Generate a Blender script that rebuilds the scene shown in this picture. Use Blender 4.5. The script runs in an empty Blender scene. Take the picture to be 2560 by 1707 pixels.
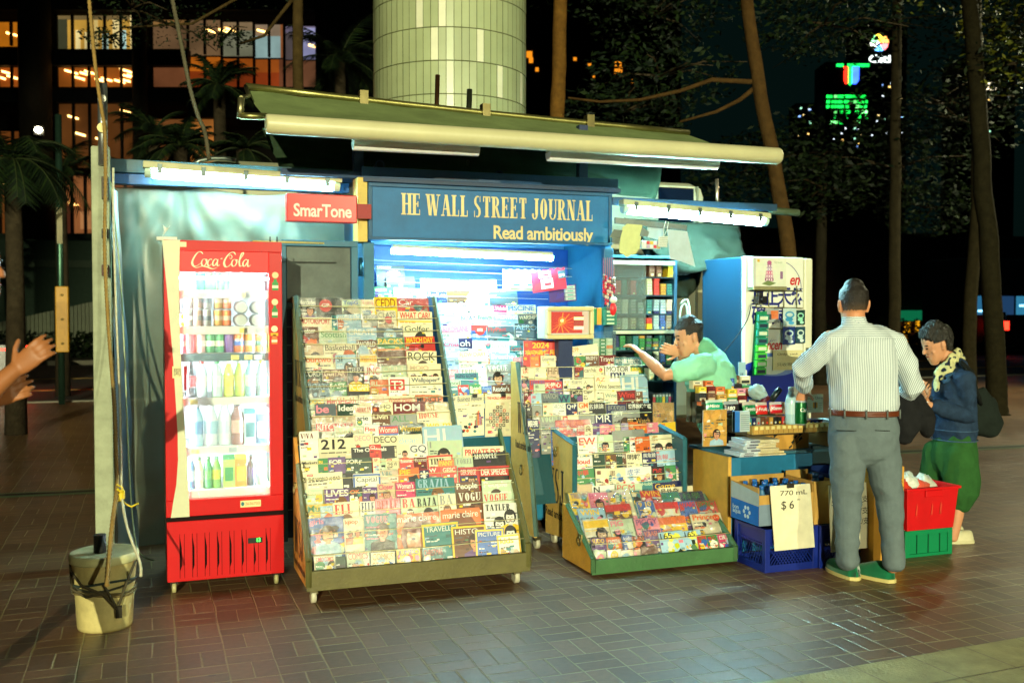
import bpy, bmesh, math, random
from mathutils import Vector, Matrix, noise
# ------------------------------------------------------------------ camera, world, light
scene = bpy.context.scene
F_PX, CX, CY, HZ, CAM_H = 2500.0, 1280.0, 853.5, 780.0, 1.6
YAW, PITCH = math.radians(20), math.atan((CY - HZ) / F_PX)
cam_data = bpy.data.cameras.new("camera")
cam = bpy.data.objects.new("camera", cam_data)
scene.collection.objects.link(cam)
cam.location = (0, 0, CAM_H)
cam.rotation_euler = (math.pi / 2 - PITCH, 0, -YAW)
cam_data.sensor_width = 36
cam_data.lens = 36 * F_PX / 2560
cam_data.clip_end = 1000
cam_data.dof.use_dof = True
cam_data.dof.focus_distance = 6.2
cam_data.dof.aperture_fstop = 2.8
scene.camera = cam
world = bpy.data.worlds.new("World")
scene.world = world
world.use_nodes = True
wn = world.node_tree.nodes
sky = wn.new("ShaderNodeTexSky")
sky.sky_type = 'NISHITA'
sky.sun_disc = False
sky.sun_elevation = math.radians(-9)
sky.sun_rotation = math.radians(200)
skyglow = wn.new("ShaderNodeVectorMath")
skyglow.operation = 'MULTIPLY_ADD'
skyglow.inputs[1].default_value = (0.4, 0.9, 0.8)
skyglow.inputs[2].default_value = (0.008, 0.030, 0.026)   # city glow on the night haze
world.node_tree.links.new(sky.outputs[0], skyglow.inputs[0])
world.node_tree.links.new(skyglow.outputs[0], wn["Background"].inputs[0])
wn["Background"].inputs[1].default_value = 0.05
STREET_W = 34000.0          # the street lamps behind the camera
TUBE_E = 80.0             # emission of the shop's fluorescent tubes
COOL = (0.42, 0.90, 0.98)
SODIUM = (0.97, 0.94, 0.58)
scene.view_settings.view_transform = 'Standard'
scene.view_settings.look = 'None'
scene.view_settings.exposure = 1.7
scene.view_settings.gamma = 1.0
scene.render.resolution_x, scene.render.resolution_y = 1024, 682
scene.render.engine = 'CYCLES'
scene.cycles.use_denoising = True
scene.cycles.max_bounces = 8
scene.cycles.transparent_max_bounces = 24
scene.cycles.caustics_reflective = False
scene.cycles.caustics_refractive = False
scene.cycles.sample_clamp_indirect = 4.0
scene.cycles.blur_glossy = 0.5
# ------------------------------------------------------------------ helpers
COL = scene.collection.objects
CAM = Vector((0, 0, CAM_H))
FW = Vector((math.sin(YAW) * math.cos(PITCH), math.cos(YAW) * math.cos(PITCH), -math.sin(PITCH)))
RT = Vector((math.cos(YAW), -math.sin(YAW), 0))
UP = RT.cross(FW)
def ray(x, y):
 return FW * F_PX + RT * (x - CX) - UP * (y - CY)
def atY(x, y, Y):
 d = ray(x, y)
 return CAM + d * (Y / d.y)
def atZ(x, y, z=0.0):
 d = ray(x, y)
 return CAM + d * ((z - CAM_H) / d.z)
def atX(x, y, X):
 d = ray(x, y)
 return CAM + d * (X / d.x)
def atD(x, y, depth):
 return CAM + ray(x, y) * (depth / F_PX)
def slope(x, y, Y0, z0, b):
 """where the sight line meets the leaning plane Y = Y0 + b (z - z0)"""
 d = ray(x, y)
 t = (Y0 + b * (CAM_H - z0)) / (d.y - b * d.z)
 return CAM + d * t
def lin(c):
 c /= 255.0
 return c / 12.92 if c <= 0.04045 else ((c + 0.055) / 1.055) ** 2.4
def S(r, g, b):
 return (lin(r), lin(g), lin(b))
PAL = dict(w=("white", S(232, 232, 222)), c=("cream", S(228, 220, 186)), y=("yellow", S(240, 196, 20)),
           o=("orange", S(228, 105, 30)), r=("red", S(200, 24, 30)), R=("dark red", S(110, 20, 24)),
           k=("black", S(26, 26, 29)), n=("navy", S(24, 34, 84)), b=("blue", S(30, 90, 175)),
           l=("light blue", S(150, 190, 215)), t=("teal", S(16, 118, 124)), g=("green", S(26, 128, 66)),
           G=("dark green", S(20, 60, 44)), p=("pink", S(232, 130, 155)), m=("magenta", S(196, 36, 104)),
           v=("purple", S(92, 50, 128)), a=("grey", S(140, 145, 142)), s=("slate", S(66, 86, 100)),
           e=("beige", S(205, 180, 148)), B=("brown", S(104, 66, 42)), q=("pale green", S(188, 208, 176)),
           i=("lilac", S(186, 168, 206)), d=("gold", S(186, 138, 46)), f=("skin", S(205, 150, 112)))
for k_ in "rypobltgmviadeqfs":
 n_, c_ = PAL[k_]
 PAL[k_] = (n_, tuple(a * 0.95 + b_ * 0.04 for a, b_ in zip(c_, S(240, 232, 205))))
def K(c):
 return PAL[c][1] if isinstance(c, str) else c
# ---- materials: every colour is carried by the mesh's colour attribute
MATS = {}
def mat(name, rough=0.6, metal=0.0, dirt=0.25, dirt_scale=6.0, bump=0.0, bump_scale=40.0, coat=0.0,
  rust=0.0, spec=0.5, alpha=1.0, transl=0.0, sheen=0.0, photo=0.0):
 if name in MATS:
  return MATS[name]
 m = bpy.data.materials.new(name)
 m.use_nodes = True
 nt = m.node_tree
 N, L = nt.nodes, nt.links
 b = N["Principled BSDF"]
 at = N.new("ShaderNodeAttribute")
 at.attribute_name = "Col"
 tc = N.new("ShaderNodeTexCoord")
 n1 = N.new("ShaderNodeTexNoise")
 n1.inputs["Scale"].default_value = dirt_scale
 n1.inputs["Detail"].default_value = 7
 n1.inputs["Roughness"].default_value = 0.65
 L.new(tc.outputs["Object"], n1.inputs["Vector"])
 mr = N.new("ShaderNodeMapRange")
 mr.inputs["From Min"].default_value = 0.3
 mr.inputs["From Max"].default_value = 0.7
 mr.inputs["To Min"].default_value = 1.0 - dirt
 mr.inputs["To Max"].default_value = 1.0
 L.new(n1.outputs["Fac"], mr.inputs["Value"])
 mul = N.new("ShaderNodeVectorMath")
 mul.operation = 'SCALE'
 L.new(at.outputs["Color"], mul.inputs[0])
 L.new(mr.outputs[0], mul.inputs["Scale"])
 out = mul.outputs[0]
 if rust > 0:
  n2 = N.new("ShaderNodeTexNoise")
  n2.inputs["Scale"].default_value = 9
  n2.inputs["Detail"].default_value = 10
  n2.inputs["Roughness"].default_value = 0.75
  L.new(tc.outputs["Object"], n2.inputs["Vector"])
  r2 = N.new("ShaderNodeMapRange")
  r2.inputs["From Min"].default_value = 0.62 - rust * 0.2
  r2.inputs["From Max"].default_value = 0.68 - rust * 0.2
  L.new(n2.outputs["Fac"], r2.inputs["Value"])
  mx = N.new("ShaderNodeMix")
  mx.data_type = 'RGBA'
  L.new(r2.outputs[0], mx.inputs[0])
  L.new(out, mx.inputs[6])
  mx.inputs[7].default_value = (0.09, 0.055, 0.025, 1)
  out = mx.outputs[2]
 if photo:
  n4 = N.new("ShaderNodeTexNoise")
  n4.inputs["Scale"].default_value = 28
  n4.inputs["Detail"].default_value = 8
  n4.inputs["Roughness"].default_value = 0.7
  L.new(tc.outputs["Object"], n4.inputs["Vector"])
  mp = N.new("ShaderNodeMix")
  mp.data_type = 'RGBA'
  mp.blend_type = 'OVERLAY'
  mp.inputs[0].default_value = photo
  L.new(out, mp.inputs[6])
  L.new(n4.outputs["Color"], mp.inputs[7])
  out = mp.outputs[2]
 L.new(out, b.inputs["Base Color"])
 b.inputs["Roughness"].default_value = rough
 b.inputs["Metallic"].default_value = metal
 b.inputs["Specular IOR Level"].default_value = spec
 b.inputs["Coat Weight"].default_value = coat
 b.inputs["Coat Roughness"].default_value = 0.06
 b.inputs["Alpha"].default_value = alpha
 if transl:
  b.inputs["Transmission Weight"].default_value = transl
 if sheen:
  b.inputs["Sheen Weight"].default_value = sheen
 if bump > 0:
  n3 = N.new("ShaderNodeTexNoise")
  n3.inputs["Scale"].default_value = bump_scale
  n3.inputs["Detail"].default_value = 4
  L.new(tc.outputs["Object"], n3.inputs["Vector"])
  bp = N.new("ShaderNodeBump")
  bp.inputs["Strength"].default_value = bump
  bp.inputs["Distance"].default_value = 0.02
  L.new(n3.outputs["Fac"], bp.inputs["Height"])
  L.new(bp.outputs[0], b.inputs["Normal"])
  if coat:
   L.new(bp.outputs[0], b.inputs["Coat Normal"])
 MATS[name] = m
 return m
def emit(name, color, strength):
 if name in MATS:
  return MATS[name]
 m = bpy.data.materials.new(name)
 m.use_nodes = True
 b = m.node_tree.nodes["Principled BSDF"]
 b.inputs["Base Color"].default_value = (*color, 1)
 b.inputs["Emission Color"].default_value = (*color, 1)
 b.inputs["Emission Strength"].default_value = strength
 MATS[name] = m
 return m
def glow(name, strength, noise_amt=0.0, scale=1.5):
 """light-giving surface whose colour comes from the colour attribute (lit rooms, signs, screens)"""
 if name in MATS:
  return MATS[name]
 m = bpy.data.materials.new(name)
 m.use_nodes = True
 N, L = m.node_tree.nodes, m.node_tree.links
 b = N["Principled BSDF"]
 at = N.new("ShaderNodeAttribute")
 at.attribute_name = "Col"
 src = at.outputs["Color"]
 if noise_amt:
  tc = N.new("ShaderNodeTexCoord")
  n = N.new("ShaderNodeTexNoise")
  n.inputs["Scale"].default_value = scale
  n.inputs["Detail"].default_value = 5
  L.new(tc.outputs["Object"], n.inputs["Vector"])
  mr = N.new("ShaderNodeMapRange")
  mr.inputs["From Min"].default_value = 0.35
  mr.inputs["From Max"].default_value = 0.65
  mr.inputs["To Min"].default_value = 1 - noise_amt
  L.new(n.outputs["Fac"], mr.inputs["Value"])
  v = N.new("ShaderNodeVectorMath")
  v.operation = 'SCALE'
  L.new(src, v.inputs[0])
  L.new(mr.outputs[0], v.inputs["Scale"])
  src = v.outputs[0]
 L.new(src, b.inputs["Base Color"])
 L.new(src, b.inputs["Emission Color"])
 b.inputs["Emission Strength"].default_value = strength
 MATS[name] = m
 return m
def clear(name, tint, opacity, rough=0.08, bump=0.0, bump_scale=8.0, gloss=0.12, milk=0.5):
 """thin clear plastic or glass: transparent, partly milky, with a glossy skin"""
 if name in MATS:
  return MATS[name]
 m = bpy.data.materials.new(name)
 m.use_nodes = True
 N, L = m.node_tree.nodes, m.node_tree.links
 N.remove(N["Principled BSDF"])
 tr = N.new("ShaderNodeBsdfTransparent")
 tr.inputs[0].default_value = (*[min(1, 0.6 + 0.4 * t) for t in tint], 1)
 df = N.new("ShaderNodeBsdfDiffuse")
 df.inputs[0].default_value = (*tint, 1)
 tl = N.new("ShaderNodeBsdfTranslucent")
 tl.inputs[0].default_value = (*tint, 1)
 gl = N.new("ShaderNodeBsdfGlossy")
 gl.inputs["Roughness"].default_value = rough
 m1, m2, m3 = N.new("ShaderNodeMixShader"), N.new("ShaderNodeMixShader"), N.new("ShaderNodeMixShader")
 m1.inputs[0].default_value = milk
 L.new(df.outputs[0], m1.inputs[1])
 L.new(tl.outputs[0], m1.inputs[2])
 tc = N.new("ShaderNodeTexCoord")
 n = N.new("ShaderNodeTexNoise")
 n.inputs["Scale"].default_value = bump_scale
 n.inputs["Detail"].default_value = 6
 L.new(tc.outputs["Object"], n.inputs["Vector"])
 mr = N.new("ShaderNodeMapRange")
 mr.inputs["From Min"].default_value = 0.3
 mr.inputs["From Max"].default_value = 0.7
 mr.inputs["To Min"].default_value = opacity * 0.75
 mr.inputs["To Max"].default_value = min(1, opacity * 1.25)
 L.new(n.outputs["Fac"], mr.inputs["Value"])
 L.new(mr.outputs[0], m2.inputs[0])
 L.new(tr.outputs[0], m2.inputs[1])
 L.new(m1.outputs[0], m2.inputs[2])
 fr = N.new("ShaderNodeFresnel")
 fr.inputs[0].default_value = 1.45
 ad = N.new("ShaderNodeMath")
 ad.operation = 'MULTIPLY_ADD'
 L.new(fr.outputs[0], ad.inputs[0])
 ad.inputs[1].default_value = 0.8
 ad.inputs[2].default_value = gloss - 0.03
 ad.use_clamp = True
 L.new(ad.outputs[0], m3.inputs[0])
 L.new(m2.outputs[0], m3.inputs[1])
 L.new(gl.outputs[0], m3.inputs[2])
 if bump:
  bp = N.new("ShaderNodeBump")
  bp.inputs["Strength"].default_value = bump
  bp.inputs["Distance"].default_value = 0.05
  L.new(n.outputs["Fac"], bp.inputs["Height"])
  for s in (df, gl, tl):
   L.new(bp.outputs[0], s.inputs["Normal"])
 L.new(m3.outputs[0], N["Material Output"].inputs[0])
 MATS[name] = m
 return m
PAINT = mat("worn_paint", 0.45, dirt=0.3, dirt_scale=5, bump=0.08, bump_scale=60, spec=0.4)
RUSTY = mat("rusty_paint", 0.55, dirt=0.3, dirt_scale=7, rust=-0.05, bump=0.15, bump_scale=50)
METAL = mat("bare_metal", 0.38, metal=0.9, dirt=0.35, dirt_scale=12)
PLASTIC = mat("plastic", 0.35, dirt=0.12, dirt_scale=8)
DULL = mat("dull", 0.85, dirt=0.25, dirt_scale=10, bump=0.1, bump_scale=80, spec=0.2)
CARD = mat("cardboard", 0.8, dirt=0.22, dirt_scale=9, bump=0.06, bump_scale=120, spec=0.2)
PRINT = mat("printed_cover", 0.32, photo=0.25, dirt=0.10, dirt_scale=20, bump=0.05, bump_scale=25, spec=0.45)
WRAP = mat("wrapped_cover", 0.30, photo=0.25, dirt=0.18, dirt_scale=14, bump=0.55, bump_scale=16, coat=1.0)
CLOTH = mat("cloth", 0.9, dirt=0.3, dirt_scale=14, bump=0.2, bump_scale=60, spec=0.15)
CANVAS = mat("canvas", 0.85, dirt=0.35, dirt_scale=4, bump=0.25, bump_scale=12, spec=0.2)
SKIN = mat("skin", 0.5, dirt=0.12, dirt_scale=30, spec=0.4)
HAIR = mat("hair", 0.45, dirt=0.5, dirt_scale=60, bump=0.6, bump_scale=120, spec=0.4)
BARK = mat("bark", 0.9, dirt=0.5, dirt_scale=9, bump=0.6, bump_scale=25, spec=0.1)
LEAF = mat("leaf", 0.6, dirt=0.35, dirt_scale=1.5, spec=0.2)
GLASS = clear("clear_glass", (0.9, 0.97, 0.95), 0.03, rough=0.03, gloss=0.05)
FILM = clear("clear_film", (1.0, 1.0, 1.0), 0.05, rough=0.12, bump=0.9, bump_scale=14, gloss=0.11)
class MB:
 """collects shapes and links them as ONE mesh object"""
 def __init__(self):
  self.v, self.f, self.c, self.m, self.s = [], [], [], [], []
  self.T = Matrix.Identity(4)
 def vert(self, p):
  self.v.append(tuple(self.T @ Vector(p)))
  return len(self.v) - 1
 def face(self, idx, c, m=0, sm=False):
  self.f.append(tuple(idx))
  self.c.append(K(c))
  self.m.append(m)
  self.s.append(sm)
 def poly(self, pts, c, m=0):
  self.face([self.vert(p) for p in pts], c, m)
 def box(self, p0, p1, c, m=0, taper=None):
  x0, y0, z0 = p0
  x1, y1, z1 = p1
  tx, ty = taper or (0, 0)
  i = [self.vert(p) for p in ((x0, y0, z0), (x1, y0, z0), (x1, y1, z0), (x0, y1, z0),
         (x0 + tx, y0 + ty, z1), (x1 - tx, y0 + ty, z1), (x1 - tx, y1 - ty, z1), (x0 + tx, y1 - ty, z1))]
  for q in ((0, 3, 2, 1), (4, 5, 6, 7), (0, 1, 5, 4), (1, 2, 6, 5), (2, 3, 7, 6), (3, 0, 4, 7)):
   self.face([i[k] for k in q], c, m)
 def prism(self, pts, axis, a, b, c, m=0):
  """outline pts (2-D) pushed along axis 'x','y','z' from a to b"""
  def P(u, v, w):
   return {'x': (w, u, v), 'y': (u, w, v), 'z': (u, v, w)}[axis]
  A = [self.vert(P(u, v, a)) for u, v in pts]
  B = [self.vert(P(u, v, b)) for u, v in pts]
  n = len(pts)
  self.face(A, c, m)
  self.face(B[::-1], c, m)
  for i in range(n):
   self.face((A[i], B[i], B[(i + 1) % n], A[(i + 1) % n]), c, m)
 def tube(self, pts, r, c, m=0, n=8, caps=True, sm=True):
  pts = [Vector(p) for p in pts]
  rs = r if isinstance(r, (list, tuple)) else [r] * len(pts)
  rings, last = [], None
  for k, p in enumerate(pts):
   t = (pts[min(k + 1, len(pts) - 1)] - pts[max(k - 1, 0)]).normalized()
   a = last if last is not None else (Vector((0, 0, 1)) if abs(t.z) < 0.9 else Vector((1, 0, 0)))
   a = (a - t * a.dot(t)).normalized()
   last = a
   b = t.cross(a)
   rings.append([self.vert(p + (a * math.cos(2 * math.pi * q / n) + b * math.sin(2 * math.pi * q / n)) * rs[k]) for q in range(n)])
  for A, B in zip(rings, rings[1:]):
   for q in range(n):
    self.face((A[q], A[(q + 1) % n], B[(q + 1) % n], B[q]), c, m, sm)
  if caps:
   self.face(rings[0][::-1], c, m)
   self.face(rings[-1], c, m)
 def lathe(self, prof, c, m=0, n=16, o=(0, 0, 0)):
  """prof: (r, z[, colour]) from bottom to top around z"""
  rings = []
  for q in prof:
   rings.append([self.vert((o[0] + q[0] * math.cos(2 * math.pi * k / n), o[1] + q[0] * math.sin(2 * math.pi * k / n), o[2] + q[1])) for k in range(n)])
  for j in range(len(rings) - 1):
   cc = prof[j][2] if len(prof[j]) > 2 else c
   for k in range(n):
    self.face((rings[j][k], rings[j][(k + 1) % n], rings[j + 1][(k + 1) % n], rings[j + 1][k]), cc, m, True)
  self.face(rings[0][::-1], prof[0][2] if len(prof[0]) > 2 else c, m)
  self.face(rings[-1], prof[-1][2] if len(prof[-1]) > 2 else c, m)
 def ell(self, o, r, c, m=0, n=10, k=7):
  rings = []
  for j in range(k + 1):
   a = -math.pi / 2 + math.pi * j / k
   a = max(-1.52, min(1.52, a))
   rings.append([self.vert((o[0] + r[0] * math.cos(a) * math.cos(2 * math.pi * q / n), o[1] + r[1] * math.cos(a) * math.sin(2 * math.pi * q / n), o[2] + r[2] * math.sin(a))) for q in range(n)])
  for A, B in zip(rings, rings[1:]):
   for q in range(n):
    self.face((A[q], A[(q + 1) % n], B[(q + 1) % n], B[q]), c, m, True)
  self.face(rings[0][::-1], c, m)
  self.face(rings[-1], c, m)
 def grid(self, fn, nu, nv, c, m=0, sm=True, col=None):
  I = [[self.vert(fn(u / nu, v / nv)) for u in range(nu + 1)] for v in range(nv + 1)]
  for v in range(nv):
   for u in range(nu):
    cc = col(u / nu, v / nv) if col else c
    self.face((I[v][u], I[v][u + 1], I[v + 1][u + 1], I[v + 1][u]), cc, m, sm)
 def rect(self, x0, z0, x1, z1, y, c, m=0):
  self.poly(((x0, y, z0), (x1, y, z0), (x1, y, z1), (x0, y, z1)), c, m)
 def disc(self, x, z, rx, rz, y, c, m=0, n=14, a0=0, a1=2 * math.pi):
  full = abs(a1 - a0 - 2 * math.pi) < 1e-6
  k = n if full else n + 1
  self.poly([(x + rx * math.cos(a0 + (a1 - a0) * q / n), y, z + rz * math.sin(a0 + (a1 - a0) * q / n)) for q in range(k)], c, m)
 def text(self, s, x, z, w, h, y, c, m=0, style='', fit=True, depth=0.0):
  """lettering with its lower left corner at (x, z), at most w wide and h high"""
  vs, fs, bw, bh = glyphs(s, style)
  sz = h / bh
  sx = min(sz * 1.25, w / bw) if fit else w / bw
  base = len(self.v)
  for (u, v, k) in vs:
   self.vert((x + u * sx, y - k, z + v * sz))
  for q in fs:
   self.face([base + i for i in q], c, m)
  return bw * sx
 def build(self, name, material, parent=None, bevel=0.0, loc=None, smooth_all=False):
  me = bpy.data.meshes.new(name)
  me.from_pydata(self.v, [], self.f)
  mats = material if isinstance(material, (list, tuple)) else [material]
  for q in mats:
   me.materials.append(q)
  at = me.color_attributes.new("Col", 'FLOAT_COLOR', 'CORNER')
  buf = []
  for c, f in zip(self.c, self.f):
   buf += [c[0], c[1], c[2], 1.0] * len(f)
  at.data.foreach_set("color", buf)
  me.polygons.foreach_set("material_index", self.m)
  me.polygons.foreach_set("use_smooth", [True] * len(self.f) if smooth_all else self.s)
  me.update()
  o = bpy.data.objects.new(name, me)
  COL.link(o)
  if parent:
   o.parent = parent
  if loc is not None:
   o.location = loc
  if bevel:
   bm = o.modifiers.new("bevel", 'BEVEL')
   bm.width = bevel
   bm.segments = 2
   bm.limit_method = 'ANGLE'
   bm.angle_limit = math.radians(50)
  return o
def put(o, label, cat, group=None, kind=None):
 if label:
  o["label"] = label
 if cat:
  o["category"] = cat
 if group:
  o["group"] = group
 if kind:
  o["kind"] = kind
 return o
def thing(name, label, cat, loc=(0, 0, 0), rz=0.0, group=None):
 o = bpy.data.objects.new(name, None)
 COL.link(o)
 o.location = loc
 o.rotation_euler.z = rz
 o.empty_display_size = 0.1
 return put(o, label, cat, group)
def dup(o, loc=None, label=None, group=None, parent=None):
 c = o.copy()
 COL.link(c)
 if parent:
  c.parent = parent
 if loc is not None:
  c.location = loc
 if label:
  c["label"] = label
 if group:
  c["group"] = group
 for ch in list(o.children):
  dup(ch, parent=c)
 return c
def at_world(mb, root):
 """build in world coordinates under a root that has its own place"""
 mb.T = Matrix.Translation(-Vector(root.location))
 if root.rotation_euler.z:
  mb.T = Matrix.Rotation(-root.rotation_euler.z, 4, 'Z') @ mb.T
 return mb
# ---- lettering: built-in font, or a drawn condensed serif face, or a drawn script
GL = {}
def serif_glyph(ch):
 """condensed modern serif capitals on a 1-unit cap height; list of polygons and advance"""
 T, t, s = 0.17, 0.06, 0.06
 P = []
 def b(x0, y0, x1, y1):
  P.append([(x0, y0), (x1, y0), (x1, y1), (x0, y1)])
 def d(x0, y0, x1, y1, w):
  P.append([(x0 - w / 2, y0), (x0 + w / 2, y0), (x1 + w / 2, y1), (x1 - w / 2, y1)])
 def foot(x, w=T, y=0):
  b(x - s, y, x + w + s, y + t)
 def stem(x, w=T, top=True, bot=True):
  b(x, 0, x + w, 1)
  if bot:
   foot(x, w)
  if top:
   foot(x, w, 1 - t)
 def arc(cx, cy, rx, ry, a0, a1, thick=T, thin=t):
  n = 14
  o = []
  for k in range(n + 1):
   a = math.radians(a0 + (a1 - a0) * k / n)
   o.append((cx + rx * math.cos(a), cy + ry * math.sin(a), cx + (rx - thick) * math.cos(a), cy + (ry - thin) * math.sin(a)))
  for p, q in zip(o, o[1:]):
   P.append([(p[0], p[1]), (q[0], q[1]), (q[2], q[3]), (p[2], p[3])])
 W = 0.5
 if ch == 'H':
  stem(0); stem(0.33); b(T, 0.48, 0.33, 0.48 + t); W = 0.48
 elif ch == 'I':
  stem(0); W = T
 elif ch in 'EF':
  stem(0); b(0, 1 - t, 0.38, 1); b(T, 0.49, 0.28, 0.49 + t); b(0.25, 0.38, 0.25 + t, 0.64); b(0.34, 0.76, 0.38, 1)
  if ch == 'E':
   b(0, 0, 0.4, t); b(0.36, 0, 0.4, 0.26)
  W = 0.4
 elif ch == 'L':
  stem(0); b(0, 0, 0.38, t); b(0.34, 0, 0.38, 0.3); W = 0.38
 elif ch == 'T':
  stem(0.14, top=False); b(0, 1 - t, 0.43, 1); b(0, 0.74, t, 1); b(0.43 - t, 0.74, 0.43, 1); W = 0.43
 elif ch == 'W':
  d(0.06, 1, 0.2, 0, T); d(0.34, 1, 0.2 + 0.04, 0, 0.05); d(0.34, 1, 0.5, 0, T); d(0.68, 1, 0.54, 0, 0.05)
  foot(0, 0.13, 1 - t); foot(0.28, 0.1, 1 - t); foot(0.62, 0.1, 1 - t); W = 0.74
 elif ch == 'V':
  d(0.06, 1, 0.23, 0, T); d(0.42, 1, 0.26, 0, 0.05); foot(0, 0.13, 1 - t); foot(0.36, 0.1, 1 - t); W = 0.48
 elif ch == 'A':
  d(0.06, 0, 0.22, 1, 0.05); d(0.42, 0, 0.25, 1, T); b(0.13, 0.3, 0.34, 0.3 + t); foot(0.02, 0.08); foot(0.36, 0.12); W = 0.5
 elif ch == 'N':
  d(0.04, 0, 0.04, 1, 0.05); d(0.1, 1, 0.38, 0, T); d(0.4, 0, 0.4, 1, 0.05); foot(0, 0.08); foot(0.36, 0.08, 1 - t); b(-0.04, 1 - t, 0.14, 1); W = 0.46
 elif ch == 'M':
  d(0.04, 0, 0.04, 1, 0.05); d(0.1, 1, 0.28, 0, T); d(0.48, 1, 0.3, 0, 0.05); stem(0.46); foot(0, 0.08); W = 0.64
 elif ch in 'OQ':
  arc(0.22, 0.5, 0.22, 0.515, 0, 360)
  if ch == 'Q':
   d(0.3, 0.1, 0.44, -0.15, 0.1)
  W = 0.44
 elif ch in 'CG':
  arc(0.22, 0.5, 0.22, 0.515, 50, 310); b(0.34, 0.68, 0.39, 0.98)
  if ch == 'G':
   b(0.26, 0, 0.4, 0.4); b(0.2, 0.4, 0.46, 0.4 + t)
  else:
   b(0.34, 0.1, 0.38, 0.26)
  W = 0.43
 elif ch == 'D':
  stem(0); arc(0.2, 0.5, 0.24, 0.5, -90, 90); W = 0.45
 elif ch == 'S':
  arc(0.2, 0.75, 0.2, 0.265, 60, 240, 0.13); arc(0.19, 0.25, 0.2, 0.265, -120, 60, 0.13)
  P.append([(0.02, 0.62), (0.15, 0.66), (0.38, 0.4), (0.25, 0.34)]); b(0.33, 0.72, 0.37, 1); b(0, 0, 0.04, 0.3); W = 0.4
 elif ch in 'RPB':
  stem(0); arc(0.2, 0.75, 0.2, 0.25, -90, 90, 0.14); b(T, 1 - t, 0.2, 1); b(T, 0.5, 0.2, 0.5 + t)
  if ch == 'R':
   d(0.24, 0.5, 0.4, 0, 0.14); b(0.34, 0, 0.5, t); W = 0.46
  elif ch == 'B':
   arc(0.2, 0.26, 0.23, 0.27, -90, 90, 0.14); b(T, 0, 0.2, t); W = 0.43
  else:
   W = 0.4
 elif ch == 'J':
  b(0.16, 0.2, 0.16 + T, 1); foot(0.16, T, 1 - t); arc(0.13, 0.2, 0.18, 0.22, -180, 0, 0.12); arc(0.02, 0.2, 0.07, 0.08, 0, 360, 0.069, 0.079); W = 0.34
 elif ch == 'U':
  b(0, 0.25, T, 1); foot(0, T, 1 - t); b(0.37, 0.25, 0.37 + t, 1); foot(0.37, t, 1 - t); arc(0.208, 0.26, 0.208, 0.275, 180, 360, 0.1); W = 0.44
 elif ch == 'K':
  stem(0); d(0.16, 0.45, 0.4, 1, 0.05); d(0.24, 0.6, 0.42, 0, 0.14); b(0.33, 0, 0.52, t); W = 0.48
 elif ch == 'Y':
  d(0.06, 1, 0.2, 0.45, T); d(0.4, 1, 0.24, 0.45, 0.05); b(0.14, 0, 0.14 + T, 0.48); foot(0.14); foot(0, 0.12, 1 - t); W = 0.46
 elif ch == 'X':
  d(0.06, 1, 0.38, 0, T); d(0.4, 1, 0.06, 0, 0.05); foot(0, 0.12, 1 - t); foot(0.32, 0.12); W = 0.46
 elif ch == 'Z':
  b(0, 1 - t, 0.38, 1); b(0, 0, 0.4, t); d(0.09, 0, 0.31, 1, T); W = 0.4
 elif ch == '!':
  b(0.03, 0.25, 0.13, 1); b(0.03, 0, 0.13, 0.12); W = 0.16
 else:
  W = 0.2
 return P, W
def stroke_poly(pts, w0, w1, nib):
 """a pen stroke through pts: width swells with direction, like a broad nib"""
 P = [Vector((p[0], p[1])) for p in pts]
 S_ = []
 n = len(P)
 for i in range(n - 1):
  p0, p1, p2, p3 = P[max(i - 1, 0)], P[i], P[i + 1], P[min(i + 2, n - 1)]
  for k in range(6):
   t = k / 6
   S_.append(0.5 * ((2 * p1) + (-p0 + p2) * t + (2 * p0 - 5 * p1 + 4 * p2 - p3) * t * t + (-p0 + 3 * p1 - 3 * p2 + p3) * t ** 3))
 S_.append(P[-1])
 L_ = []
 m = len(S_)
 for i, p in enumerate(S_):
  d = (S_[min(i + 1, m - 1)] - S_[max(i - 1, 0)]).normalized()
  a = math.atan2(d.y, d.x)
  w = w0 + (w1 - w0) * abs(math.sin(a - nib)) ** 1.4
  end = min(1, 0.35 + 3.0 * min(i, m - 1 - i) / m)
  nrm = Vector((-d.y, d.x)) * w * end / 2
  L_.append((p + nrm, p - nrm))
 return [[tuple(a[0]), tuple(b[0]), tuple(b[1]), tuple(a[1])] for a, b in zip(L_, L_[1:])]
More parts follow.
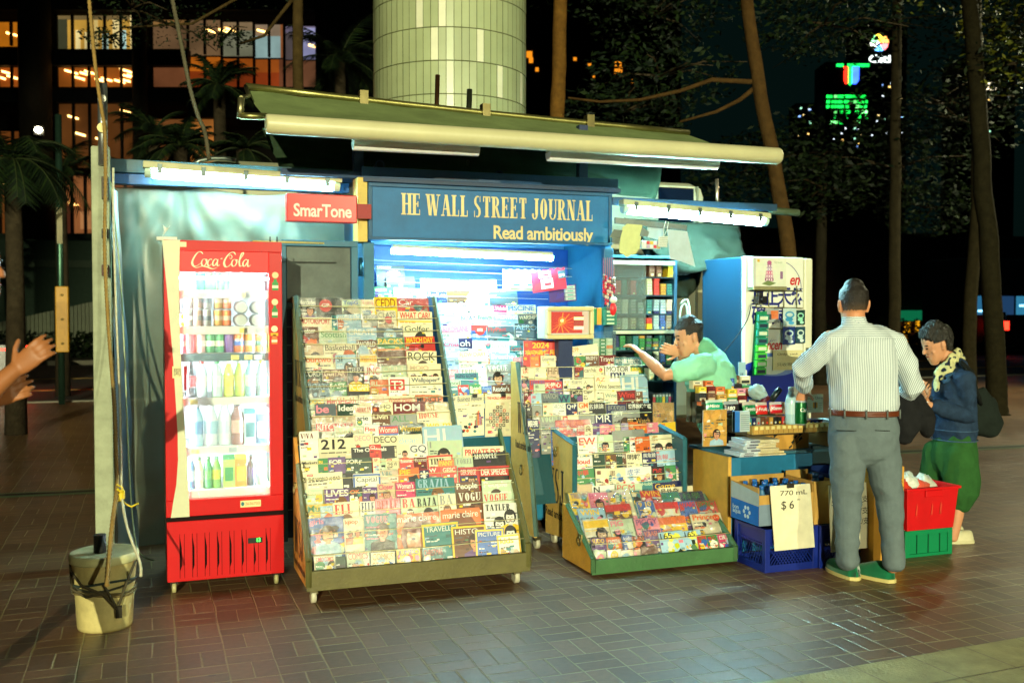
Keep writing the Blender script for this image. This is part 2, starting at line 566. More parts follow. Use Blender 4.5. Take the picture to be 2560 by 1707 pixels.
def glyphs(s, style=''):
 key = (s, style)
 if key in GL:
  return GL[key]
 vs, fs = [], []
 if style == 'serif':
  x = 0.0
  kk = 0
  for ch in s.upper():
   if ch == ' ':
    x += 0.26
    continue
   P, W = serif_glyph(ch)
   for p in P:
    kk += 1
    fs.append(tuple(range(len(vs), len(vs) + len(p))))
    q = p if sum((p[i][0] * p[(i + 1) % len(p)][1] - p[(i + 1) % len(p)][0] * p[i][1]) for i in range(len(p))) > 0 else p[::-1]
    vs += [(a + x, b, 0.00006 * (kk % 9)) for a, b in q]
   x += W + 0.13
 else:
  c = bpy.data.curves.new('t', 'FONT')
  c.body = s
  c.resolution_u = 3
  if 'b' in style:
   c.offset = 0.022
  if 'i' in style:
   c.shear = 0.25
  c.space_character = 0.95
  o = bpy.data.objects.new('t', c)
  me = o.to_mesh()
  vs = [(v.co.x, v.co.y, 0.0) for v in me.vertices]
  fs = [tuple(p.vertices) for p in me.polygons]
  o.to_mesh_clear()
  bpy.data.objects.remove(o)
  bpy.data.curves.remove(c)
 if not vs:
  vs, fs = [(0, 0, 0), (1, 0, 0), (1, 1, 0)], [(0, 1, 2)]
 x0, x1 = min(v[0] for v in vs), max(v[0] for v in vs)
 y0, y1 = min(v[1] for v in vs), max(v[1] for v in vs)
 vs = [(v[0] - x0, v[1] - y0, v[2]) for v in vs]
 GL[key] = (vs, fs, max(x1 - x0, 0.05), max(y1 - y0, 0.05))
 return GL[key]
def nz(x, y, z=0.0):
 return noise.noise(Vector((x, y, z)))
ORD = ["first", "second", "third", "fourth", "fifth", "sixth", "seventh", "eighth", "ninth", "tenth", "eleventh",
       "twelfth", "thirteenth", "fourteenth", "fifteenth", "sixteenth", "seventeenth", "eighteenth", "nineteenth", "twentieth",
       "twenty-first", "twenty-second", "twenty-third", "twenty-fourth", "twenty-fifth", "twenty-sixth"]
# ------------------------------------------------------------------ the ground
def paving_mat():
 m = bpy.data.materials.new("brick_paving")
 m.use_nodes = True
 N, L = m.node_tree.nodes, m.node_tree.links
 b = N["Principled BSDF"]
 tc = N.new("ShaderNodeTexCoord")
 sep = N.new("ShaderNodeSeparateXYZ")
 L.new(tc.outputs["Object"], sep.inputs[0])
 def M(op, a, bb=None, cc=None):
  n = N.new("ShaderNodeMath")
  n.operation = op
  for i, q in enumerate((a, bb, cc)):
   if q is None:
    continue
   if isinstance(q, (int, float)):
    n.inputs[i].default_value = q
   else:
    L.new(q, n.inputs[i])
  return n.outputs[0]
 wob = N.new("ShaderNodeTexNoise")
 wob.inputs["Scale"].default_value = 2.2
 wob.inputs["Detail"].default_value = 2
 L.new(tc.outputs["Object"], wob.inputs["Vector"])
 wv = M('MULTIPLY_ADD', wob.outputs["Fac"], 0.10, -0.05)
 c = 1 / 0.2125
 x = M('ADD', M('MULTIPLY_ADD', sep.outputs[0], c, -0.517), wv)
 y = M('ADD', M('MULTIPLY', sep.outputs[1], c), wv)
 ix, iy = M('FLOOR', x), M('FLOOR', y)
 fx, fy = M('FRACT', x), M('FRACT', y)
 par = M('FLOORED_MODULO', M('ADD', ix, iy), 2.0)
 def mixf(f, a, bb):
  n = N.new("ShaderNodeMix")
  L.new(f, n.inputs[0])
  L.new(a, n.inputs[2])
  L.new(bb, n.inputs[3])
  return n.outputs[0]
 u, v = mixf(par, fx, fy), mixf(par, fy, fx)
 hu = M('MULTIPLY', u, 2.0)
 half = M('FLOOR', hu)
 fu = M('FRACT', hu)
 eu = M('MULTIPLY', M('MINIMUM', fu, M('SUBTRACT', 1.0, fu)), 0.5)
 ev = M('MINIMUM', v, M('SUBTRACT', 1.0, v))
 edge = M('MINIMUM', eu, ev)
 n2 = N.new("ShaderNodeTexNoise")
 n2.inputs["Scale"].default_value = 30
 n2.inputs["Detail"].default_value = 5
 L.new(tc.outputs["Object"], n2.inputs["Vector"])
 edge = M('ADD', edge, M('MULTIPLY_ADD', n2.outputs["Fac"], 0.03, -0.015))
 n4 = N.new("ShaderNodeTexNoise")
 n4.inputs["Scale"].default_value = 3.0
 n4.inputs["Detail"].default_value = 3
 L.new(tc.outputs["Object"], n4.inputs["Vector"])
 wid = M('MULTIPLY_ADD', n4.outputs["Fac"], 0.085, -0.016)
 g = M('SUBTRACT', 1.0, M('MINIMUM', 1.0, M('MAXIMUM', 0.0, M('DIVIDE', edge, M('MAXIMUM', wid, 0.012)))))
 cmb = N.new("ShaderNodeCombineXYZ")
 L.new(ix, cmb.inputs[0])
 L.new(iy, cmb.inputs[1])
 L.new(half, cmb.inputs[2])
 wh = N.new("ShaderNodeTexWhiteNoise")
 L.new(cmb.outputs[0], wh.inputs["Vector"])
 n3 = N.new("ShaderNodeTexNoise")
 n3.inputs["Scale"].default_value = 0.55
 n3.inputs["Detail"].default_value = 8
 L.new(tc.outputs["Object"], n3.inputs["Vector"])
 ramp = N.new("ShaderNodeMix")
 ramp.data_type = 'RGBA'
 L.new(wh.outputs["Value"], ramp.inputs[0])
 ramp.inputs[6].default_value = (0.102, 0.047, 0.020, 1)
 ramp.inputs[7].default_value = (0.168, 0.083, 0.038, 1)
 st = N.new("ShaderNodeVectorMath")
 st.operation = 'SCALE'
 L.new(ramp.outputs[2], st.inputs[0])
 L.new(M('MULTIPLY_ADD', M('ADD', n3.outputs["Fac"], n2.outputs["Fac"]), 0.75, 0.28), st.inputs["Scale"])
 vo = N.new("ShaderNodeTexVoronoi")
 vo.inputs["Scale"].default_value = 3.4
 L.new(tc.outputs["Object"], vo.inputs["Vector"])
 spot = M('LESS_THAN', M('ADD', vo.outputs["Distance"], M('MULTIPLY', n2.outputs["Fac"], 0.06)), 0.085)
 stain = M('MULTIPLY_ADD', spot, -0.5, 1.0)
 s2 = N.new("ShaderNodeVectorMath")
 s2.operation = 'SCALE'
 L.new(st.outputs[0], s2.inputs[0])
 L.new(stain, s2.inputs["Scale"])
 st = s2
 mj = N.new("ShaderNodeMix")
 mj.data_type = 'RGBA'
 L.new(M('MULTIPLY', g, 0.8), mj.inputs[0])
 L.new(st.outputs[0], mj.inputs[6])
 mj.inputs[7].default_value = (0.36, 0.30, 0.12, 1)
 L.new(mj.outputs[2], b.inputs["Base Color"])
 L.new(M('MULTIPLY_ADD', n3.outputs["Fac"], 0.45, 0.20), b.inputs["Roughness"])
 b.inputs["Specular IOR Level"].default_value = 0.55
 bp = N.new("ShaderNodeBump")
 bp.inputs["Strength"].default_value = 0.5
 bp.inputs["Distance"].default_value = 0.006
 L.new(M('ADD', M('MULTIPLY', g, -1.0), M('MULTIPLY', n2.outputs["Fac"], 0.4)), bp.inputs["Height"])
 L.new(bp.outputs[0], b.inputs["Normal"])
 return m
def struct(name, mb, m):
 return put(mb.build(name, m), None, None, kind='structure')
b = MB()
b.rect(-250, -100, 250, 400, 0, S(40, 38, 34))
b.v = [(x, z, -0.02) for x, y, z in b.v]
struct("ground", b, DULL)
b = MB()
b.poly(((-30, -12, 0), (40, -12, 0), (40, 19.4, 0), (-30, 19.4, 0)), 'B')
struct("pavement", b, paving_mat())
b = MB()
b.box((-90, 19.6, -0.01), (120, 33, -0.004), S(52, 50, 48))
struct("road", b, mat("asphalt", 0.7, dirt=0.4, dirt_scale=2, bump=0.3, bump_scale=90))
b = MB()
b.box((-90, 19.4, -0.02), (120, 19.62, 0.02), S(150, 146, 130))
struct("kerb", b, DULL)
b = MB()
b.box((-90, 33, -0.02), (120, 33.3, 0.13), S(120, 116, 100))
b.box((-90, 33.3, -0.02), (120, 60, 0.12), S(70, 66, 56))
struct("far_pavement", b, DULL)
b = MB()
for yy in (22.4, 26.2):
 b.box((-90, yy, -0.004), (120, yy + 0.22, 0.0), S(205, 170, 90))
struct("road_marking", b, DULL)
b = MB()
p, q = Vector((-8, 9.93, 0)), Vector((14, 8.75, 0))
dv = (q - p).normalized()
nv = Vector((-dv.y, dv.x, 0))
def strip(a, c_, z, col):
 b.poly([tuple(p + nv * a + Vector((0, 0, z))), tuple(q + nv * a + Vector((0, 0, z))), tuple(q + nv * c_ + Vector((0, 0, z))), tuple(p + nv * c_ + Vector((0, 0, z)))], col)
strip(-0.02, 0.22, 0.004, S(105, 128, 92))
strip(0.05, 0.15, 0.008, S(8, 8, 8))
struct("drain_channel", b, PAINT)
b = MB()
e0, e1 = atZ(1890, 1707), atZ(2560, 1592)
dv = (e1 - e0).normalized()
P_ = e0 - dv * 1.5
Q_ = e1 + dv * 5
for k in range(24):
 a0, a1 = k / 24, (k + 0.985) / 24
 A, B = P_.lerp(Q_, a0), P_.lerp(Q_, a1)
 nn = Vector((dv.y, -dv.x, 0))
 for r in range(3):
  o0, o1 = nn * (0.004 + 0.3 * r), nn * (0.296 + 0.3 * r)
  zz = Vector((0, 0, 0.004))
  b.poly([tuple(A + o0 + zz), tuple(A + o1 + zz), tuple(B + o1 + zz), tuple(B + o0 + zz)], S(184, 172, 116))
struct("tactile_strip", b, mat("yellow_paver", 0.7, dirt=0.4, dirt_scale=6, bump=0.3, bump_scale=70))
# ------------------------------------------------------------------ street lamps behind the camera
def street_lamp(x, y, h, power, label, target):
 t = thing("street_lamp", label, "street lamp", (x, y, 0), 0, "street lamps along the kerb")
 m = MB()
 m.tube([(0, 0, 0), (0, 0, h * 0.5), (0, 0, h)], [0.09, 0.07, 0.05], S(110, 118, 112), n=12)
 m.tube([(0, 0, h), (0, 0.5, h + 0.25), (0, 1.2, h + 0.3)], 0.035, S(110, 118, 112))
 m.build("pole", METAL, t)
 m = MB()
 m.box((-0.14, 1.1, h + 0.24), (0.14, 1.75, h + 0.36), S(100, 105, 100), taper=(0.04, 0.06))
 m.build("lamp_head", PAINT, t)
 m = MB()
 m.ell((0, 1.42, h + 0.22), (0.1, 0.24, 0.05), (1, 1, 1))
 m.build("lamp_glass", emit("sodium_lamp", SODIUM, 6), t)
 ld = bpy.data.lights.new("street_light", 'SPOT')
 ld.energy = power
 ld.color = SODIUM
 ld.spot_size = math.radians(24) if y < 0 else math.radians(110)
 ld.spot_blend = 0.6
 ld.shadow_soft_size = 0.16
 lo = bpy.data.objects.new("street_light", ld)
 COL.link(lo)
 lo.parent = t
 lo.location = (0, 1.42, h + 0.12)
 d = Vector(target) - Vector((x, y + 1.42, h + 0.12))
 lo.rotation_euler = d.to_track_quat('-Z', 'Y').to_euler()
 return t
street_lamp(-14.0, -45.0, 9.5, STREET_W * 1.6, "tall grey street lamp with a sodium head, behind the viewer on the left", (2.0, 7, 1.5))
street_lamp(14.0, -43.0, 9.5, STREET_W * 0.4, "tall grey street lamp with a sodium head, behind the viewer on the right", (4, 7, 1))
street_lamp(17.5, 12.0, 7.5, 700.0, "grey street lamp with a sodium head, out of view beyond the right trees", (11, 14, 0))
# ------------------------------------------------------------------ the kiosk
BLUE, DBLUE, YEL, TEAL = S(36, 110, 150), S(22, 52, 92), S(205, 172, 92), S(40, 110, 120)
KY = 6.70
kiosk = thing("newspaper_kiosk", "blue metal newspaper kiosk with a wide lettered fascia and an open lit front", "kiosk", (2.3, KY, 0))
def kb():
 return at_world(MB(), kiosk)
KX0, KX1 = atY(912, 600, KY).x, atY(1532, 635, KY).x
m = kb()
m.box((KX0, KY + 0.03, 0.06), (KX0 + 0.05, 7.55, 2.5), BLUE)
m.box((KX1 - 0.05, KY + 0.03, 0.06), (KX1, 7.55, 2.5), BLUE)
m.box((KX0 + 0.05, 7.5, 0.06), (KX1 - 0.05, 7.55, 2.5), S(110, 160, 205))
m.box((KX0 + 0.05, 7.42, 1.0), (KX1 - 0.05, 7.497, 2.1), S(40, 88, 170))
m.box((KX0 + 0.05, KY + 0.12, 2.42), (KX1 - 0.05, 7.5, 2.47), BLUE)
m.box((KX0 + 0.05, KY + 0.16, 0.06), (KX1 - 0.05, 7.5, 0.12), BLUE)
m.build("body", PAINT, kiosk, bevel=0.004)
m = kb()
m.box((KX0 - 0.01, KY, 0.06), (KX0 + 0.065, KY + 0.05, 2.07), S(40, 110, 140))
m.box((KX1 - 0.07, KY, 0.06), (KX1 + 0.005, KY + 0.05, 2.07), S(30, 80, 110))
m.build("door_frame", PAINT, kiosk, bevel=0.004)
m = kb()
for k in range(7):
 m.box((KX0 + 0.07, 7.405, 1.3 + 0.11 * k), (KX1 - 0.07, 7.42, 1.305 + 0.11 * k), S(90, 120, 160))
m.build("wall_ribs", PAINT, kiosk)
m = kb()
m.box((KX0 + 0.07, KY + 0.05, 0.1), (KX1 - 0.07, KY + 0.09, 0.87), S(34, 120, 160))
m.build("front_panel", PAINT, kiosk, bevel=0.004)
SX0, SX1 = atY(922, 600, KY - 0.07).x, atY(1530, 635, KY - 0.07).x
m = kb()
m.box((SX0, KY - 0.06, 2.085), (SX1, KY + 0.1, 2.465), S(16, 102, 160))
for x0, z0, x1, z1 in ((SX0, 2.085, SX1, 2.105), (SX0, 2.44, SX1, 2.465), (SX0, 2.105, SX0 + 0.025, 2.44), (SX1 - 0.025, 2.105, SX1, 2.44)):
 m.box((x0, KY - 0.075, z0), (x1, KY - 0.061, z1), S(24, 80, 122))
fascia = m.build("fascia", PAINT, kiosk, bevel=0.003)
m = kb()
m.box((SX0 - 0.07, KY - 0.05, 2.07), (SX0 - 0.003, KY + 0.12, 2.5), S(220, 190, 95))
m.build("fascia_end", RUSTY, kiosk, bevel=0.004)
CREAM = S(226, 208, 150)
m = kb()
Yf = KY - 0.064
a_, c_ = atY(1003, 536, Yf), atY(1481, 564, Yf)
m.text("HE WALL STREET JOURNAL", a_.x, a_.z - 0.004, c_.x - a_.x, 0.150, Yf, CREAM, style='serif', fit=False)
m.build("headline_lettering", PAINT, fascia)
m = kb()
a_, c_ = atY(1234, 598, Yf), atY(1483, 612, Yf)
m.text("Read ambitiously", a_.x, a_.z - 0.028, c_.x - a_.x, 0.125, Yf, CREAM, style='b', fit=False)
m.build("slogan_lettering", PAINT, fascia)
m = kb()
m.box((KX0 - 0.55, KY + 0.02, 2.50), (KX1 + 0.02, KY + 0.5, 2.545), S(20, 56, 96))
m.box((KX0 - 0.02, KY - 0.07, 2.47), (KX1 + 0.03, KY + 0.02, 2.50), S(18, 48, 84))
m.box((KX0 - 0.02, KY - 0.03, 2.50), (KX1 + 0.03, KY + 0.02, 2.575), S(24, 64, 104))
m.build("roof_edge", PAINT, kiosk, bevel=0.003)
m = kb()
m.box((-0.29, 6.94, 2.50), (KX0 + 0.02, 7.0, 2.585), S(36, 70, 76))
m.box((-0.27, 6.98, 2.43), (KX0 - 0.05, 7.06, 2.497), S(24, 62, 96))
m.build("roof_beam", PAINT, kiosk, bevel=0.003)
m = kb()
m.box((KX1 + 0.03, KY + 0.06, 2.40), (4.70, KY + 0.12, 2.455), S(22, 60, 84))
m.tube([(4.66, KY + 0.09, 2.405), (4.92, KY + 0.09, 2.395)], 0.03, S(70, 84, 60))
m.build("roof_beam", PAINT, kiosk, bevel=0.003)
for x in (atY(897, 420, KY + 0.2).x, atY(1459, 440, KY + 0.2).x):
 m = kb()
 m.box((x - 0.035, KY + 0.2, 2.545), (x + 0.035, KY + 0.26, 3.0), S(22, 46, 88))
 m.build("awning_post", PAINT, kiosk)
for x, y, z in ((950, 412, 2.64), (1248, 438, 2.6), (1507, 460, 2.58)):
 m = kb()
 p = atY(x, y, KY + 0.1)
 m.tube([tuple(p), tuple(p + Vector((0.05, 0.4, -0.02)))], 0.035, S(40, 52, 70), n=12)
 m.tube([tuple(p + Vector((0, -0.004, 0))), tuple(p + Vector((0, 0.01, 0)))], 0.024, S(8, 10, 14), n=12)
 m.build("roof_pipe", METAL, kiosk)
for (x0, y0, x1, y1) in ((925, 650, 1430, 672), (925, 671, 1430, 692), (925, 703, 1300, 715), (925, 735, 1370, 748), (1080, 773, 1400, 790), (1095, 808, 1400, 820), (1100, 838, 1340, 848), (1102, 869, 1310, 878), (1105, 900, 1300, 905), (1110, 948, 1290, 955)):
 A = slope(x0, y0, 6.72, 1.1, 0.5)
 B = slope(x1, y1, 6.72, 1.1, 0.5)
 m = kb()
 m.tube([tuple(A), tuple(B)], 0.0025, S(220, 220, 205), n=5)
 m.build("wire", PLASTIC, kiosk)
DY = KY - 0.06
D0, D1 = atY(702, 600, DY).x, atY(893, 605, DY).x
m = kb()
m.box((D0, DY, 0.12), (D1, DY + 0.03, 2.03), S(26, 70, 118))
for x0, z0, x1, z1 in ((D0, 2.03, D1, 2.07), (D0, 0.1, D0 + 0.03, 2.03), (D1 - 0.045, 0.1, D1, 2.03), (D0 + 0.03, 1.62, D1 - 0.045, 1.66)):
 m.box((x0, DY - 0.03, z0), (x1, DY + 0.035, z1), S(52, 112, 142))
door = m.build("door", PAINT, kiosk, bevel=0.003)
m = kb()
m.box((D0 + 0.035, DY - 0.012, 1.665), (D1 - 0.05, DY - 0.002, 2.025), S(96, 108, 104))
m.build("panel", mat("scuffed_panel", 0.6, dirt=0.6, dirt_scale=5), door)
m = kb()
for k in range(11):
 m.box((D0 + 0.035, DY - 0.016, 0.3 + 0.12 * k), (D1 - 0.05, DY - 0.004, 0.307 + 0.12 * k), S(90, 140, 170))
m.build("louvres", PAINT, door)
for z in (1.9, 1.1, 0.4):
 m = kb()
 m.tube([(D1 + 0.02, DY - 0.02, z - 0.06), (D1 + 0.02, DY - 0.02, z + 0.06)], 0.016, S(60, 120, 150))
 m.build("hinge", METAL, door)
# ------------------------------------------------------------------ fluorescent lamps
def tube_lamp(p, q, label, r=0.05, name="tube_lamp", lit=True, clips=5, tube_e=TUBE_E):
 p, q = Vector(p), Vector(q)
 L = (q - p).length
 d = (q - p).normalized()
 t = thing(name, label, "lamp", p, 0, "tube lamps of the newsstand")
 t.rotation_euler = (0, -math.asin(d.z), math.atan2(d.y, d.x))
 m = MB()
 m.prism([(-r, 0.0), (r, 0.0), (r * 0.85, r * 0.9), (-r * 0.85, r * 0.9)], 'x', 0.0, L, S(190, 190, 150))
 m.build("housing", mat("lamp_housing", 0.5, dirt=0.3, dirt_scale=8), t, bevel=0.008)
 m = MB()
 n = 8
 pts = [(r * 0.94 * math.cos(math.pi + math.pi * k / n), -0.002 + r * 1.15 * math.sin(math.pi + math.pi * k / n)) for k in range(n + 1)]
 e = 0.06 if clips else 0.0
 m.prism(pts, 'x', e, L - e, (1, 1, 1))
 m.build("diffuser", emit("tube_glow_" + str(tube_e), COOL, tube_e) if lit else mat("unlit_diffuser", 0.4, dirt=0.2), t)
 if clips:
  m = MB()
  for x0, x1 in ((0.0, e), (L - e, L)):
   m.prism([(a * 0.97, c * 0.97) for a, c in pts], 'x', x0 if x0 else 0.01, x1 if x1 != L else L - 0.01, S(190, 215, 195))
  m.build("end_cap", PLASTIC, t, bevel=0.01)
 for k in range(clips):
  x = L * (0.08 + 0.84 * k / max(clips - 1, 1))
  m = MB()
  m.box((x - 0.014, -r * 1.12, -0.03), (x + 0.014, -r * 0.96, 0.03), S(88, 100, 100))
  m.build("clip", METAL, t)
 return t
LA, LB = atY(357, 421, 6.80), atY(853, 459, 6.80)
tube_lamp(LA, LB, "lit tube lamp under the left roof beam, above the red drinks fridge", 0.05, tube_e=TUBE_E * 0.36)
RA, RB = atY(1552, 514, KY - 0.02), atY(1920, 548, KY - 0.02)
tube_lamp(RA, RB, "lit tube lamp under the right roof beam, above the hanging papers", 0.05, tube_e=TUBE_E * 1.45)
IA, IB = atY(980, 621, 6.76), atY(1380, 640, 6.76)
tube_lamp(IA, IB, "bare lit tube lamp inside the kiosk, above the magazine shelves", 0.03, clips=0, tube_e=TUBE_E * 0.75)
FA, FB = atY(882, 352, 6.12), atY(1195, 368, 6.12)
tube_lamp(FA, FB, "unlit tube lamp under the left half of the awning", 0.05, lit=False, clips=0)
FA, FB = atY(1370, 381, 6.12), atY(1792, 404, 6.12)
tube_lamp(FA, FB, "unlit tube lamp under the right half of the awning", 0.05, lit=False, clips=0)
# ------------------------------------------------------------------ awning
AY = 5.95
aw = thing("awning", "dark green retractable awning with a cream front roll above the kiosk", "awning", (2.4, AY, 2.6))
A0, A1 = atY(664, 310, AY), atY(1948, 391, AY)
def ab():
 return at_world(MB(), aw)
m = ab()
m.tube([tuple(A0), tuple(A0 + Vector((0.012, 0, 0))), tuple(A1 - Vector((0.012, 0, 0))), tuple(A1)], [0.052, 0.058, 0.058, 0.052], S(204, 200, 156), n=20)
m.build("front_roll", mat("cream_metal", 0.4, dirt=0.18, dirt_scale=3, spec=0.4), aw)
R0, R1 = atY(614, 216, 7.1), atY(1722, 332, 7.1)
m = ab()
m.tube([tuple(R0.lerp(R1, k / 6) + Vector((0, 0, -0.012 * math.sin(math.pi * k / 6)))) for k in range(7)], 0.024, S(165, 160, 96), n=10)
m.build("rear_pole", METAL, aw)
for k in (0.235, 0.5, 0.745):
 m = ab()
 c_ = R0.lerp(R1, k)
 m.box((c_.x - 0.03, c_.y - 0.045, c_.z - 0.05), (c_.x + 0.03, c_.y + 0.03, c_.z + 0.05), S(108, 100, 64))
 m.build("pole_clamp", METAL, aw)
q0, q1 = R0 + Vector((0.02, 0, -0.03)), R1 + Vector((0.0, 0, -0.02))
def canv(u, v):
 a = q0.lerp(q1 + Vector((0.0, 0, 0)), u)
 f = (A0 + Vector((0.02, 0, 0.05))).lerp(A1 + Vector((-0.02, 0, 0.05)), u)
 p = a.lerp(f, v)
 p.z += -0.05 * math.sin(math.pi * v) + 0.012 * nz(u * 14, v * 3)
 return tuple(p)
m = ab()
m.grid(canv, 40, 12, S(128, 146, 92))
m.build("canvas", CANVAS, aw)
m = ab()
B0, B1 = atY(600, 290, 6.3), atY(667, 292, 6.3)
m.tube([tuple(B0), tuple(B1)], 0.022, S(150, 146, 90))
m.build("arm", METAL, aw)
m = ab()
m.tube([tuple(atY(603, 245, 6.3)), tuple(atY(600, 296, 6.3))], 0.02, S(170, 165, 120))
m.tube([tuple(atY(603, 245, 6.3)), tuple(atY(622, 240, 6.7)), tuple(R0)], 0.014, S(120, 116, 80))
m.build("arm_bracket", METAL, aw)
for x0, y0, x1, y1, r in ((1087, 262, 1094, 188, 0.018), (1167, 268, 1174, 224, 0.022)):
 m = MB()
 p, q = atY(x0, y0, 7.3), atY(x1, y1, 7.3)
 m.tube([(0, 0, -0.5), tuple(q - p)], r, S(120, 84, 52) if r < 0.02 else S(96, 104, 80))
 o = m.build("roof_stake", METAL, loc=p)
 put(o, "brown metal stake rising behind the awning" if r < 0.02 else "short grey stake rising behind the awning, right of the brown one", "stake")
def tarp(name, pts_top, pts_bot, Y, label, col, m_=None, fold=0.05, freq=9, nu=36, nv=14, sag=0.0):
 T_ = [atY(x, y, Y if not isinstance(Y, tuple) else Y[0]) for x, y in pts_top]
 B_ = [atY(x, y, Y if not isinstance(Y, tuple) else Y[1]) for x, y in pts_bot]
 def along(L_, u):
  k = min(int(u * (len(L_) - 1)), len(L_) - 2)
  return L_[k].lerp(L_[k + 1], u * (len(L_) - 1) - k)
 def fn(u, v):
  p = along(T_, u).lerp(along(B_, u), v)
  p.y += fold * (math.sin(freq * u + 2.2 * v + 3 * nz(u * 3, v * 2)) + 0.7 * nz(u * 7, v * 4, 3)) * (0.35 + 0.65 * v)
  return tuple(p)
 mm = MB()
 mm.grid(fn, nu, nv, col)
 o = mm.build(name, m_ or CANVAS)
 mod = o.modifiers.new("thick", 'SOLIDIFY')
 mod.thickness = 0.004
 return put(o, label, "tarpaulin")
tarp("tarpaulin", ((655, 320), (900, 330), (1200, 340), (1470, 365), (1660, 400)), ((700, 420), (900, 440), (1200, 452), (1530, 480), (1632, 500)), 7.25,
     "dark green tarpaulin hanging in folds under the awning", S(44, 62, 42), fold=0.05, freq=16)
tarp("tarpaulin", ((1560, 545), (1700, 555), (1850, 565)), ((1700, 690), (1790, 668), (1868, 638)), (7.25, 7.1),
     "grey green tarpaulin sagging beside the white fridge, below the right lamp", S(34, 44, 32), fold=0.06, freq=7)
tarp("tarpaulin", ((1560, 560), (1690, 640), (1760, 662)), ((1690, 745), (1720, 745), (1755, 700)), (7.5, 7.4),
     "grey green tarpaulin bundle behind the cigarette cabinet", S(44, 56, 44), fold=0.05, freq=6)
sg = thing("shop_sign", "small red box sign with white rounded lettering beside the fascia", "sign", (1.1, 6.55, 2.2))
m = at_world(MB(), sg)
g0, g1 = atY(717, 555, 6.55), atY(893, 497, 6.55)
m.box((g0.x, 6.55, g0.z + 0.005), (g1.x, 6.63, g1.z + 0.02), S(206, 30, 34))
m.build("sign_box", mat("sign_red", 0.3, dirt=0.1, dirt_scale=5), sg, bevel=0.006)
m = at_world(MB(), sg)
g2, g3 = atY(734, 541, 6.545), atY(879, 544, 6.545)
m.text("SmarTone", g2.x, g2.z, g3.x - g2.x, 0.085, 6.545, S(245, 235, 228), style='b', fit=False)
m.build("lettering", PAINT, sg)
m = at_world(MB(), sg)
m.box((g1.x, 6.58, g0.z + 0.04), (g1.x + 0.1, 6.61, g1.z - 0.03), S(150, 26, 30))
m.build("bracket", PAINT, sg)
m = MB()
pr_ = [(0, 0, 0), (0, 0, 0.5), (-0.002, 0, 1.2), (0, 0.0, 2.0), (0.0, 0.0, 2.78)]
m.box((-0.055, -0.05, 0), (0.055, 0.05, 2.62), S(168, 176, 146))
o = m.build("timber_post", mat("post_wood", 0.75, dirt=0.4, dirt_scale=7, bump=0.2), loc=(-0.265, 6.72, 0), bevel=0.012)
put(o, "pale square timber post at the left end of the newsstand", "post")
m = MB()
m.tube([(0, 0, 0), (0.002, 0, 0.5)], 0.028, S(190, 196, 196), n=12)
m.tube([(0.0, -0.06, 0.22), (0.0, 0.06, 0.22)], 0.03, S(140, 130, 90), n=12)
m.tube([(0, -0.04, 0.40), (0, 0.06, 0.40)], 0.024, S(140, 140, 130), n=10)
o = m.build("steel_pipe", METAL, loc=(-0.25, 6.66, 2.5))
put(o, "short steel pipe lashed to the top of the timber post", "pipe")
SHEET = clear("plastic_sheet", (0.34, 0.40, 0.30), 0.52, rough=0.35, bump=0.05, bump_scale=3, gloss=0.03, milk=0.45)
sy = 7.10
top = [(278, 470), (310, 468), (380, 466), (455, 460), (530, 473), (600, 486), (660, 490), (730, 484), (800, 478), (860, 476)]
TP = [atY(x, y, sy) for x, y in top]
def sheet(u, v):
 k = min(int(u * 9), 8)
 p = TP[k].lerp(TP[k + 1], u * 9 - k)
 zb = 0.03
 z = p.z + (zb - p.z) * v
 s = 0.0
 for hx, amp in ((0.215, 0.022), (-0.13, 0.016), (0.92, 0.014)):
  ang = math.atan2(p.x - hx, max(0.05, p.z - z + 0.12))
  s += amp * math.sin(ang * 16 + hx * 9) * min(1, v * 6) * math.exp(-2.0 * v)
 s += 0.03 * nz(p.x * 2.5, z * 1.2) * v + 0.05 * nz(p.x * 1.2, 0, 4)
 return (p.x + 0.02 * math.sin(v * 5), sy + s + 0.03 * v, z)
m = MB()
m.grid(sheet, 110, 60, (1, 1, 1))
o = m.build("plastic_sheet", SHEET)
put(o, "large clear plastic sheet hung from the roof beam behind the red fridge", "plastic sheet")
def side_sheet(u, v):
 x = -0.20 + 0.10 * u * (0.3 + v)
 return (x + 0.02 * nz(u * 3, v * 6), 6.66 + 0.14 * u, 2.36 * (1 - v) + 0.04 * v)
m = MB()
m.grid(side_sheet, 8, 40, (1, 1, 1))
put(m.build("plastic_sheet", SHEET), "narrow strip of clear plastic hanging along the timber post", "plastic sheet")
def rope(pts, r, c, label, cat="rope", name="rope", twist=True):
 P = [Vector(p) for p in pts]
 S_ = []
 n = len(P)
 for i in range(n - 1):
  p0, p1, p2, p3 = P[max(i - 1, 0)], P[i], P[i + 1], P[min(i + 2, n - 1)]
  k_ = max(3, int((p2 - p1).length / (0.012 if twist else 0.05)))
  for k in range(k_):
   t = k / k_
   S_.append(0.5 * ((2 * p1) + (-p0 + p2) * t + (2 * p0 - 5 * p1 + 4 * p2 - p3) * t * t + (-p0 + 3 * p1 - 3 * p2 + p3) * t ** 3))
 S_.append(P[-1])
 o_ = S_[0].copy()
 mm = MB()
 rr = [r * (1.18 if (i % 2 == 0 and twist) else 0.9) for i in range(len(S_))] if twist else r
 mm.tube([tuple(p - o_) for p in S_], rr, c, n=6)
 return put(mm.build(name, mat("rope_fibre", 0.9, dirt=0.35, dirt_scale=40), loc=o_), label, cat)
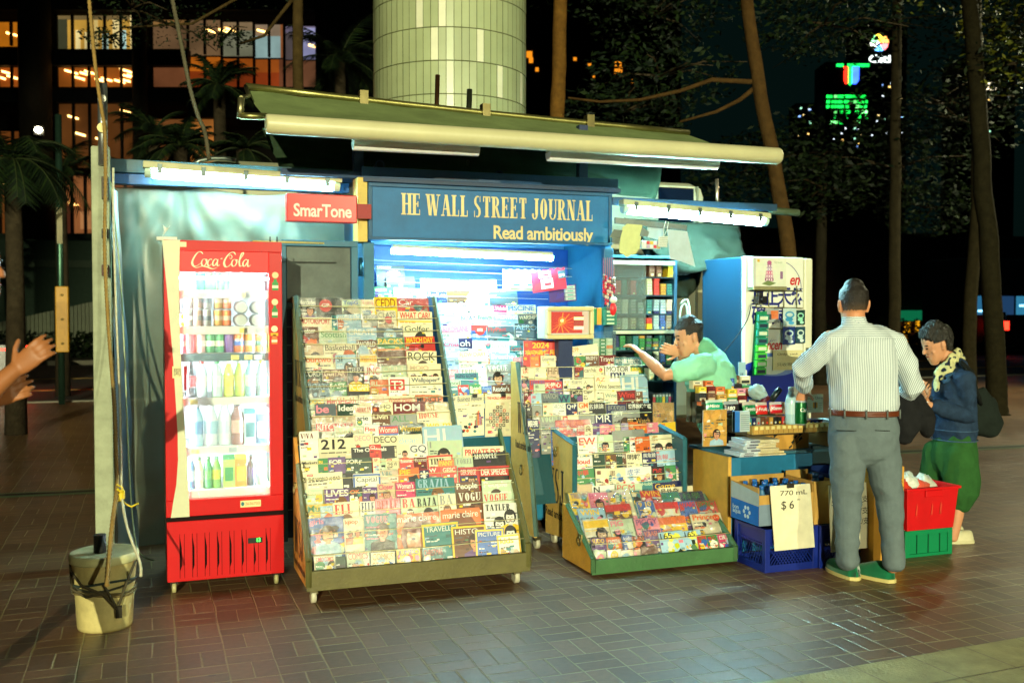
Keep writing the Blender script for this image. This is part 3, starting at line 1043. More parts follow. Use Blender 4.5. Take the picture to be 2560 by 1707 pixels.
rope([atY(218, -60, 6.58), atY(228, 60, 6.58), atY(240, 180, 6.58), atY(252, 262, 6.57), atY(262, 330, 6.57), atY(264, 460, 6.56), atY(262, 620, 6.55), atY(268, 760, 6.5), atY(276, 880, 6.4), atY(286, 1010, 6.1), atY(290, 1140, 5.8), atY(292, 1220, 5.55), atY(282, 1300, 5.35), atY(272, 1395, 5.2), atY(267, 1462, 5.06)],
     0.011, S(150, 120, 60), "long twisted brown rope from above the timber post down to the bucket")
rope([atY(420, -60, 7.3), atY(437, 30, 7.3), atY(455, 120, 7.3), atY(475, 220, 7.3), atY(495, 290, 7.3), atY(512, 330, 7.3), atY(523, 400, 7.3)],
     0.014, S(84, 78, 56), "dark twisted rope slanting down to the left roof beam")
rope([atY(283, 420, 6.6), atY(284, 560, 6.6), atY(290, 760, 6.5), atY(298, 960, 6.2), atY(302, 1130, 5.8), atY(306, 1250, 5.5), atY(322, 1330, 5.3), atY(350, 1405, 5.2), atY(352, 1440, 5.15)],
     0.007, S(205, 200, 170), "thin white cord running down beside the brown rope to the bucket rim", "cord", "cord", False)
rope([atY(276, 455, 6.62), atY(300, 680, 6.62), atY(312, 900, 6.62), atY(322, 1150, 6.6), atY(335, 1330, 6.5), atY(352, 1385, 6.4), atY(385, 1400, 6.35)],
     0.005, S(175, 190, 150), "thin pale green cord trailing from the plastic sheet to the ground", "cord", "cord", False)
for y0, y1, c in ((442, 498, S(70, 60, 44)), (572, 596, S(54, 48, 40)), (662, 690, S(84, 44, 26))):
 a_, c_ = atY(254, y1, 6.6), atY(272, y0, 6.6)
 m = MB()
 m.box((0, 0, 0), (c_.x - a_.x, 0.04, c_.z - a_.z), c)
 put(m.build("rope_clamp", RUSTY, loc=a_, bevel=0.004), {442: "grey metal clamp highest on the brown rope", 572: "dark metal clamp in the middle of the brown rope", 662: "rusty brown clamp lowest on the brown rope"}[y0], "clamp", "clamps on the brown rope")
m = MB()
kn = atY(302, 1243, 5.52)
for k in range(5):
 m.tube([(0.018 * math.cos(a * 0.9 + k), 0.018 * math.sin(a * 0.9 + k), 0.012 * k - 0.03 + 0.004 * a) for a in range(8)], 0.005, S(225, 196, 40), n=6)
m.tube([(0, 0, 0), (0.02, -0.01, -0.03), (0.05, -0.01, -0.05), (0.085, 0, -0.035)], 0.005, S(225, 196, 40), n=6)
m.tube([(0, 0, 0), (0.01, 0, 0.05), (-0.02, 0, 0.07)], 0.004, S(225, 196, 40), n=6)
put(m.build("cord_knot", PLASTIC, loc=kn), "yellow plastic cord knotted round the ropes above the bucket", "knot")
bp_ = atZ(262, 1570)
bk = thing("bucket", "battered pale plastic bucket with a lid, bound with ropes, on the left", "bucket", (bp_.x, bp_.y + 0.05, 0))
m = MB()
m.lathe([(0.130, 0.0), (0.134, 0.015), (0.138, 0.1), (0.148, 0.26), (0.156, 0.33), (0.158, 0.335), (0.158, 0.345)], S(216, 200, 132), n=36)
m.build("pail", mat("pail_plastic", 0.55, dirt=0.45, dirt_scale=5, bump=0.1), bk)
m = MB()
m.lathe([(0.164, 0.338), (0.168, 0.345), (0.168, 0.375), (0.16, 0.385), (0.15, 0.38), (0.02, 0.378)], S(206, 204, 150), n=36)
m.build("lid", mat("pail_lid", 0.6, dirt=0.4, dirt_scale=9), bk)
m = MB()
m.tube([(-0.02, 0, 0.30), (-0.02, 0, 0.47)], 0.03, S(38, 36, 30), n=10)
m.build("stump", RUSTY, bk)
m = MB()
for k, (z, r) in enumerate(((0.20, 0.15), (0.225, 0.152), (0.245, 0.153), (0.185, 0.148))):
 m.tube([(r * math.cos(a * 0.35), r * math.sin(a * 0.35), z + 0.012 * math.sin(a * 0.7 + k * 2) + 0.01 * nz(a, k)) for a in range(19)], 0.006, [S(96, 84, 50), S(60, 60, 44), S(40, 56, 50), S(120, 104, 60)][k], n=6)
for pts in ([(-0.15, -0.06, 0.30), (-0.1, -0.14, 0.25), (0.0, -0.158, 0.2), (0.06, -0.15, 0.12)], [(0.15, -0.06, 0.34), (0.11, -0.12, 0.25), (0.07, -0.145, 0.14)], [(-0.16, 0.0, 0.33), (-0.15, -0.07, 0.22), (-0.08, -0.14, 0.19), (0.02, -0.157, 0.21)], [(0.0, -0.16, 0.25), (0.04, -0.155, 0.17), (0.07, -0.143, 0.1)]):
 m.tube(pts, 0.007, S(74, 66, 42), n=6)
m.build("rope_binding", mat("rope_fibre", 0.9), bk)
m = MB()
m.box((0.055, -0.156, 0.075), (0.085, -0.14, 0.135), S(44, 40, 30))
m.build("strap_end", DULL, bk)
# ------------------------------------------------------------------ display racks
def castor(m_, r=0.04, x=0, y=0):
 m_.box((x - 0.022, y - 0.02, r * 1.4), (x + 0.022, y + 0.02, r * 2.1), S(120, 112, 84))
def rack(name, label, X0, X1, prof, cols, parts, wires, Y0, z0, slope_b, front=None, text=None, rings=(), castors=(), board=True, off=0.13):
 """prof: side outline (Y, Z). cols: outer, edge, right panel"""
 t = thing(name, label, "display rack", ((X0 + X1) / 2, prof[0][0], 0), 0, "magazine racks of the newsstand")
 def nb():
  return at_world(MB(), t)
 outer, edge, right = cols
 for X, sgn, c in ((X0, 1, outer), (X1, -1, right)):
  m = nb()
  m.prism(prof, 'x', X, X + sgn * 0.022, c)
  side = m.build("side_panel", RUSTY if c == outer else PAINT, t, bevel=0.003)
  m = nb()
  k = [p for p in prof]
  for a, c2 in zip(parts["front"], parts["front"][1:]):
   m.tube([(X + sgn * 0.011, a[0] - 0.012, a[1]), (X + sgn * 0.011, c2[0] - 0.012, c2[1])], 0.018, edge, n=4, sm=False)
  m.build("edge_strip", RUSTY, side)
  if sgn == 1 and text:
   for s, yy, zz, w, h, st in text:
    m = nb()
    m.T = m.T @ Matrix.Translation((X - 0.0015, yy, zz)) @ Matrix.Rotation(-math.pi / 2, 4, 'Z')
    m.text(s, 0, 0, w, h, 0, S(28, 28, 34), style=st, fit=False)
    m.build("lettering", PAINT, side)
  if sgn == 1:
   for yy, zz in rings:
    m = nb()
    m.T = m.T @ Matrix.Translation((X - 0.006, yy, zz)) @ Matrix.Rotation(-math.pi / 2, 4, 'Z')
    m.box((-0.022, -0.006, 0.0), (0.022, 0.006, 0.03), S(170, 150, 90))
    m.tube([(0.024 * math.sin(a * 0.45), -0.008, -0.012 - 0.026 * math.cos(a * 0.45)) for a in range(-5, 15)], 0.0045, S(150, 130, 80), n=6)
    m.build("ring_handle", METAL, side)
 if board:
  m = nb()
  zt, zb = max(p[1] for p in prof), parts.get("zb", 0.1)
  def Yb(z):
   return Y0 + slope_b * (z - z0) + off
  m.prism([(Yb(zt - 0.05), zt - 0.05), (Yb(zb), zb), (Yb(zb) + 0.015, zb), (Yb(zt - 0.05) + 0.015, zt - 0.05)], 'x', X0 + 0.024, X1 - 0.024, S(30, 84, 96))
  m.build("back_board", PAINT, t)
 for z in wires:
  m = nb()
  yy = Y0 + slope_b * (z - z0) - 0.028
  m.tube([(X0 + 0.02, yy, z + 0.004), ((X0 + X1) / 2, yy, z - 0.002), (X1 - 0.02, yy, z + 0.004)], 0.0022, S(226, 214, 160), n=5)
  m.build("wire", PLASTIC, t)
  m = nb()
  m.tube([(X0 + 0.024, yy + 0.02, z + 0.012), (X0 + 0.03, yy - 0.008, z + 0.012), (X0 + 0.034, yy - 0.008, z - 0.01), (X0 + 0.03, yy + 0.006, z - 0.012)], 0.003, S(60, 52, 40), n=5)
  m.build("hook", METAL, t)
 if front:
  m = nb()
  (fy0, fz0, fy1, fz1, fc) = front
  m.box((X0 + 0.0, fy0, fz0), (X1, fy1, fz1), fc)
  m.build("front_rail", RUSTY, t, bevel=0.003)
  m = nb()
  m.box((X0 + 0.024, fy1 + 0.002, fz0 + 0.01), (X1 - 0.024, prof[-1][0] if False else max(p[0] for p in prof) - 0.01, fz0 + 0.03), S(90, 90, 60))
  m.build("bottom_board", DULL, t)
 for x, y in castors:
  m = nb()
  castor(m, 0.04, x, y)
  cc = m.build("castor", METAL, t)
  m = nb()
  m.T = m.T @ Matrix.Translation((x, y + 0.012, 0.04)) @ Matrix.Rotation(math.pi / 2, 4, 'Y')
  m.lathe([(0.03, -0.016), (0.04, -0.012), (0.04, 0.012), (0.03, 0.016)], S(200, 196, 170), n=18)
  m.build("wheel", PLASTIC, cc)
 return t
rack("magazine_rack", "tall sloping magazine rack left of the kiosk opening, behind the low left cart", 0.885, 1.82,
     [(6.02, 0.09), (6.02, 0.86), (6.52, 1.70), (6.66, 1.70), (6.66, 0.09)], (S(224, 184, 96), S(96, 110, 84), S(38, 92, 140)),
     {"front": [(6.02, 0.1), (6.02, 0.86), (6.52, 1.70)], "zb": 0.8}, [0.965, 1.06, 1.14, 1.225, 1.31, 1.395, 1.475, 1.555, 1.635], 6.06, 0.90, 0.58,
     text=[("WSJ", 6.50, 1.13, 0.3, 0.17, 'serif'), ("Read ambitiously", 6.5, 1.02, 0.42, 0.07, 'b')], rings=[(6.3, 0.82)], castors=[(0.95, 6.1), (1.75, 6.1)])
rack("magazine_cart", "low wheeled magazine cart with rusty sides, front left of the newsstand", 0.800, 2.105,
     [(5.48, 0.085), (5.48, 0.22), (5.86, 0.70), (5.98, 0.86), (5.99, 0.86), (5.99, 0.085)], (S(220, 150, 62), S(104, 100, 52), S(84, 104, 66)),
     {"front": [(5.48, 0.1), (5.48, 0.24), (5.86, 0.72)], "zb": 0.12}, [0.255, 0.36, 0.465, 0.56, 0.64, 0.72], 5.49, 0.16, 0.59,
     front=(5.465, 0.075, 5.49, 0.185, S(104, 98, 52)), text=[("WSJ", 5.94, 0.20, 0.34, 0.21, 'serif'), ("Read ambitiously", 5.96, 0.115, 0.44, 0.06, 'b')],
     rings=[(5.86, 0.58)], castors=[(0.84, 5.50), (2.03, 5.50), (0.86, 5.92), (2.0, 5.92)], off=0.10)
rack("magazine_rack", "tall yellow sided magazine rack at the middle, below the small display set", 2.415, 3.385,
     [(6.20, 0.09), (6.30, 0.55), (6.56, 1.25), (6.66, 1.25), (6.66, 0.09)], (S(232, 190, 100), S(92, 120, 110), S(40, 96, 130)),
     {"front": [(6.20, 0.1), (6.30, 0.55), (6.56, 1.25)], "zb": 0.3}, [0.80, 0.885, 0.97, 1.055, 1.14, 1.215], 6.34, 0.80, 0.33,
     text=[("WSJ", 6.52, 0.76, 0.20, 0.22, 'serif'), ("Read ambitiously", 6.56, 0.64, 0.30, 0.07, 'b')], rings=[(6.42, 0.52)], castors=[(2.46, 6.26), (3.3, 6.26)], off=0.09)
rack("magazine_cart", "blue edged wheeled magazine cart standing behind the children's tray", 2.60, 3.44,
     [(5.98, 0.10), (5.98, 0.735), (6.44, 0.80), (6.46, 0.80), (6.46, 0.06)], (S(234, 192, 102), S(36, 104, 118), S(36, 96, 110)),
     {"front": [(5.985, 0.12), (5.985, 0.735), (6.42, 0.80)], "zb": 0.3}, [0.50, 0.575, 0.65, 0.725], 6.02, 0.45, 0.42,
     text=[("WSJ", 6.43, 0.30, 0.30, 0.24, 'serif'), ("Read ambitiously", 6.45, 0.18, 0.46, 0.075, 'b')], rings=[(6.25, 0.66)], castors=[(2.64, 6.38), (2.66, 6.1), (3.38, 6.1)], off=0.10)
rack("book_tray", "low sloping tray of children's books and comics, front right of the newsstand", 2.50, 3.515,
     [(5.465, 0.02), (5.465, 0.11), (5.87, 0.37), (5.92, 0.37), (5.92, 0.02)], (S(224, 160, 56), S(70, 110, 70), S(60, 110, 80)),
     {"front": [(5.47, 0.03), (5.47, 0.11), (5.87, 0.37)], "zb": 0.05}, [0.185], 5.50, 0.16, 1.25,
     front=(5.455, 0.015, 5.48, 0.105, S(64, 112, 64)), rings=[(5.62, 0.2)], board=True, off=0.12)
# ------------------------------------------------------------------ magazines
A_ROWS = """
85,275,105,a,w,Mercedes,f w|275,530,105,k,r,GP,D w|530,715,120,q,b,TopG,b w|715,860,120,c,p,Torq,b w|845,1065,100,y,R,CEDD,h60|1070,1365,110,r,w,Car,b w
95,425,285,c,r,MOTORSPORT,b w|415,480,270,t,k,II,p|480,715,265,l,w,WHEELS SUV,b w|720,880,265,a,w,CLASSIC,b w|880,1065,235,c,s,CLASS,b w|1065,1400,230,c,r,WHAT CAR?,Uy h45
100,290,390,B,w,Outdoor,b w|295,575,420,q,g,Scottish,s w|570,860,400,l,w,CREATE,s w|860,1115,390,s,l,GOLF,D w|1120,1400,365,c,G,Golfer,f
120,345,560,e,w,EF,f w|345,670,550,c,k,Basketball,b w|670,870,520,B,w,WORLD,b w|865,1140,490,g,y,PACKS,Mg o w|1140,1435,480,r,y,MATCH DAY,c
120,440,665,c,o,Fourtwo,c w|470,670,665,l,k,SI,f w|700,870,665,c,r,World S,My w|870,1145,625,B,e,,s w|1150,1445,620,c,k,ROCK,f h55
130,335,810,G,w,WORD,f w|335,570,800,B,e,GUITAR,f w|570,730,775,k,w,TELEV,f w|725,915,770,w,r,UNC,f w h50|915,1160,765,q,c,QULT,p w|1160,1475,755,c,e,MOJO,F4
175,410,930,s,l,BOATS,b w|410,580,930,g,w,FAST,b w|580,785,940,k,w,PC GAM,My|800,970,905,o,c,RL,b w|975,1175,875,w,w,T3,Q|1180,1500,870,c,s,Wallpaper*,L
200,370,1085,q,y,DOGS,b w|370,690,1075,c,r,Men'sHealth,f w|695,970,1065,c,p,Men'sHealth,f w|975,1240,1060,c,r,Women'sHealth,f|1240,1510,1060,o,k,MUSCLE,f w
265,470,1140,s,p,be,h50|470,690,1140,G,w,Ideal,|630,815,1160,c,r,AMERICAN,serif w|815,885,1165,R,o,O,D|885,1020,1135,c,k,HO,|1015,1330,1130,R,w,HOM,h45|1240,1595,1140,c,d,HOUSE,serif w
215,440,1270,e,w,LIVI,w|440,655,1265,e,q,LIV,w|660,815,1250,w,k,arie,d2|815,1000,1225,B,c,Livin,|1000,1260,1245,a,g,ALL,|1265,1610,1215,c,r,HOUSE &,serif
265,635,1325,w,w,KITCHENS,Mr w|455,735,1360,q,e,Kitchen,b w|735,880,1355,w,r,Flea,|880,1080,1355,b,w,Women,Mr|1080,1330,1345,G,y,Women,f w|1330,1655,1320,c,y,we me,f
"""
B_ROWS = """
95,255,75,w,R,V!VA,serif h28 T330|255,670,125,c,k,212,h60 T320 serif0|560,720,95,c,p,DECO,T300|715,935,100,c,k,DECO,T300|930,1140,105,c,l,dear,T300|1145,1475,40,l,w,HI,h90 T340
540,910,200,k,w,The Originals,h30|690,790,175,r,w,O,|920,1030,180,c,k,,f|1030,1190,175,w,n,GQ,h50|1185,1480,145,q,a,I,f|1480,1820,210,c,r,PRIVATE EYE,
110,260,310,c,k,Markets,h20|260,345,305,g,y,BI,|345,480,300,v,w,FOR,|480,605,295,G,w,FOR,$|605,720,300,G,w,F,$|720,780,290,c,r,SP,|780,840,300,q,r,S,|840,945,295,c,k,THE W,Q|945,1065,295,r,w,Economist,h20|1065,1180,285,R,w,Econo,h20|1180,1405,270,c,k,TIME,Fr serif|1280,1415,310,o,y,PANY,|1420,1570,290,q,a,FOREI,serif|1570,1850,250,k,w,MONOCLE,serif h30
160,470,425,c,k,THE WORLD AHEAD,h22 Q|470,545,425,k,a,II,p|545,780,430,w,k,Capital,Fb|780,935,395,e,t,VOG,serif w|935,1110,385,o,y,PIE,b $|1110,1195,390,r,w,*,h50 Mn|1195,1305,370,r,w,W,|1305,1435,365,r,c,GESC,$|1435,1610,370,n,w,DER SPIEGE,Fr Mr f $|1605,1890,360,k,w,DER SPIEGEL,Fr Mr f $
150,300,560,q,c,Home,b $|300,520,555,v,w,LIVES,f|515,630,555,k,o,OK,c $|625,750,545,v,w,InTou,f|760,910,510,e,m,Closer,f|910,1075,500,m,w,Woman's,|1080,1410,465,t,l,GRAZIA,f serif h50|1425,1630,500,B,w,People,f h45|1640,1915,485,q,w,People,f h45 $
160,390,690,y,g,Mums,b w|280,385,700,l,w,Baby,b|385,605,680,c,r,ELL,f serif h55|605,735,660,w,n,ELLE,serif h55|730,940,645,p,r,BELLE,serif w h55|955,1090,630,q,r,BA,f serif $ h55|1090,1280,625,q,k,BAZA,f serif h55|1280,1430,600,c,a,BA,f serif h55|1430,1650,580,B,w,VOGU,serif h50 $|1645,1940,590,q,r,VOGUE,serif h45
170,480,805,b,p,girls,f c w|475,640,810,c,o,kpop,F2 w|635,915,780,t,p,VOGUE,serif f w|915,1290,775,o,w,marie claire,F1 w|1300,1640,745,o,w,marie claire,F1|1650,1985,680,w,k,Tatler,serif F3 L T250
1140,1455,855,t,w,TRAVELLE,Fy h30|1385,1685,875,B,w,HISTO,Fy f h30|1580,1825,900,b,w,PICTURE,Fy h22|1780,1980,950,w,y,kids,Fy b T170
220,400,1130,c,r,JUMBO COMICS,c w T150|400,490,1140,G,w,,b T140|500,695,1100,q,r,COMICS,c w T150|700,905,1095,c,d,COMICS,c w T150|925,1130,1070,y,b,JUMBO,c w T160|1145,1330,1070,t,r,CHRISTMAS,c w T160
"""
I_ROWS = """
225,485,235,k,w,SCIENTIFIC,N serif h18|320,575,345,k,o,SCIENTIFIC,serif h22|620,890,355,w,s,Traveller,h34|895,1085,370,w,e,Traveller,|1085,1330,370,w,i,TRAVEL+,h20
205,375,440,g,w,ORIENT,serif c h22|375,500,445,w,l,Ko,|500,630,450,l,b,Q5,|680,885,470,n,w,RealLead,$|870,1080,470,B,y,Nation,c|1085,1250,470,w,k,HISTO,serif h30|1250,1515,450,s,w,JETSETTER,h22
760,960,590,l,w,JOURNAL,serif h22|970,1115,585,w,n,L'Histoire,h20|1115,1290,610,w,m,Le Point,c|1285,1420,600,m,w,L'Hebdo,|1420,1685,600,q,b,PISCINE,b
800,970,690,l,s,,N|980,1140,690,w,n,BOAT,h34|1140,1290,690,q,s,French,|1290,1525,680,l,w,YACHTING,h32|1525,1720,690,s,c,WARSHIPS,b h30
820,1085,790,w,m,AEROPLANE,Mp|1085,1245,775,b,w,AIRFIX,Mr D|1240,1485,800,s,r,FlyPast,h40 b|1485,1700,770,s,l,AERO,L
830,985,930,l,m,Cross,|985,1110,915,n,w,oh,h45|1095,1265,925,w,p,bon app,c|1265,1510,930,w,a,bake,h42|1435,1565,970,t,r,Cook,c
810,980,1025,l,w,COLOURING,|980,1250,1030,c,y,FLOW DIARY,h30|1255,1490,1040,l,w,Breathe,|1480,1575,1080,p,w,杂志,
840,985,1195,p,w,MARSIG,|985,1235,1180,w,a,PRIDE,serif|1235,1460,1150,a,w,VOGUE,serif f h45
880,1000,1290,q,k,food,|940,1160,1225,t,n,AGING SLOWER,h28
890,975,1345,t,w,Outside,T170|970,1075,1340,r,w,Prayer,c T170|1075,1190,1340,g,w,Read,c T170|1190,1285,1340,b,l,Relax,b T170|1285,1455,1340,B,w,Reader's,f T170
"""
P_ROW = "1560,1655,1065,c,k,How we Build,T260 L|1655,1925,1055,c,s,Business Review,T290 L h36 Z|1925,2185,1055,c,r,THE WORLD AHEAD 2024,T290 h20 X"
C_ROWS = """
110,490,50,r,y,2024,J h38 T230|560,860,110,c,d,號外,h34 T220 H
110,185,200,r,y,福,|185,270,200,o,y,牛运,|270,415,195,c,a,Gourmet,|415,535,195,B,w,BamB,|530,605,195,n,w,SH,|605,720,200,g,o,食,c|720,850,190,B,w,畅游行,|850,1010,195,R,w,Travel,|990,1250,215,t,w,味道旅遊,f w
80,220,305,c,r,读,h40|215,330,305,c,a,文,|335,450,305,e,B,HiFi,h45|450,515,310,n,d,音,|515,605,305,c,r,TOP,|600,690,300,R,r,TOP,b|690,830,305,c,k,car/hk,|825,895,305,c,r,杜,D|900,1145,290,w,k,MOTOR,|1035,1290,300,G,y,今日特區,Mg f|945,1240,350,w,n,mu,h40
90,170,430,n,d,食,c|165,420,430,r,b,明周,c|200,310,470,q,k,美,|315,500,450,v,w,天使心,Mr|500,570,430,w,d,香港,|570,690,430,c,a,藝術刊,|695,800,430,c,k,人,f|800,945,395,c,o,AZ,|1060,1325,400,l,w,HI,h90 T260|815,1110,465,c,k,Wine Spectator,serif0
115,200,550,R,w,肉,c|190,290,575,l,r,崇,|290,455,560,s,a,WATCH,|450,575,575,t,n,W,h50|575,695,530,k,c,Cafe,c|695,810,525,c,k,Cigar,|905,1035,555,c,t,Wine,|1030,1210,545,R,r,Wine,c h40|1210,1280,545,B,w,23,
130,195,700,k,w,W,|200,290,690,a,w,,f|290,385,670,c,o,時,|385,530,665,w,a,CHRONO,|530,640,660,n,w,Q+P,h40|640,750,645,c,o,GM,h40|745,915,660,k,w,名錶論,|915,1110,670,n,a,名錶新知2023,|1110,1365,655,k,w,世界腕錶年鑑,h36
150,265,820,n,w,眼視,h45|275,465,785,a,q,VOGUE,serif|480,650,780,c,r,風,c|650,810,770,a,e,,f|810,980,770,n,w,MR,h50|980,1250,735,a,w,JET,f h40|1115,1365,800,k,d,HK Watch,|1365,1570,655,d,c,,F5 T250 w
375,465,895,b,w,2024,|465,540,890,r,w,龍,|415,760,825,r,o,新年快樂,w|520,635,880,o,w,贏,f|630,710,870,r,w,龍,h40|700,780,870,c,B,良,h40|780,880,870,v,q,龍,|860,950,870,p,c,唐,|940,1005,870,p,r,福,|1000,1065,870,c,a,色,|1060,1140,860,i,R,年,|1130,1230,860,o,c,運,f|1230,1325,860,o,R,食,|1325,1440,850,p,w,福,|1435,1605,850,y,o,贏,f
410,650,995,c,r,明周,h40
"""
D_ROWS = """
640,830,990,w,r,EW,h50|830,985,975,q,w,美,f|985,1300,945,a,q,,f|1090,1150,990,g,w,III,p|1140,1205,990,w,r,FMO,|1200,1345,995,o,w,經,h40|1345,1620,970,c,d,選,F2 h40
620,780,1200,w,r,loud,c|780,1075,1145,G,c,藝,h30|910,1020,1165,B,y,天,c|985,1115,1150,B,w,新紀元,|1110,1265,1150,c,k,明報,h40|1265,1410,1140,n,w,廣角鏡,|1400,1650,1130,l,r,信報,Q h36
620,810,1310,g,r,中華,c|810,940,1310,c,R,書,b|940,1110,1310,c,B,畫,c|1110,1360,1295,w,b,虎字,c|1360,1490,1290,k,r,門虎,f|1490,1600,1285,g,B,龍,c|1590,1690,1280,v,d,中,c
620,790,1470,e,a,,b|780,1000,1470,w,k,N,c|1000,1260,1450,q,r,PCM,h40|1260,1560,1425,t,q,Hobby,h30|1380,1690,1440,n,y,Game,c|1430,1770,1490,c,k,号外杂,T180
"""
E_ROWS = """
310,500,600,y,v,TREND,c w|495,690,600,p,m,B,f w|690,760,600,e,r,,c w|750,920,570,c,i,Cut,c w|920,1010,580,t,y,Fun,c w|1000,1200,585,r,y,WIN,Mr c w|1215,1405,605,t,g,BUGS,c w|1405,1635,600,n,g,科學,c w h50
400,660,760,l,y,WIN,c w|660,920,720,B,r,SECRET,Mr c w|980,1145,690,b,y,9 10,c w|1145,1385,695,c,r,BOOK & DOCK SET!,Mr c w|1385,1560,690,b,r,WARS,c w|1555,1755,690,r,g,EXTINCT,c w
455,715,870,c,y,SALM,My f w|710,950,870,q,p,PIG,c w|950,1190,860,p,v,PIGGY,c w|1190,1465,840,y,o,127,Mo c w|1500,1810,810,c,o,Princess,V c w
530,675,1040,v,y,SUDO,T190 w|680,830,1050,o,w,CROSSW,T190 c w|830,930,1020,b,w,kids,T200 c w|920,1060,1020,k,o,FUN,T200 c w|1040,1210,970,v,o,KRASH,T210 c w|1195,1440,990,l,k,165,A T210|1440,1615,970,l,k,165,A T210|1585,1690,1030,r,g,怪乙,T180 c|1685,1790,1030,g,r,怪乙,T180 c|1790,1930,1010,m,w,口頭風,T180 c
575,700,1180,q,p,,c w T120|700,845,1160,w,y,FOR KIDS,T120 D w|845,970,1170,c,r,,c w T120|970,1040,1170,e,o,,c w T120|1040,1210,1150,B,l,,b w T120
"""
RACKS = [
 ("A", A_ROWS, (720, 720, 2274 / 580), (6.06, 0.90, 0.58), 14, "tall left rack", 0.275),
 ("B", B_ROWS, (720, 1060, 2045 / 600), (5.49, 0.16, 0.59), 15, "low left cart", 0.275),
 ("I", I_ROWS, (880, 600, 2352 / 640), (6.76, 1.10, 0.50), 12, "kiosk shelves", 0.26),
 ("C", C_ROWS, (1280, 840, 2274 / 580), (6.34, 0.80, 0.33), 6, "tall middle rack", 0.26),
 ("D", D_ROWS, (1280, 840, 2274 / 580), (6.02, 0.45, 0.42), 9, "blue edged cart", 0.25),
 ("E", E_ROWS, (1340, 1080, 2195 / 560), (5.53, 0.16, 1.25), 38, "children's tray", 0.23),
]
ART = ['r', 'y', 'b', 'g', 'o', 'p', 't', 'w', 'k', 'l', 'e', 'v', 'w', 'c', 'y', 'l', 'q']
def cover(m, w, h, bg, tc, title, style, rnd, wrap):
 """the printed front of a magazine, local X-Z plane, top edge at z = h"""
 st = style.split()
 mi = 0
 yy = [-0.0006]
 def y():
  yy[0] -= 0.00025
  return yy[0]
 base = K(bg)
 def tone(c, k):
  return tuple(min(1, q * k) for q in c)
 inset = 0.0
 for s in st:
  if len(s) == 2 and s[0] == 'F' and s[1].isalpha():
   m.rect(0.001, 0.001, w - 0.001, h - 0.001, y(), s[1], mi)
   inset = min(0.012, w * 0.07)
   m.rect(inset, inset, w - inset, h - inset, y(), bg, mi)
 x0, x1 = inset + 0.004, w - inset - 0.004
 W = x1 - x0
 zt = h - inset
 th = min(0.038, 0.22 * W + 0.008)
 for s in st:
  if s[0] == 'h' and s[1:].isdigit():
   th = int(s[1:]) / 1000
 m.rect(x0 - 0.003, inset + 0.001, x1 + 0.003, zt - th - 0.02, y(), tone(base, rnd.uniform(0.85, 1.25)), mi)
 for k in range(26):
  cx, cz, r = rnd.uniform(x0, x1), rnd.uniform(inset + 0.01, zt - th - 0.022), rnd.uniform(0.004, 0.016)
  a, c2 = max(x0, cx - r), min(x1, cx + r)
  m.rect(a, max(inset + 0.003, cz - r * 0.6), c2, min(zt - th - 0.02, cz + r * 0.6), yy[0] - 0.00012 - 0.000004 * k, tone(base, rnd.uniform(0.45, 1.5)) if rnd.random() < 0.6 else K(rnd.choice(ART)), mi)
 y()
 def person(cx, cz, r, hair=None, skin=None):
  sk = skin or tuple(q * rnd.uniform(0.8, 1.1) for q in S(205, 152, 116))
  hc = hair or rnd.choice([S(30, 24, 20), S(60, 38, 22), S(24, 22, 24), S(120, 80, 40)])
  cl = K(rnd.choice(ART))
  yb = y()
  m.poly([(max(x0, cx - 2.1 * r), yb, max(0.004, cz - 4 * r)), (min(x1, cx + 2.1 * r), yb, max(0.004, cz - 4 * r)), (min(x1, cx + 1.9 * r), yb, cz - 1.7 * r), (cx + 0.6 * r, yb, cz - 1.15 * r), (cx - 0.6 * r, yb, cz - 1.15 * r), (max(x0, cx - 1.9 * r), yb, cz - 1.7 * r)], cl, mi)
  m.disc(cx, cz + 0.12 * r, 1.15 * r, 1.3 * r, y(), hc, mi, 16)
  m.rect(cx - 0.4 * r, cz - 1.5 * r, cx + 0.4 * r, cz - 0.6 * r, y(), tone(sk, 0.8), mi)
  m.disc(cx, cz - 0.12 * r, 0.8 * r, 1.08 * r, y(), sk, mi, 16)
  m.disc(cx, cz + 0.75 * r, 0.82 * r, 0.42 * r, y(), hc, mi, 12)
  q = y()
  for sx in (-0.34, 0.34):
   m.disc(cx + sx * r, cz + 0.0 * r, 0.15 * r, 0.09 * r, q, S(36, 26, 24), mi, 8)
  m.disc(cx, cz - 0.66 * r, 0.26 * r, 0.09 * r, q, S(150, 60, 56), mi, 8)
  m.rect(cx - 0.06 * r, cz - 0.38 * r, cx + 0.1 * r, cz - 0.08 * r, q, tone(sk, 0.75), mi)
 def blob(cx, cz, r, c):
  n = rnd.randint(6, 11)
  yb = y()
  a0 = rnd.random() * 6
  m.poly([(min(x1, max(x0, cx + r * rnd.uniform(0.6, 1.2) * math.cos(a0 + 6.283 * k / n))), yb, min(zt - 0.004, max(inset + 0.004, cz + r * rnd.uniform(0.6, 1.2) * math.sin(a0 + 6.283 * k / n)))) for k in range(n)], c, mi)
 low = zt - th - 0.012
 if 'b' in st:
  for k in range(5):
   blob(rnd.uniform(x0, x1), low - rnd.uniform(0.005, 0.14), rnd.uniform(0.012, 0.05), tone(K(rnd.choice(ART + [bg, bg])), rnd.uniform(0.5, 1)))
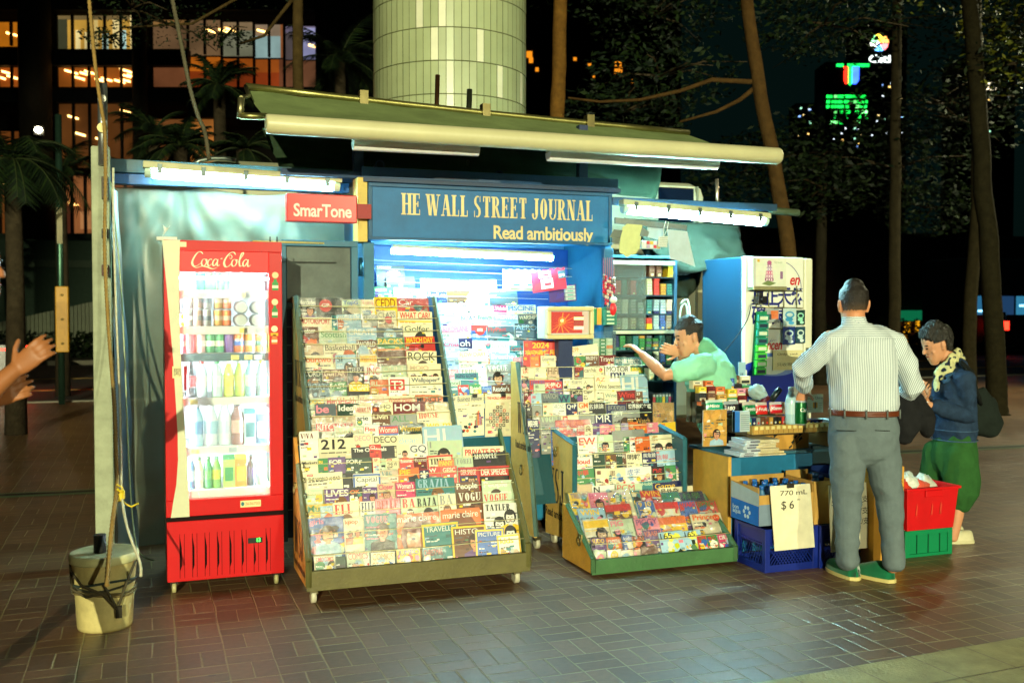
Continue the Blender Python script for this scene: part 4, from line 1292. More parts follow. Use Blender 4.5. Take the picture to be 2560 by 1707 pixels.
 if 'c' in st:
  for k in range(13):
   blob(rnd.uniform(x0, x1), low - rnd.uniform(-0.01, 0.17), rnd.uniform(0.008, 0.032), K(rnd.choice(ART)))
  for k in range(3):
   cx, cz, r = rnd.uniform(x0 + 0.02, x1 - 0.02), low - rnd.uniform(0.02, 0.09), rnd.uniform(0.010, 0.02)
   m.disc(cx, cz, r, r * 0.95, y(), K(rnd.choice(['f', 'e', 'y', 'w', 'p'])), mi, 12)
   q = y()
   m.disc(cx - r * 0.35, cz + r * 0.15, r * 0.16, r * 0.2, q, 'k', mi, 6)
   m.disc(cx + r * 0.35, cz + r * 0.15, r * 0.16, r * 0.2, q, 'k', mi, 6)
 if 'N' in st:
  m.disc(w * 0.5, low - 0.05, W * 0.46, 0.05, y(), S(60, 36, 90), mi)
  m.disc(w * 0.6, low - 0.03, W * 0.25, 0.024, y(), S(200, 110, 140), mi)
  m.disc(w * 0.66, low - 0.02, W * 0.1, 0.01, y(), S(245, 220, 200), mi)
 if 'f' in st:
  r = min(W * 0.22, 0.036)
  person(w * rnd.uniform(0.42, 0.66), low - r * 1.25, r)
 if 'F1' in st:
  r = W * 0.36
  person(w * 0.5, low - r * 1.02, r, hair=S(120, 62, 30), skin=S(214, 150, 104))
 if 'F2' in st:
  for f in (0.3, 0.68):
   person(w * f, low - 0.045, W * 0.14, hair=S(24, 20, 18))
 if 'F3' in st:
  for f, q in ((0.38, 0.075), (0.66, 0.035), (0.64, 0.13)):
   person(w * f, low - q, W * 0.14, hair=S(40, 40, 40), skin=S(225, 222, 212))
 if 'F4' in st:
  for k in range(5):
   person(w * (0.16 + 0.17 * k), low - 0.03 - 0.015 * (k % 2), W * 0.085)
 if 'F5' in st:
  for k in range(7):
   blob(rnd.uniform(x0, x1), zt - rnd.uniform(0.01, 0.13), 0.03, tone(S(226, 170, 80), rnd.uniform(0.6, 1.2)))
  person(w * 0.56, zt - 0.155, W * 0.15, hair=S(52, 30, 18))
 if 's' in st:
  for k in range(16):
   cx, cz = rnd.uniform(x0, x1 - 0.03), low - rnd.uniform(0, 0.12)
   m.rect(cx, cz, min(x1, cx + rnd.uniform(0.01, 0.06)), cz + rnd.uniform(0.002, 0.01), y(), tone(base, rnd.uniform(0.6, 1.35)), mi)
 if 'A' in st:
  for k in range(9):
   blob(w * rnd.uniform(0.25, 0.8), h * rnd.uniform(0.12, 0.62), rnd.uniform(0.012, 0.03), rnd.choice([S(40, 50, 40), S(200, 205, 40), S(90, 130, 90), S(225, 225, 200)]))
  for k in range(6):
   blob(w * rnd.uniform(0.2, 0.75), h * rnd.uniform(0.72, 0.92), 0.02, S(232, 226, 90))
 if 'X' in st:
  for iz in range(7):
   for ix in range(6):
    if (ix - 2.5) ** 2 / 9 + (iz - 3) ** 2 / 12 < 1.0:
     bx, bz = w * 0.14 + ix * w * 0.125, h * 0.16 + iz * h * 0.088
     m.rect(bx, bz, bx + w * 0.10, bz + h * 0.07, y(), rnd.choice(['k', 'k', 'k', 'r', 's']), mi)
     m.disc(bx + w * 0.05, bz + h * 0.035, w * 0.03, h * 0.022, y(), rnd.choice(['c', 'c', 'e']), mi, 8)
 if 'Z' in st:
  for k in range(8):
   m.rect(w * (0.66 + 0.035 * k), h * 0.25, w * (0.69 + 0.035 * k), h * (0.35 + 0.07 * (4 - abs(k - 3.5)) + 0.02 * (k % 3)), y(), ['r', 't', 'd', 'r', 'o', 'b', 'r', 't'][k], mi)
  for k in range(12):
   blob(w * rnd.uniform(0.15, 0.7), h * rnd.uniform(0.1, 0.3), 0.012, K(rnd.choice(['r', 'k', 't', 'o', 's'])))
 if bg not in 'k' and not any(s in st for s in ('F1', 'A', 'X')):
  for k in range(rnd.randint(3, 7)):
   zz = low - 0.012 - 0.017 * k - rnd.uniform(0, 0.01)
   if zz > inset + 0.02:
    a = x0 + W * rnd.choice([0.03, 0.03, 0.55])
    n = rnd.randint(2, 4)
    cc = rnd.choice(['k', 'w', tc, 's'])
    q = y()
    for j in range(n):
     ww = W * rnd.uniform(0.06, 0.14)
     if a + ww < x1:
      m.rect(a, zz, a + ww, zz + rnd.uniform(0.004, 0.008), q, cc, mi)
     a += ww + W * 0.02
 band = None
 for s in st:
  if len(s) == 2 and s[0] == 'M':
   band = s[1]
  if len(s) == 2 and s[0] == 'U':
   m.rect(x0 - 0.003, zt - th - 0.028, x1 + 0.003, zt - th - 0.018, y(), s[1], mi)
 if band:
  m.rect(x0 - 0.002, zt - th - 0.012, x1 + 0.002, zt - 0.003, y(), band, mi)
 if 'o' in st:
  for k in range(3):
   m.rect(x0, zt - th - 0.045 - 0.02 * k, x1, zt - th - 0.035 - 0.02 * k, y(), ['o', 'w', 'r'][k], mi)
 if 'D' in st:
  r = min(W * 0.3, 0.042)
  m.disc(w * 0.5 if bg != 'k' else w * 0.36, zt - r - 0.006, r, r, y(), tc if tc != 'w' else 'r', mi, 20)
  tc2 = 'w' if tc != 'w' else 'c'
  m.text(title or 'O', (w * 0.5 if bg != 'k' else w * 0.36) - r * 0.6, zt - r * 1.25 - 0.006, r * 1.2, r * 0.6, y(), tc2, mi, 'b')
  title = ''
 if 'd2' in st:
  m.disc(w * 0.25, zt - 0.045, w * 0.18, w * 0.18, y(), 'g', mi, 16)
 if 'Q' in st:
  if tc == 'w':
   m.rect(w * 0.06, zt - 0.085, w * 0.78, zt - 0.014, y(), 'r', mi)
   m.text(title, w * 0.12, zt - 0.078, w * 0.58, 0.055, y(), 'w', mi, 'b')
   title = ''
  else:
   m.rect(x0 + 0.002, zt - 0.016, x0 + min(0.034, W * 0.5), zt - 0.003, y(), 'r', mi)
   m.rect(x0 + 0.005, zt - 0.011, x0 + min(0.03, W * 0.42), zt - 0.008, y(), 'w', mi)
   zt -= 0.018
 if 'J' in st:
  m.text('2024', w * 0.22, zt - 0.05, W * 0.56, 0.04, y(), 'y', mi, 'b')
  m.text('攻守通勝月曆', x0 + 0.004, zt - 0.098, W - 0.01, 0.036, y(), 'y', mi, 'b', fit=False)
  m.text('福', x0 + 0.004, zt - 0.04, 0.025, 0.025, y(), 'd', mi, '')
  m.text('祿', x1 - 0.03, zt - 0.04, 0.025, 0.025, y(), 'd', mi, '')
  title = ''
 if 'V' in st:
  n = 16
  yb = y()
  m.poly([(w * 0.8 + (0.026 if k % 2 else 0.021) * math.cos(6.283 * k / 32), yb, zt - 0.035 + (0.026 if k % 2 else 0.021) * math.sin(6.283 * k / 32)) for k in range(32)], 'r', mi)
  m.text('$38', w * 0.8 - 0.015, zt - 0.042, 0.03, 0.013, y(), 'w', mi, 'b')
 if title:
  sty = 'serif' if 'serif' in st and title.replace('!', '').replace('&', '').replace(' ', '').isalpha() else rnd.choice(['b', 'b', '', ''])
  m.text(title, x0 + W * 0.03, zt - th - 0.006, W * 0.92, th, y(), tc, mi, sty)
 if '$' in st:
  m.rect(x0 + 0.006, low - 0.03, x0 + 0.026, low - 0.018, y(), S(235, 205, 30), mi)
  m.rect(x0 + 0.03, low - 0.022, x0 + 0.045, low - 0.01, y(), S(225, 225, 220), mi)
 elif rnd.random() < 0.25:
  cx = rnd.uniform(x0, x1 - 0.02)
  m.rect(cx, zt - th - 0.02, cx + 0.016, zt - th - 0.010, y(), S(228, 205, 60), mi)
WORDS = {}
def magazine(rk, row, nrow, k, n, spec, view, plane, tilt, H0, rackname, vertical=False):
 f = spec.split(',')
 x0, x1, yt = (float(f[0]), float(f[1]), float(f[2]))
 bg, tc, title, style = f[3], f[4], f[5], f[6]
 ox, oy, sc = view
 rnd = random.Random(sum(ord(q) for q in spec) * 7 + k)
 st = style.split()
 if vertical:
  p = atY(ox + x0 / sc, oy + yt / sc, plane)
  q = atY(ox + x1 / sc, oy + yt / sc, plane)
 else:
  p = slope(ox + x0 / sc, oy + yt / sc, *plane)
  q = slope(ox + x1 / sc, oy + yt / sc, *plane)
 w = max(0.03, q.x - p.x)
 h = H0
 for s in st:
  if s[0] == 'T' and s[1:].isdigit():
   h = int(s[1:]) / 1000
 wrap = 'w' in st
 if rk == 'E':
  tilt = (36, 34, 30, 24, 10)[row]
 t = math.radians(tilt + rnd.uniform(-2.5, 2.0))
 zmin = dict(A=0.78, B=0.115, I=0.2, C=0.14, D=0.14, E=0.045)[rk]
 h = min(h, max(0.05, (p.z - zmin) / math.cos(t)))
 thick = rnd.choice([0.006, 0.008, 0.012])
 m = MB()
 m.box((0, 0, 0), (w, thick, h), S(214, 210, 196))
 if rnd.random() < 0.6:
  m.box((0.004, thick + 0.002, 0), (w + rnd.uniform(-0.004, 0.012), thick + 0.010, h + rnd.uniform(0.001, 0.012)), tuple(q_ * 0.9 for q_ in K(bg)))
 m.rect(0, 0, w, h, -0.0005, bg)
 nb = len(m.f)
 cover(m, w, h, bg, tc, title, style, rnd, wrap)
 if wrap:
  m.m = [0] * len(m.m)
 name = "magazine" if rk != 'E' else "picture_book"
 o = m.build(name, WRAP if wrap else PRINT)
 up = Vector((0, math.sin(t), math.cos(t)))
 nrm = Vector((0, -math.cos(t), math.sin(t)))
 o.location = p - up * h + nrm * (0.0045 * (k % 3) + 0.001 * k / max(n, 1))
 if rk in 'BE' and o.location.y < (5.508 if rk == 'B' else 5.50):
  o.location.y = 5.508 if rk == 'B' else 5.50
 o.rotation_euler = (-t, rnd.uniform(-0.03, 0.03) if 'H' not in st else -0.1, 0)
 if wrap:
  mm = MB()
  e = 0.006
  def fn(u, v):
   xx, zz = -e + (w + 2 * e) * u, -0.0 + (h + 0.008) * v
   return (xx, -0.0075 - 0.0035 * nz(xx * 40 + k * 9, zz * 26, row * 5) - 0.003 * abs(nz(xx * 25 - zz * 30, k * 3.3, 2)), zz)
  mm.grid(fn, 14, 18, (1, 1, 1))
  mm.build("film_wrap", FILM, o)
 cn, tn = PAL[bg][0], PAL[tc][0]
 side = ORD[k] + " from left"
 kind = "magazine" if rk != 'E' else "children's book"
 if row < 0:
  lab = f"{cn} {kind} with {tn} lettering, {side} of those clipped to the counter front"
 else:
  rr = "top row" if row == 0 else ("bottom row" if row == nrow - 1 else ORD[row] + " row")
  what = f"with {tn} lettering" if title else "without large lettering"
  lab = f"{cn} {kind} {what}, {side}, {rr}, {rackname}"
 put(o, lab, "magazine" if rk != 'E' else "book", ("magazines on the " if rk != 'E' else "books in the ") + rackname)
 return o
for rk, rows, view, plane, tilt, rname, H0 in RACKS:
 R_ = [r for r in rows.strip().split("\n")]
 for ri, r in enumerate(R_):
  items = r.split("|")
  for k, spec in enumerate(items):
   magazine(rk, ri, len(R_), k, len(items), spec, view, plane, tilt, H0, rname)
for k, spec in enumerate(P_ROW.split("|")):
 magazine("I", -1, 1, k, 3, spec, (720, 720, 2274 / 580), 6.70, 0, 0.29, "", vertical=True)
 if k:
  p = atY(720 + (1830 if k == 1 else 2110) / 3.9207, 989, 6.69)
  m = MB()
  m.box((-0.016, -0.012, -0.012), (0.016, 0.012, 0.014), S(24, 24, 26))
  put(m.build("binder_clip", PLASTIC, loc=p), "black binder clip holding the " + ("first" if k == 1 else "second") + " large cover on the counter front", "clip", "black binder clips")
# ------------------------------------------------------------------ red drinks fridge
RED = S(196, 10, 16)
FRED = mat("fridge_red", 0.28, dirt=0.08, dirt_scale=4, spec=0.5)
WHITE_IN = mat("white_liner", 0.5, dirt=0.06, dirt_scale=6)
fx0, fx1, fy0, fy1, fzb, fzt = 0.085, 0.735, 5.93, 6.52, 0.075, 2.005
fr = thing("drinks_fridge", "tall red glass door drinks fridge full of lit cans and bottles", "fridge", ((fx0 + fx1) / 2, fy0, 0))
def fb():
 return at_world(MB(), fr)
m = fb()
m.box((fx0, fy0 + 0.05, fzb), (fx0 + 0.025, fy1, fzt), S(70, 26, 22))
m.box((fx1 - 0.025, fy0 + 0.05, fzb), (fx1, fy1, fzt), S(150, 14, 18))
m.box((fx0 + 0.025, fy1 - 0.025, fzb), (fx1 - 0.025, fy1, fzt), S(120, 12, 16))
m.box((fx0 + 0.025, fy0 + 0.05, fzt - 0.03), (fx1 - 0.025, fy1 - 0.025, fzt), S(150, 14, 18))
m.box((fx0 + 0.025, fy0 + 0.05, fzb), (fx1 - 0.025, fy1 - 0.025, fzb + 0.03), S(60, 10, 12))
m.build("cabinet", FRED, fr, bevel=0.004)
m = fb()
ix0, ix1 = fx0 + 0.028, fx1 - 0.028
m.box((ix0, fy1 - 0.05, 0.47), (ix1, fy1 - 0.027, 1.955), S(235, 240, 240))
m.box((ix0, fy0 + 0.06, 0.47), (ix0 + 0.012, fy1 - 0.052, 1.955), S(235, 240, 240))
m.box((ix1 - 0.012, fy0 + 0.06, 0.47), (ix1, fy1 - 0.052, 1.955), S(235, 240, 240))
m.box((ix0 + 0.014, fy0 + 0.06, 0.455), (ix1 - 0.014, fy1 - 0.052, 0.468), S(235, 240, 240))
m.build("liner", WHITE_IN, fr)
gx0, gx1 = atY(449, 700, fy0).x, atY(672, 700, fy0).x
gz0, gz1 = 0.535, 1.945
m = fb()
m.box((fx0, fy0, gz1), (fx1, fy0 + 0.045, fzt), RED)
m.box((fx0, fy0, 0.442), (fx1, fy0 + 0.045, gz0), RED)
m.box((fx0, fy0, gz0), (gx0, fy0 + 0.045, gz1), RED)
m.box((gx1, fy0, gz0), (fx1, fy0 + 0.045, gz1), RED)
door = m.build("door", FRED, fr, bevel=0.003)
m = fb()
hz0 = atY(560, 681, fy0).z
m.rect(gx0, gz0, gx1, hz0, fy0 + 0.012, (1, 1, 1))
m.build("glass", clear("hazy_glass", (0.9, 0.97, 0.97), 0.10, rough=0.03, gloss=0.05, bump_scale=4), door)  # milkiness put into the pane stands for its glow haze
L_ = [(402, 600), (412, 700), (421, 800), (430, 900), (436, 1000), (441, 1080), (442, 1150), (438, 1210), (430, 1255), (424, 1295)]
R_ = [(447, 600), (445, 680), (446, 800), (450, 900), (455, 1000), (460, 1080), (465, 1150), (468, 1210), (470, 1255), (471, 1293)]
m = fb()
yy = fy0 - 0.002
for (a, c_), (d_, e_) in zip(zip(L_, R_), list(zip(L_, R_))[1:]):
 P = [atY(q[0] + 3, q[1], yy) for q in (d_, e_, c_, a)]
 m.poly([tuple(p) for p in P], S(206, 208, 176))
m.build("swoosh", PLASTIC, door)
m = fb()
m.box((gx0 + 0.001, fy0 + 0.008, hz0), (gx1 - 0.001, fy0 + 0.03, gz1 - 0.001), S(214, 26, 26))
head = m.build("header", glow("lit_header", 0.55, 0.35, 3), door)
SCRIPT = [
 ([(2.6, 2.35), (2.2, 2.75), (1.6, 2.6), (0.9, 1.7), (0.5, 0.7), (0.75, 0.05), (1.4, 0.05), (2.2, 0.6)], .10, .42),       # C
 ([(3.1, 1.35), (2.6, 1.3), (2.3, 0.65), (2.5, 0.1), (2.95, 0.2), (3.3, 0.85), (3.15, 1.35), (3.5, 1.2)], .10, .30),      # o
 ([(4.35, 1.25), (4.05, 1.4), (3.6, 0.95), (3.5, 0.35), (3.8, 0.08), (4.3, 0.5)], .10, .32),                                 # c
 ([(5.4, 1.2), (5.0, 1.42), (4.55, 0.9), (4.5, 0.3), (4.8, 0.1), (5.3, 0.8), (5.5, 1.4)], .10, .30), ([(5.55, 1.4), (5.35, 0.5), (5.5, 0.1), (5.9, 0.35)], .10, .32),   # a
 ([(6.0, 1.45), (6.4, 1.55)], .16, .2),                                                                                       # hyphen
 ([(9.0, 2.3), (8.6, 2.8), (7.9, 2.6), (7.1, 1.7), (6.7, 0.7), (6.95, 0.0), (7.5, 0.0), (8.2, 0.7)], .10, .42),            # C
 ([(7.6, 1.9), (8.0, 2.25), (8.3, 1.9), (8.05, 1.5), (7.75, 1.75)], .08, .14),
 ([(9.0, 1.4), (8.5, 1.3), (8.2, 0.65), (8.4, 0.1), (8.85, 0.2), (9.2, 0.85), (9.05, 1.35), (9.5, 1.2)], .10, .30),       # o
 ([(9.5, 0.9), (10.4, 2.2), (10.5, 2.75), (10.15, 2.5), (9.75, 1.2), (9.75, 0.3), (10.0, 0.08), (10.3, 0.3)], .10, .32),   # l
 ([(11.4, 1.2), (11.0, 1.42), (10.5, 0.9), (10.45, 0.3), (10.75, 0.1), (11.25, 0.8), (11.5, 1.4)], .10, .30), ([(11.55, 1.4), (11.35, 0.5), (11.5, 0.05), (12.0, 0.4)], .10, .32),
 ([(0.7, -0.1), (1.4, -0.3), (2.4, 0.0), (3.4, -0.15), (4.4, -0.5), (5.0, -0.35), (5.3, -0.2)], .10, .34),                  # swash
]
m = fb()
p0, p1 = atY(480, 672, fy0), atY(628, 672, fy0)
sc_ = (p1.x - p0.x) / 11.6
kk = 0
for pts, w0, w1 in SCRIPT:
 for quad in stroke_poly(pts, w0, w1, 0.35):
  kk += 1
  P = [(p0.x + (u - 0.45) * sc_, fy0 + 0.006 - 0.00006 * (kk % 12), p0.z + 0.016 + v * sc_ * 1.05) for u, v in quad]
  m.poly(P, S(238, 226, 190))
m.build("script_lettering", PLASTIC, head)
m = fb()
m.box((fx0, fy0 - 0.004, 0.418), (fx1, fy0 + 0.05, 0.441), S(26, 8, 8))
m.build("gasket", DULL, fr)
m = fb()
m.box((fx0 + 0.003, fy0 - 0.006, fzb), (fx1, fy0 + 0.04, 0.417), RED)
base = m.build("base", FRED, fr, bevel=0.003)
for k in range(8):
 m = fb()
 x = 0.155 + 0.068 * k
 zt_, zb_ = 0.345, 0.095
 if k == 6:
  zt_ = 0.275
 m.rect(x, zb_, x + 0.0028, zt_, fy0 - 0.0075, S(20, 3, 4))
 m.rect(x + 0.025, zb_, x + 0.0275, zt_, fy0 - 0.0075, S(30, 4, 5))
 zz = [zt_ - 0.02, zt_ - 0.08, zb_ + 0.10, zb_ + 0.04]
 m.poly([(x + 0.003, fy0 - 0.0074, zz[0]), (x + 0.003, fy0 - 0.0074, zz[3]), (x + 0.012, fy0 - 0.0074, zz[2] - 0.03), (x + 0.012, fy0 - 0.0074, zz[1])], S(14, 3, 3))
 m.build("grille_slot", DULL, base)
m = fb()
q0, q1 = atY(620, 1358, fy0 - 0.01), atY(656, 1342, fy0 - 0.01)
m.box((q0.x, fy0 - 0.012, q0.z), (q1.x, fy0 - 0.007, q1.z), S(6, 14, 8))
dsp = m.build("temperature_display", PLASTIC, base)
m = fb()
m.text("13", q0.x + 0.05, q0.z + 0.007, 0.02, 0.022, fy0 - 0.0135, S(60, 255, 70), style='b')
m.build("digits", glow("green_digits", 2.0), dsp)
m = fb()
q0, q1 = atY(601, 1268, fy0), atY(652, 1248, fy0)
m.rect(q0.x, q0.z, q1.x, q1.z, fy0 - 0.0015, S(226, 218, 160))
m.disc(q0.x + 0.013, q0.z + 0.02, 0.009, 0.012, fy0 - 0.002, S(30, 110, 120))
m.text("2636703", q0.x + 0.027, q0.z + 0.012, q1.x - q0.x - 0.034, 0.016, fy0 - 0.002, S(180, 70, 30))
m.build("service_sticker", PLASTIC, door)
m = fb()
q0, q1 = atY(431, 945, fy0), atY(452, 915, fy0)
m.rect(q0.x, q0.z, q1.x, q1.z, fy0 - 0.0045, S(226, 216, 160))
m.text("開", q0.x + 0.008, q0.z + 0.012, 0.035, 0.042, fy0 - 0.005, S(60, 56, 44))
m.build("paper_tag", PLASTIC, door)
m = fb()
q0, q1 = atY(461, 975, fy0), atY(465, 915, fy0)
m.box((q0.x - 0.002, fy0 - 0.02, q0.z), (q0.x + 0.014, fy0 - 0.0015, q1.z), S(170, 10, 16))
m.build("handle", FRED, door, bevel=0.004)
m = fb()
q0 = atY(458, 612, fy0)
m.rect(q0.x - 0.017, q0.z - 0.012, q0.x + 0.017, q0.z + 0.016, fy0 - 0.0016, S(220, 214, 170))
m.build("paper_tag", PLASTIC, door)
for (x, y, w, h, c_, kind) in ((688, 688, 15, 15, S(228, 200, 150), 'd'), (688, 712, 14, 26, S(30, 140, 60), 'b'), (687, 755, 15, 15, S(232, 214, 170), 'd'), (687, 779, 13, 28, S(30, 130, 60), 'b'), (686, 822, 15, 15, S(236, 226, 190), 'd'), (686, 836, 17, 7, S(235, 180, 30), 'r'), (686, 848, 13, 22, S(220, 120, 50), 'b')):
 m = fb()
 p = atY(x, y, fy0)
 u = w / 400.0
 v = h / 400.0
 if kind == 'd':
  m.disc(p.x, p.z, u / 2, v / 2, fy0 - 0.0015, c_)
 elif kind == 'r':
  m.rect(p.x - u / 2, p.z - v / 2, p.x + u / 2, p.z + v / 2, fy0 - 0.0015, c_)
 else:
  m.poly([(p.x + a * u / 2, fy0 - 0.0015, p.z + c2 * v / 2) for a, c2 in ((-1, -1), (1, -1), (1, 0.35), (0.5, 0.6), (0.5, 1), (-0.5, 1), (-0.5, 0.6), (-1, 0.35))], c_)
  m.rect(p.x - u / 2, p.z - v * 0.3, p.x + u / 2, p.z - v * 0.05, fy0 - 0.002, S(230, 226, 200))
 m.build("sticker", PLASTIC, door)
STRIP = emit("fridge_led", (0.72, 0.95, 1.0), 62)
for x in (ix0 + 0.014, ix1 - 0.026):
 m = fb()
 m.box((x, fy0 + 0.07, 0.5), (x + 0.012, fy0 + 0.085, 1.78), (1, 1, 1))
 m.build("light_strip", STRIP, fr)
m = fb()
m.box((ix0 + 0.03, fy0 + 0.09, 1.79), (ix1 - 0.03, fy0 + 0.12, 1.80), (1, 1, 1))
m.build("light_strip", STRIP, fr)
SHZ = [atY(560, y, fy0 + 0.09).z for y in (726, 815, 882, 991, 1112, 1218)]
for k, z in enumerate(SHZ):
 m = fb()
 m.box((ix0 + 0.03, fy0 + 0.075, z - 0.012), (ix1 - 0.03, fy1 - 0.06, z - 0.004), S(225, 232, 232))
 sh = m.build("shelf", WHITE_IN, fr)
 m = fb()
 m.box((ix0 + 0.03, fy0 + 0.062, z - 0.046), (ix1 - 0.03, fy0 + 0.073, z - 0.002), S(230, 232, 226) if k not in (2,) else S(56, 96, 100))
 rl = m.build("price_rail", WHITE_IN, sh)
 rnd = random.Random(k + 5)
 for j in range(rnd.randint(2, 4)):
  m = fb()
  x = ix0 + 0.05 + rnd.uniform(0, 0.44)
  m.rect(x, z - 0.04, x + 0.045, z - 0.012, fy0 + 0.060, rnd.choice([S(240, 225, 120), S(240, 240, 236), S(180, 200, 210), S(240, 240, 236)]))
  m.build("price_tag", PLASTIC, rl)
for x in (fx0 + 0.04, fx1 - 0.04):
 for y in (fy0 + 0.05, fy1 - 0.06):
  m = fb()
  m.box((x - 0.02, y - 0.02, 0.05), (x + 0.02, y + 0.02, fzb), S(50, 46, 40))
  cc = m.build("castor", METAL, fr)
  m = fb()
  m.T = m.T @ Matrix.Translation((x, y, 0.033)) @ Matrix.Rotation(math.pi / 2, 4, 'Y')
  m.lathe([(0.024, -0.012), (0.033, -0.009), (0.033, 0.009), (0.024, 0.012)], S(176, 170, 120), n=16)
  m.build("wheel", PLASTIC, cc)
CANM = mat("drink_can", 0.3, metal=0.35, dirt=0.05)
PETM = mat("drink_bottle", 0.18, dirt=0.05, coat=0.6)
AMT = dict(can=(0.031, 0.118), slim=(0.027, 0.14), bottle=(0.031, 0.215), big=(0.04, 0.25), carton=(0.033, 0.19))
def drink(kind, c1, c2, cap, x, y, z, label, group, k=1.0, word=None, wc='w', lying=False):
 m = MB()
 r, h = AMT[kind]
 r *= k
 h *= k
 if kind in ('can', 'slim'):
  silver = S(190, 194, 196)
  m.lathe([(r * 0.8, 0, silver), (r * 0.97, h * 0.05, c1), (r, h * 0.1, c1), (r, h * 0.36, c2), (r, h * 0.62, c1), (r, h * 0.9, c1), (r * 0.97, h * 0.93, silver), (r * 0.84, h * 0.985, silver), (r * 0.84, h, silver), (r * 0.78, h * 0.985, silver)], c1, n=20)
 elif kind == 'carton':
  m.box((-r, -r * 0.8, 0), (r, r * 0.8, h * 0.86), c1)
  m.prism([(-r * 0.8, h * 0.862), (r * 0.8, h * 0.862), (0.004, h), (-0.004, h)], 'x', -r, r, c2)
  m.rect(-r * 0.7, h * 0.2, r * 0.7, h * 0.62, -r * 0.8 - 0.001, c2)
 else:
  m.lathe([(r * 0.85, 0, c1), (r * 0.98, h * 0.03, c1), (r, h * 0.08, c1), (r * 0.95, h * 0.28, c2), (r * 0.98, h * 0.5, c2), (r, h * 0.58, c1), (r * 0.8, h * 0.72, c1), (r * 0.45, h * 0.86, c1), (r * 0.42, h * 0.9, cap), (r * 0.47, h * 0.905, cap), (r * 0.47, h * 0.995, cap), (r * 0.4, h, cap)], c1, n=18)
 if word and kind in ('can', 'slim'):
  vs, fs, bw, bh = glyphs(word, 'b')
  hh = h * 0.16
  sz = hh / bh
  bi = len(m.v)
  for (u, v, kx) in vs:
   a = (u - bw / 2) * sz / r
   m.vert(((r + 0.0007) * math.sin(a), -(r + 0.0007) * math.cos(a), h * 0.55 + v * sz))
  for q in fs:
   m.face([bi + i for i in q], wc)
 o = m.build("drink_can" if kind in ('can', 'slim') else ("drink_carton" if kind == 'carton' else "drink_bottle"), CANM if kind in ('can', 'slim') else PETM, loc=(x, y, z))
 if lying:
  o.rotation_euler.x = math.pi / 2
  o.location = (x, y + 0.05, z + r)
 return put(o, label, "drink", group)
CRYS, AQ, KK = S(205, 222, 226), S(150, 200, 215), S(34, 30, 30)
FR_ROWS = [
 ("top shelf", [(230, 'can', 'w', 'l', 0), (300, 'can', 'w', 'a', 0), (365, 'can', S(20, 100, 84), S(26, 120, 100), 0), (445, 'can', 'g', 'g', 0, 1.05), (540, 'can', 'g', S(30, 110, 60), 0, 1.05), (630, 'can', 'w', 'a', 0), (715, 'can', 'l', 'b', 0), (795, 'can', 'l', 'w', 0)]),
 ("second shelf", [(225, 'can', 'y', 'w', 0, .62), (275, 'can', 'a', 'w', 0, .85), (345, 'can', S(190, 150, 130), 'a', 0, .85), (415, 'can', 'a', 's', 0, .85), (500, 'can', 'd', 'e', 0, .85), (565, 'can', 'o', 'e', 0, .85), (665, 'can', 'a', 'a', 1, 1.2), (785, 'can', 'a', 's', 1, 1.2)]),
 ("third shelf", [(228, 'can', 'p', 'w', 0), (292, 'can', 'r', 'r', 0, 1.05), (365, 'can', S(230, 190, 190), 'w', 0), (440, 'can', 'g', 'w', 0), (510, 'can', 'g', 'q', 0), (580, 'can', 'v', 'v', 0), (655, 'can', 'o', 'b', 0, 1.05), (740, 'can', S(235, 170, 80), 'c', 0), (825, 'can', 'y', 'g', 0)]),
 ("fourth shelf", [(290, 'bottle', KK, 'r', KK), (375, 'bottle', CRYS, 'w', 'r'), (490, 'bottle', S(170, 215, 185), S(190, 225, 205), 'g'), (578, 'bottle', S(190, 205, 80), S(225, 215, 70), 'w'), (660, 'bottle', S(176, 205, 80), S(196, 215, 90), 'w'), (742, 'bottle', AQ, 'w', 'l'), (825, 'bottle', S(120, 150, 140), S(150, 180, 170), 'y')]),
 ("fifth shelf", [(330, 'big', AQ, S(90, 150, 200), 'w'), (440, 'big', CRYS, AQ, 'w'), (545, 'big', CRYS, S(190, 215, 225), 'w'), (640, 'big', S(150, 110, 100), S(220, 170, 150), KK), (735, 'carton', S(190, 225, 225), S(60, 120, 120), 0, 1.1), (822, 'carton', S(56, 84, 100), S(210, 225, 225), 0, 1.1)]),
 ("lowest shelf", [(286, 'bottle', S(70, 120, 170), 'l', 'w', .85), (345, 'bottle', S(225, 235, 170), 'w', 'g', .85), (415, 'bottle', S(60, 150, 80), S(90, 170, 80), 'g', .85), (480, 'bottle', S(110, 170, 60), S(190, 200, 50), 'g', .85), (572, 'carton', S(180, 215, 110), S(60, 150, 80), 0, 1.0), (662, 'carton', S(240, 150, 50), S(245, 200, 60), 0, 1.0), (745, 'bottle', S(50, 54, 60), S(90, 80, 120), KK, .85), (825, 'bottle', S(170, 220, 170), S(215, 235, 210), 'w', .85)]),
]
CNAME = lambda c: PAL[c][0] if isinstance(c, str) else None
def cname(c):
 c = K(c)
 best = min(PAL.items(), key=lambda kv: sum((math.sqrt(a) - math.sqrt(b_)) ** 2 for a, b_ in zip(kv[1][1], c)))
 return best[1][0] if best[1][0] != "skin" else "beige"
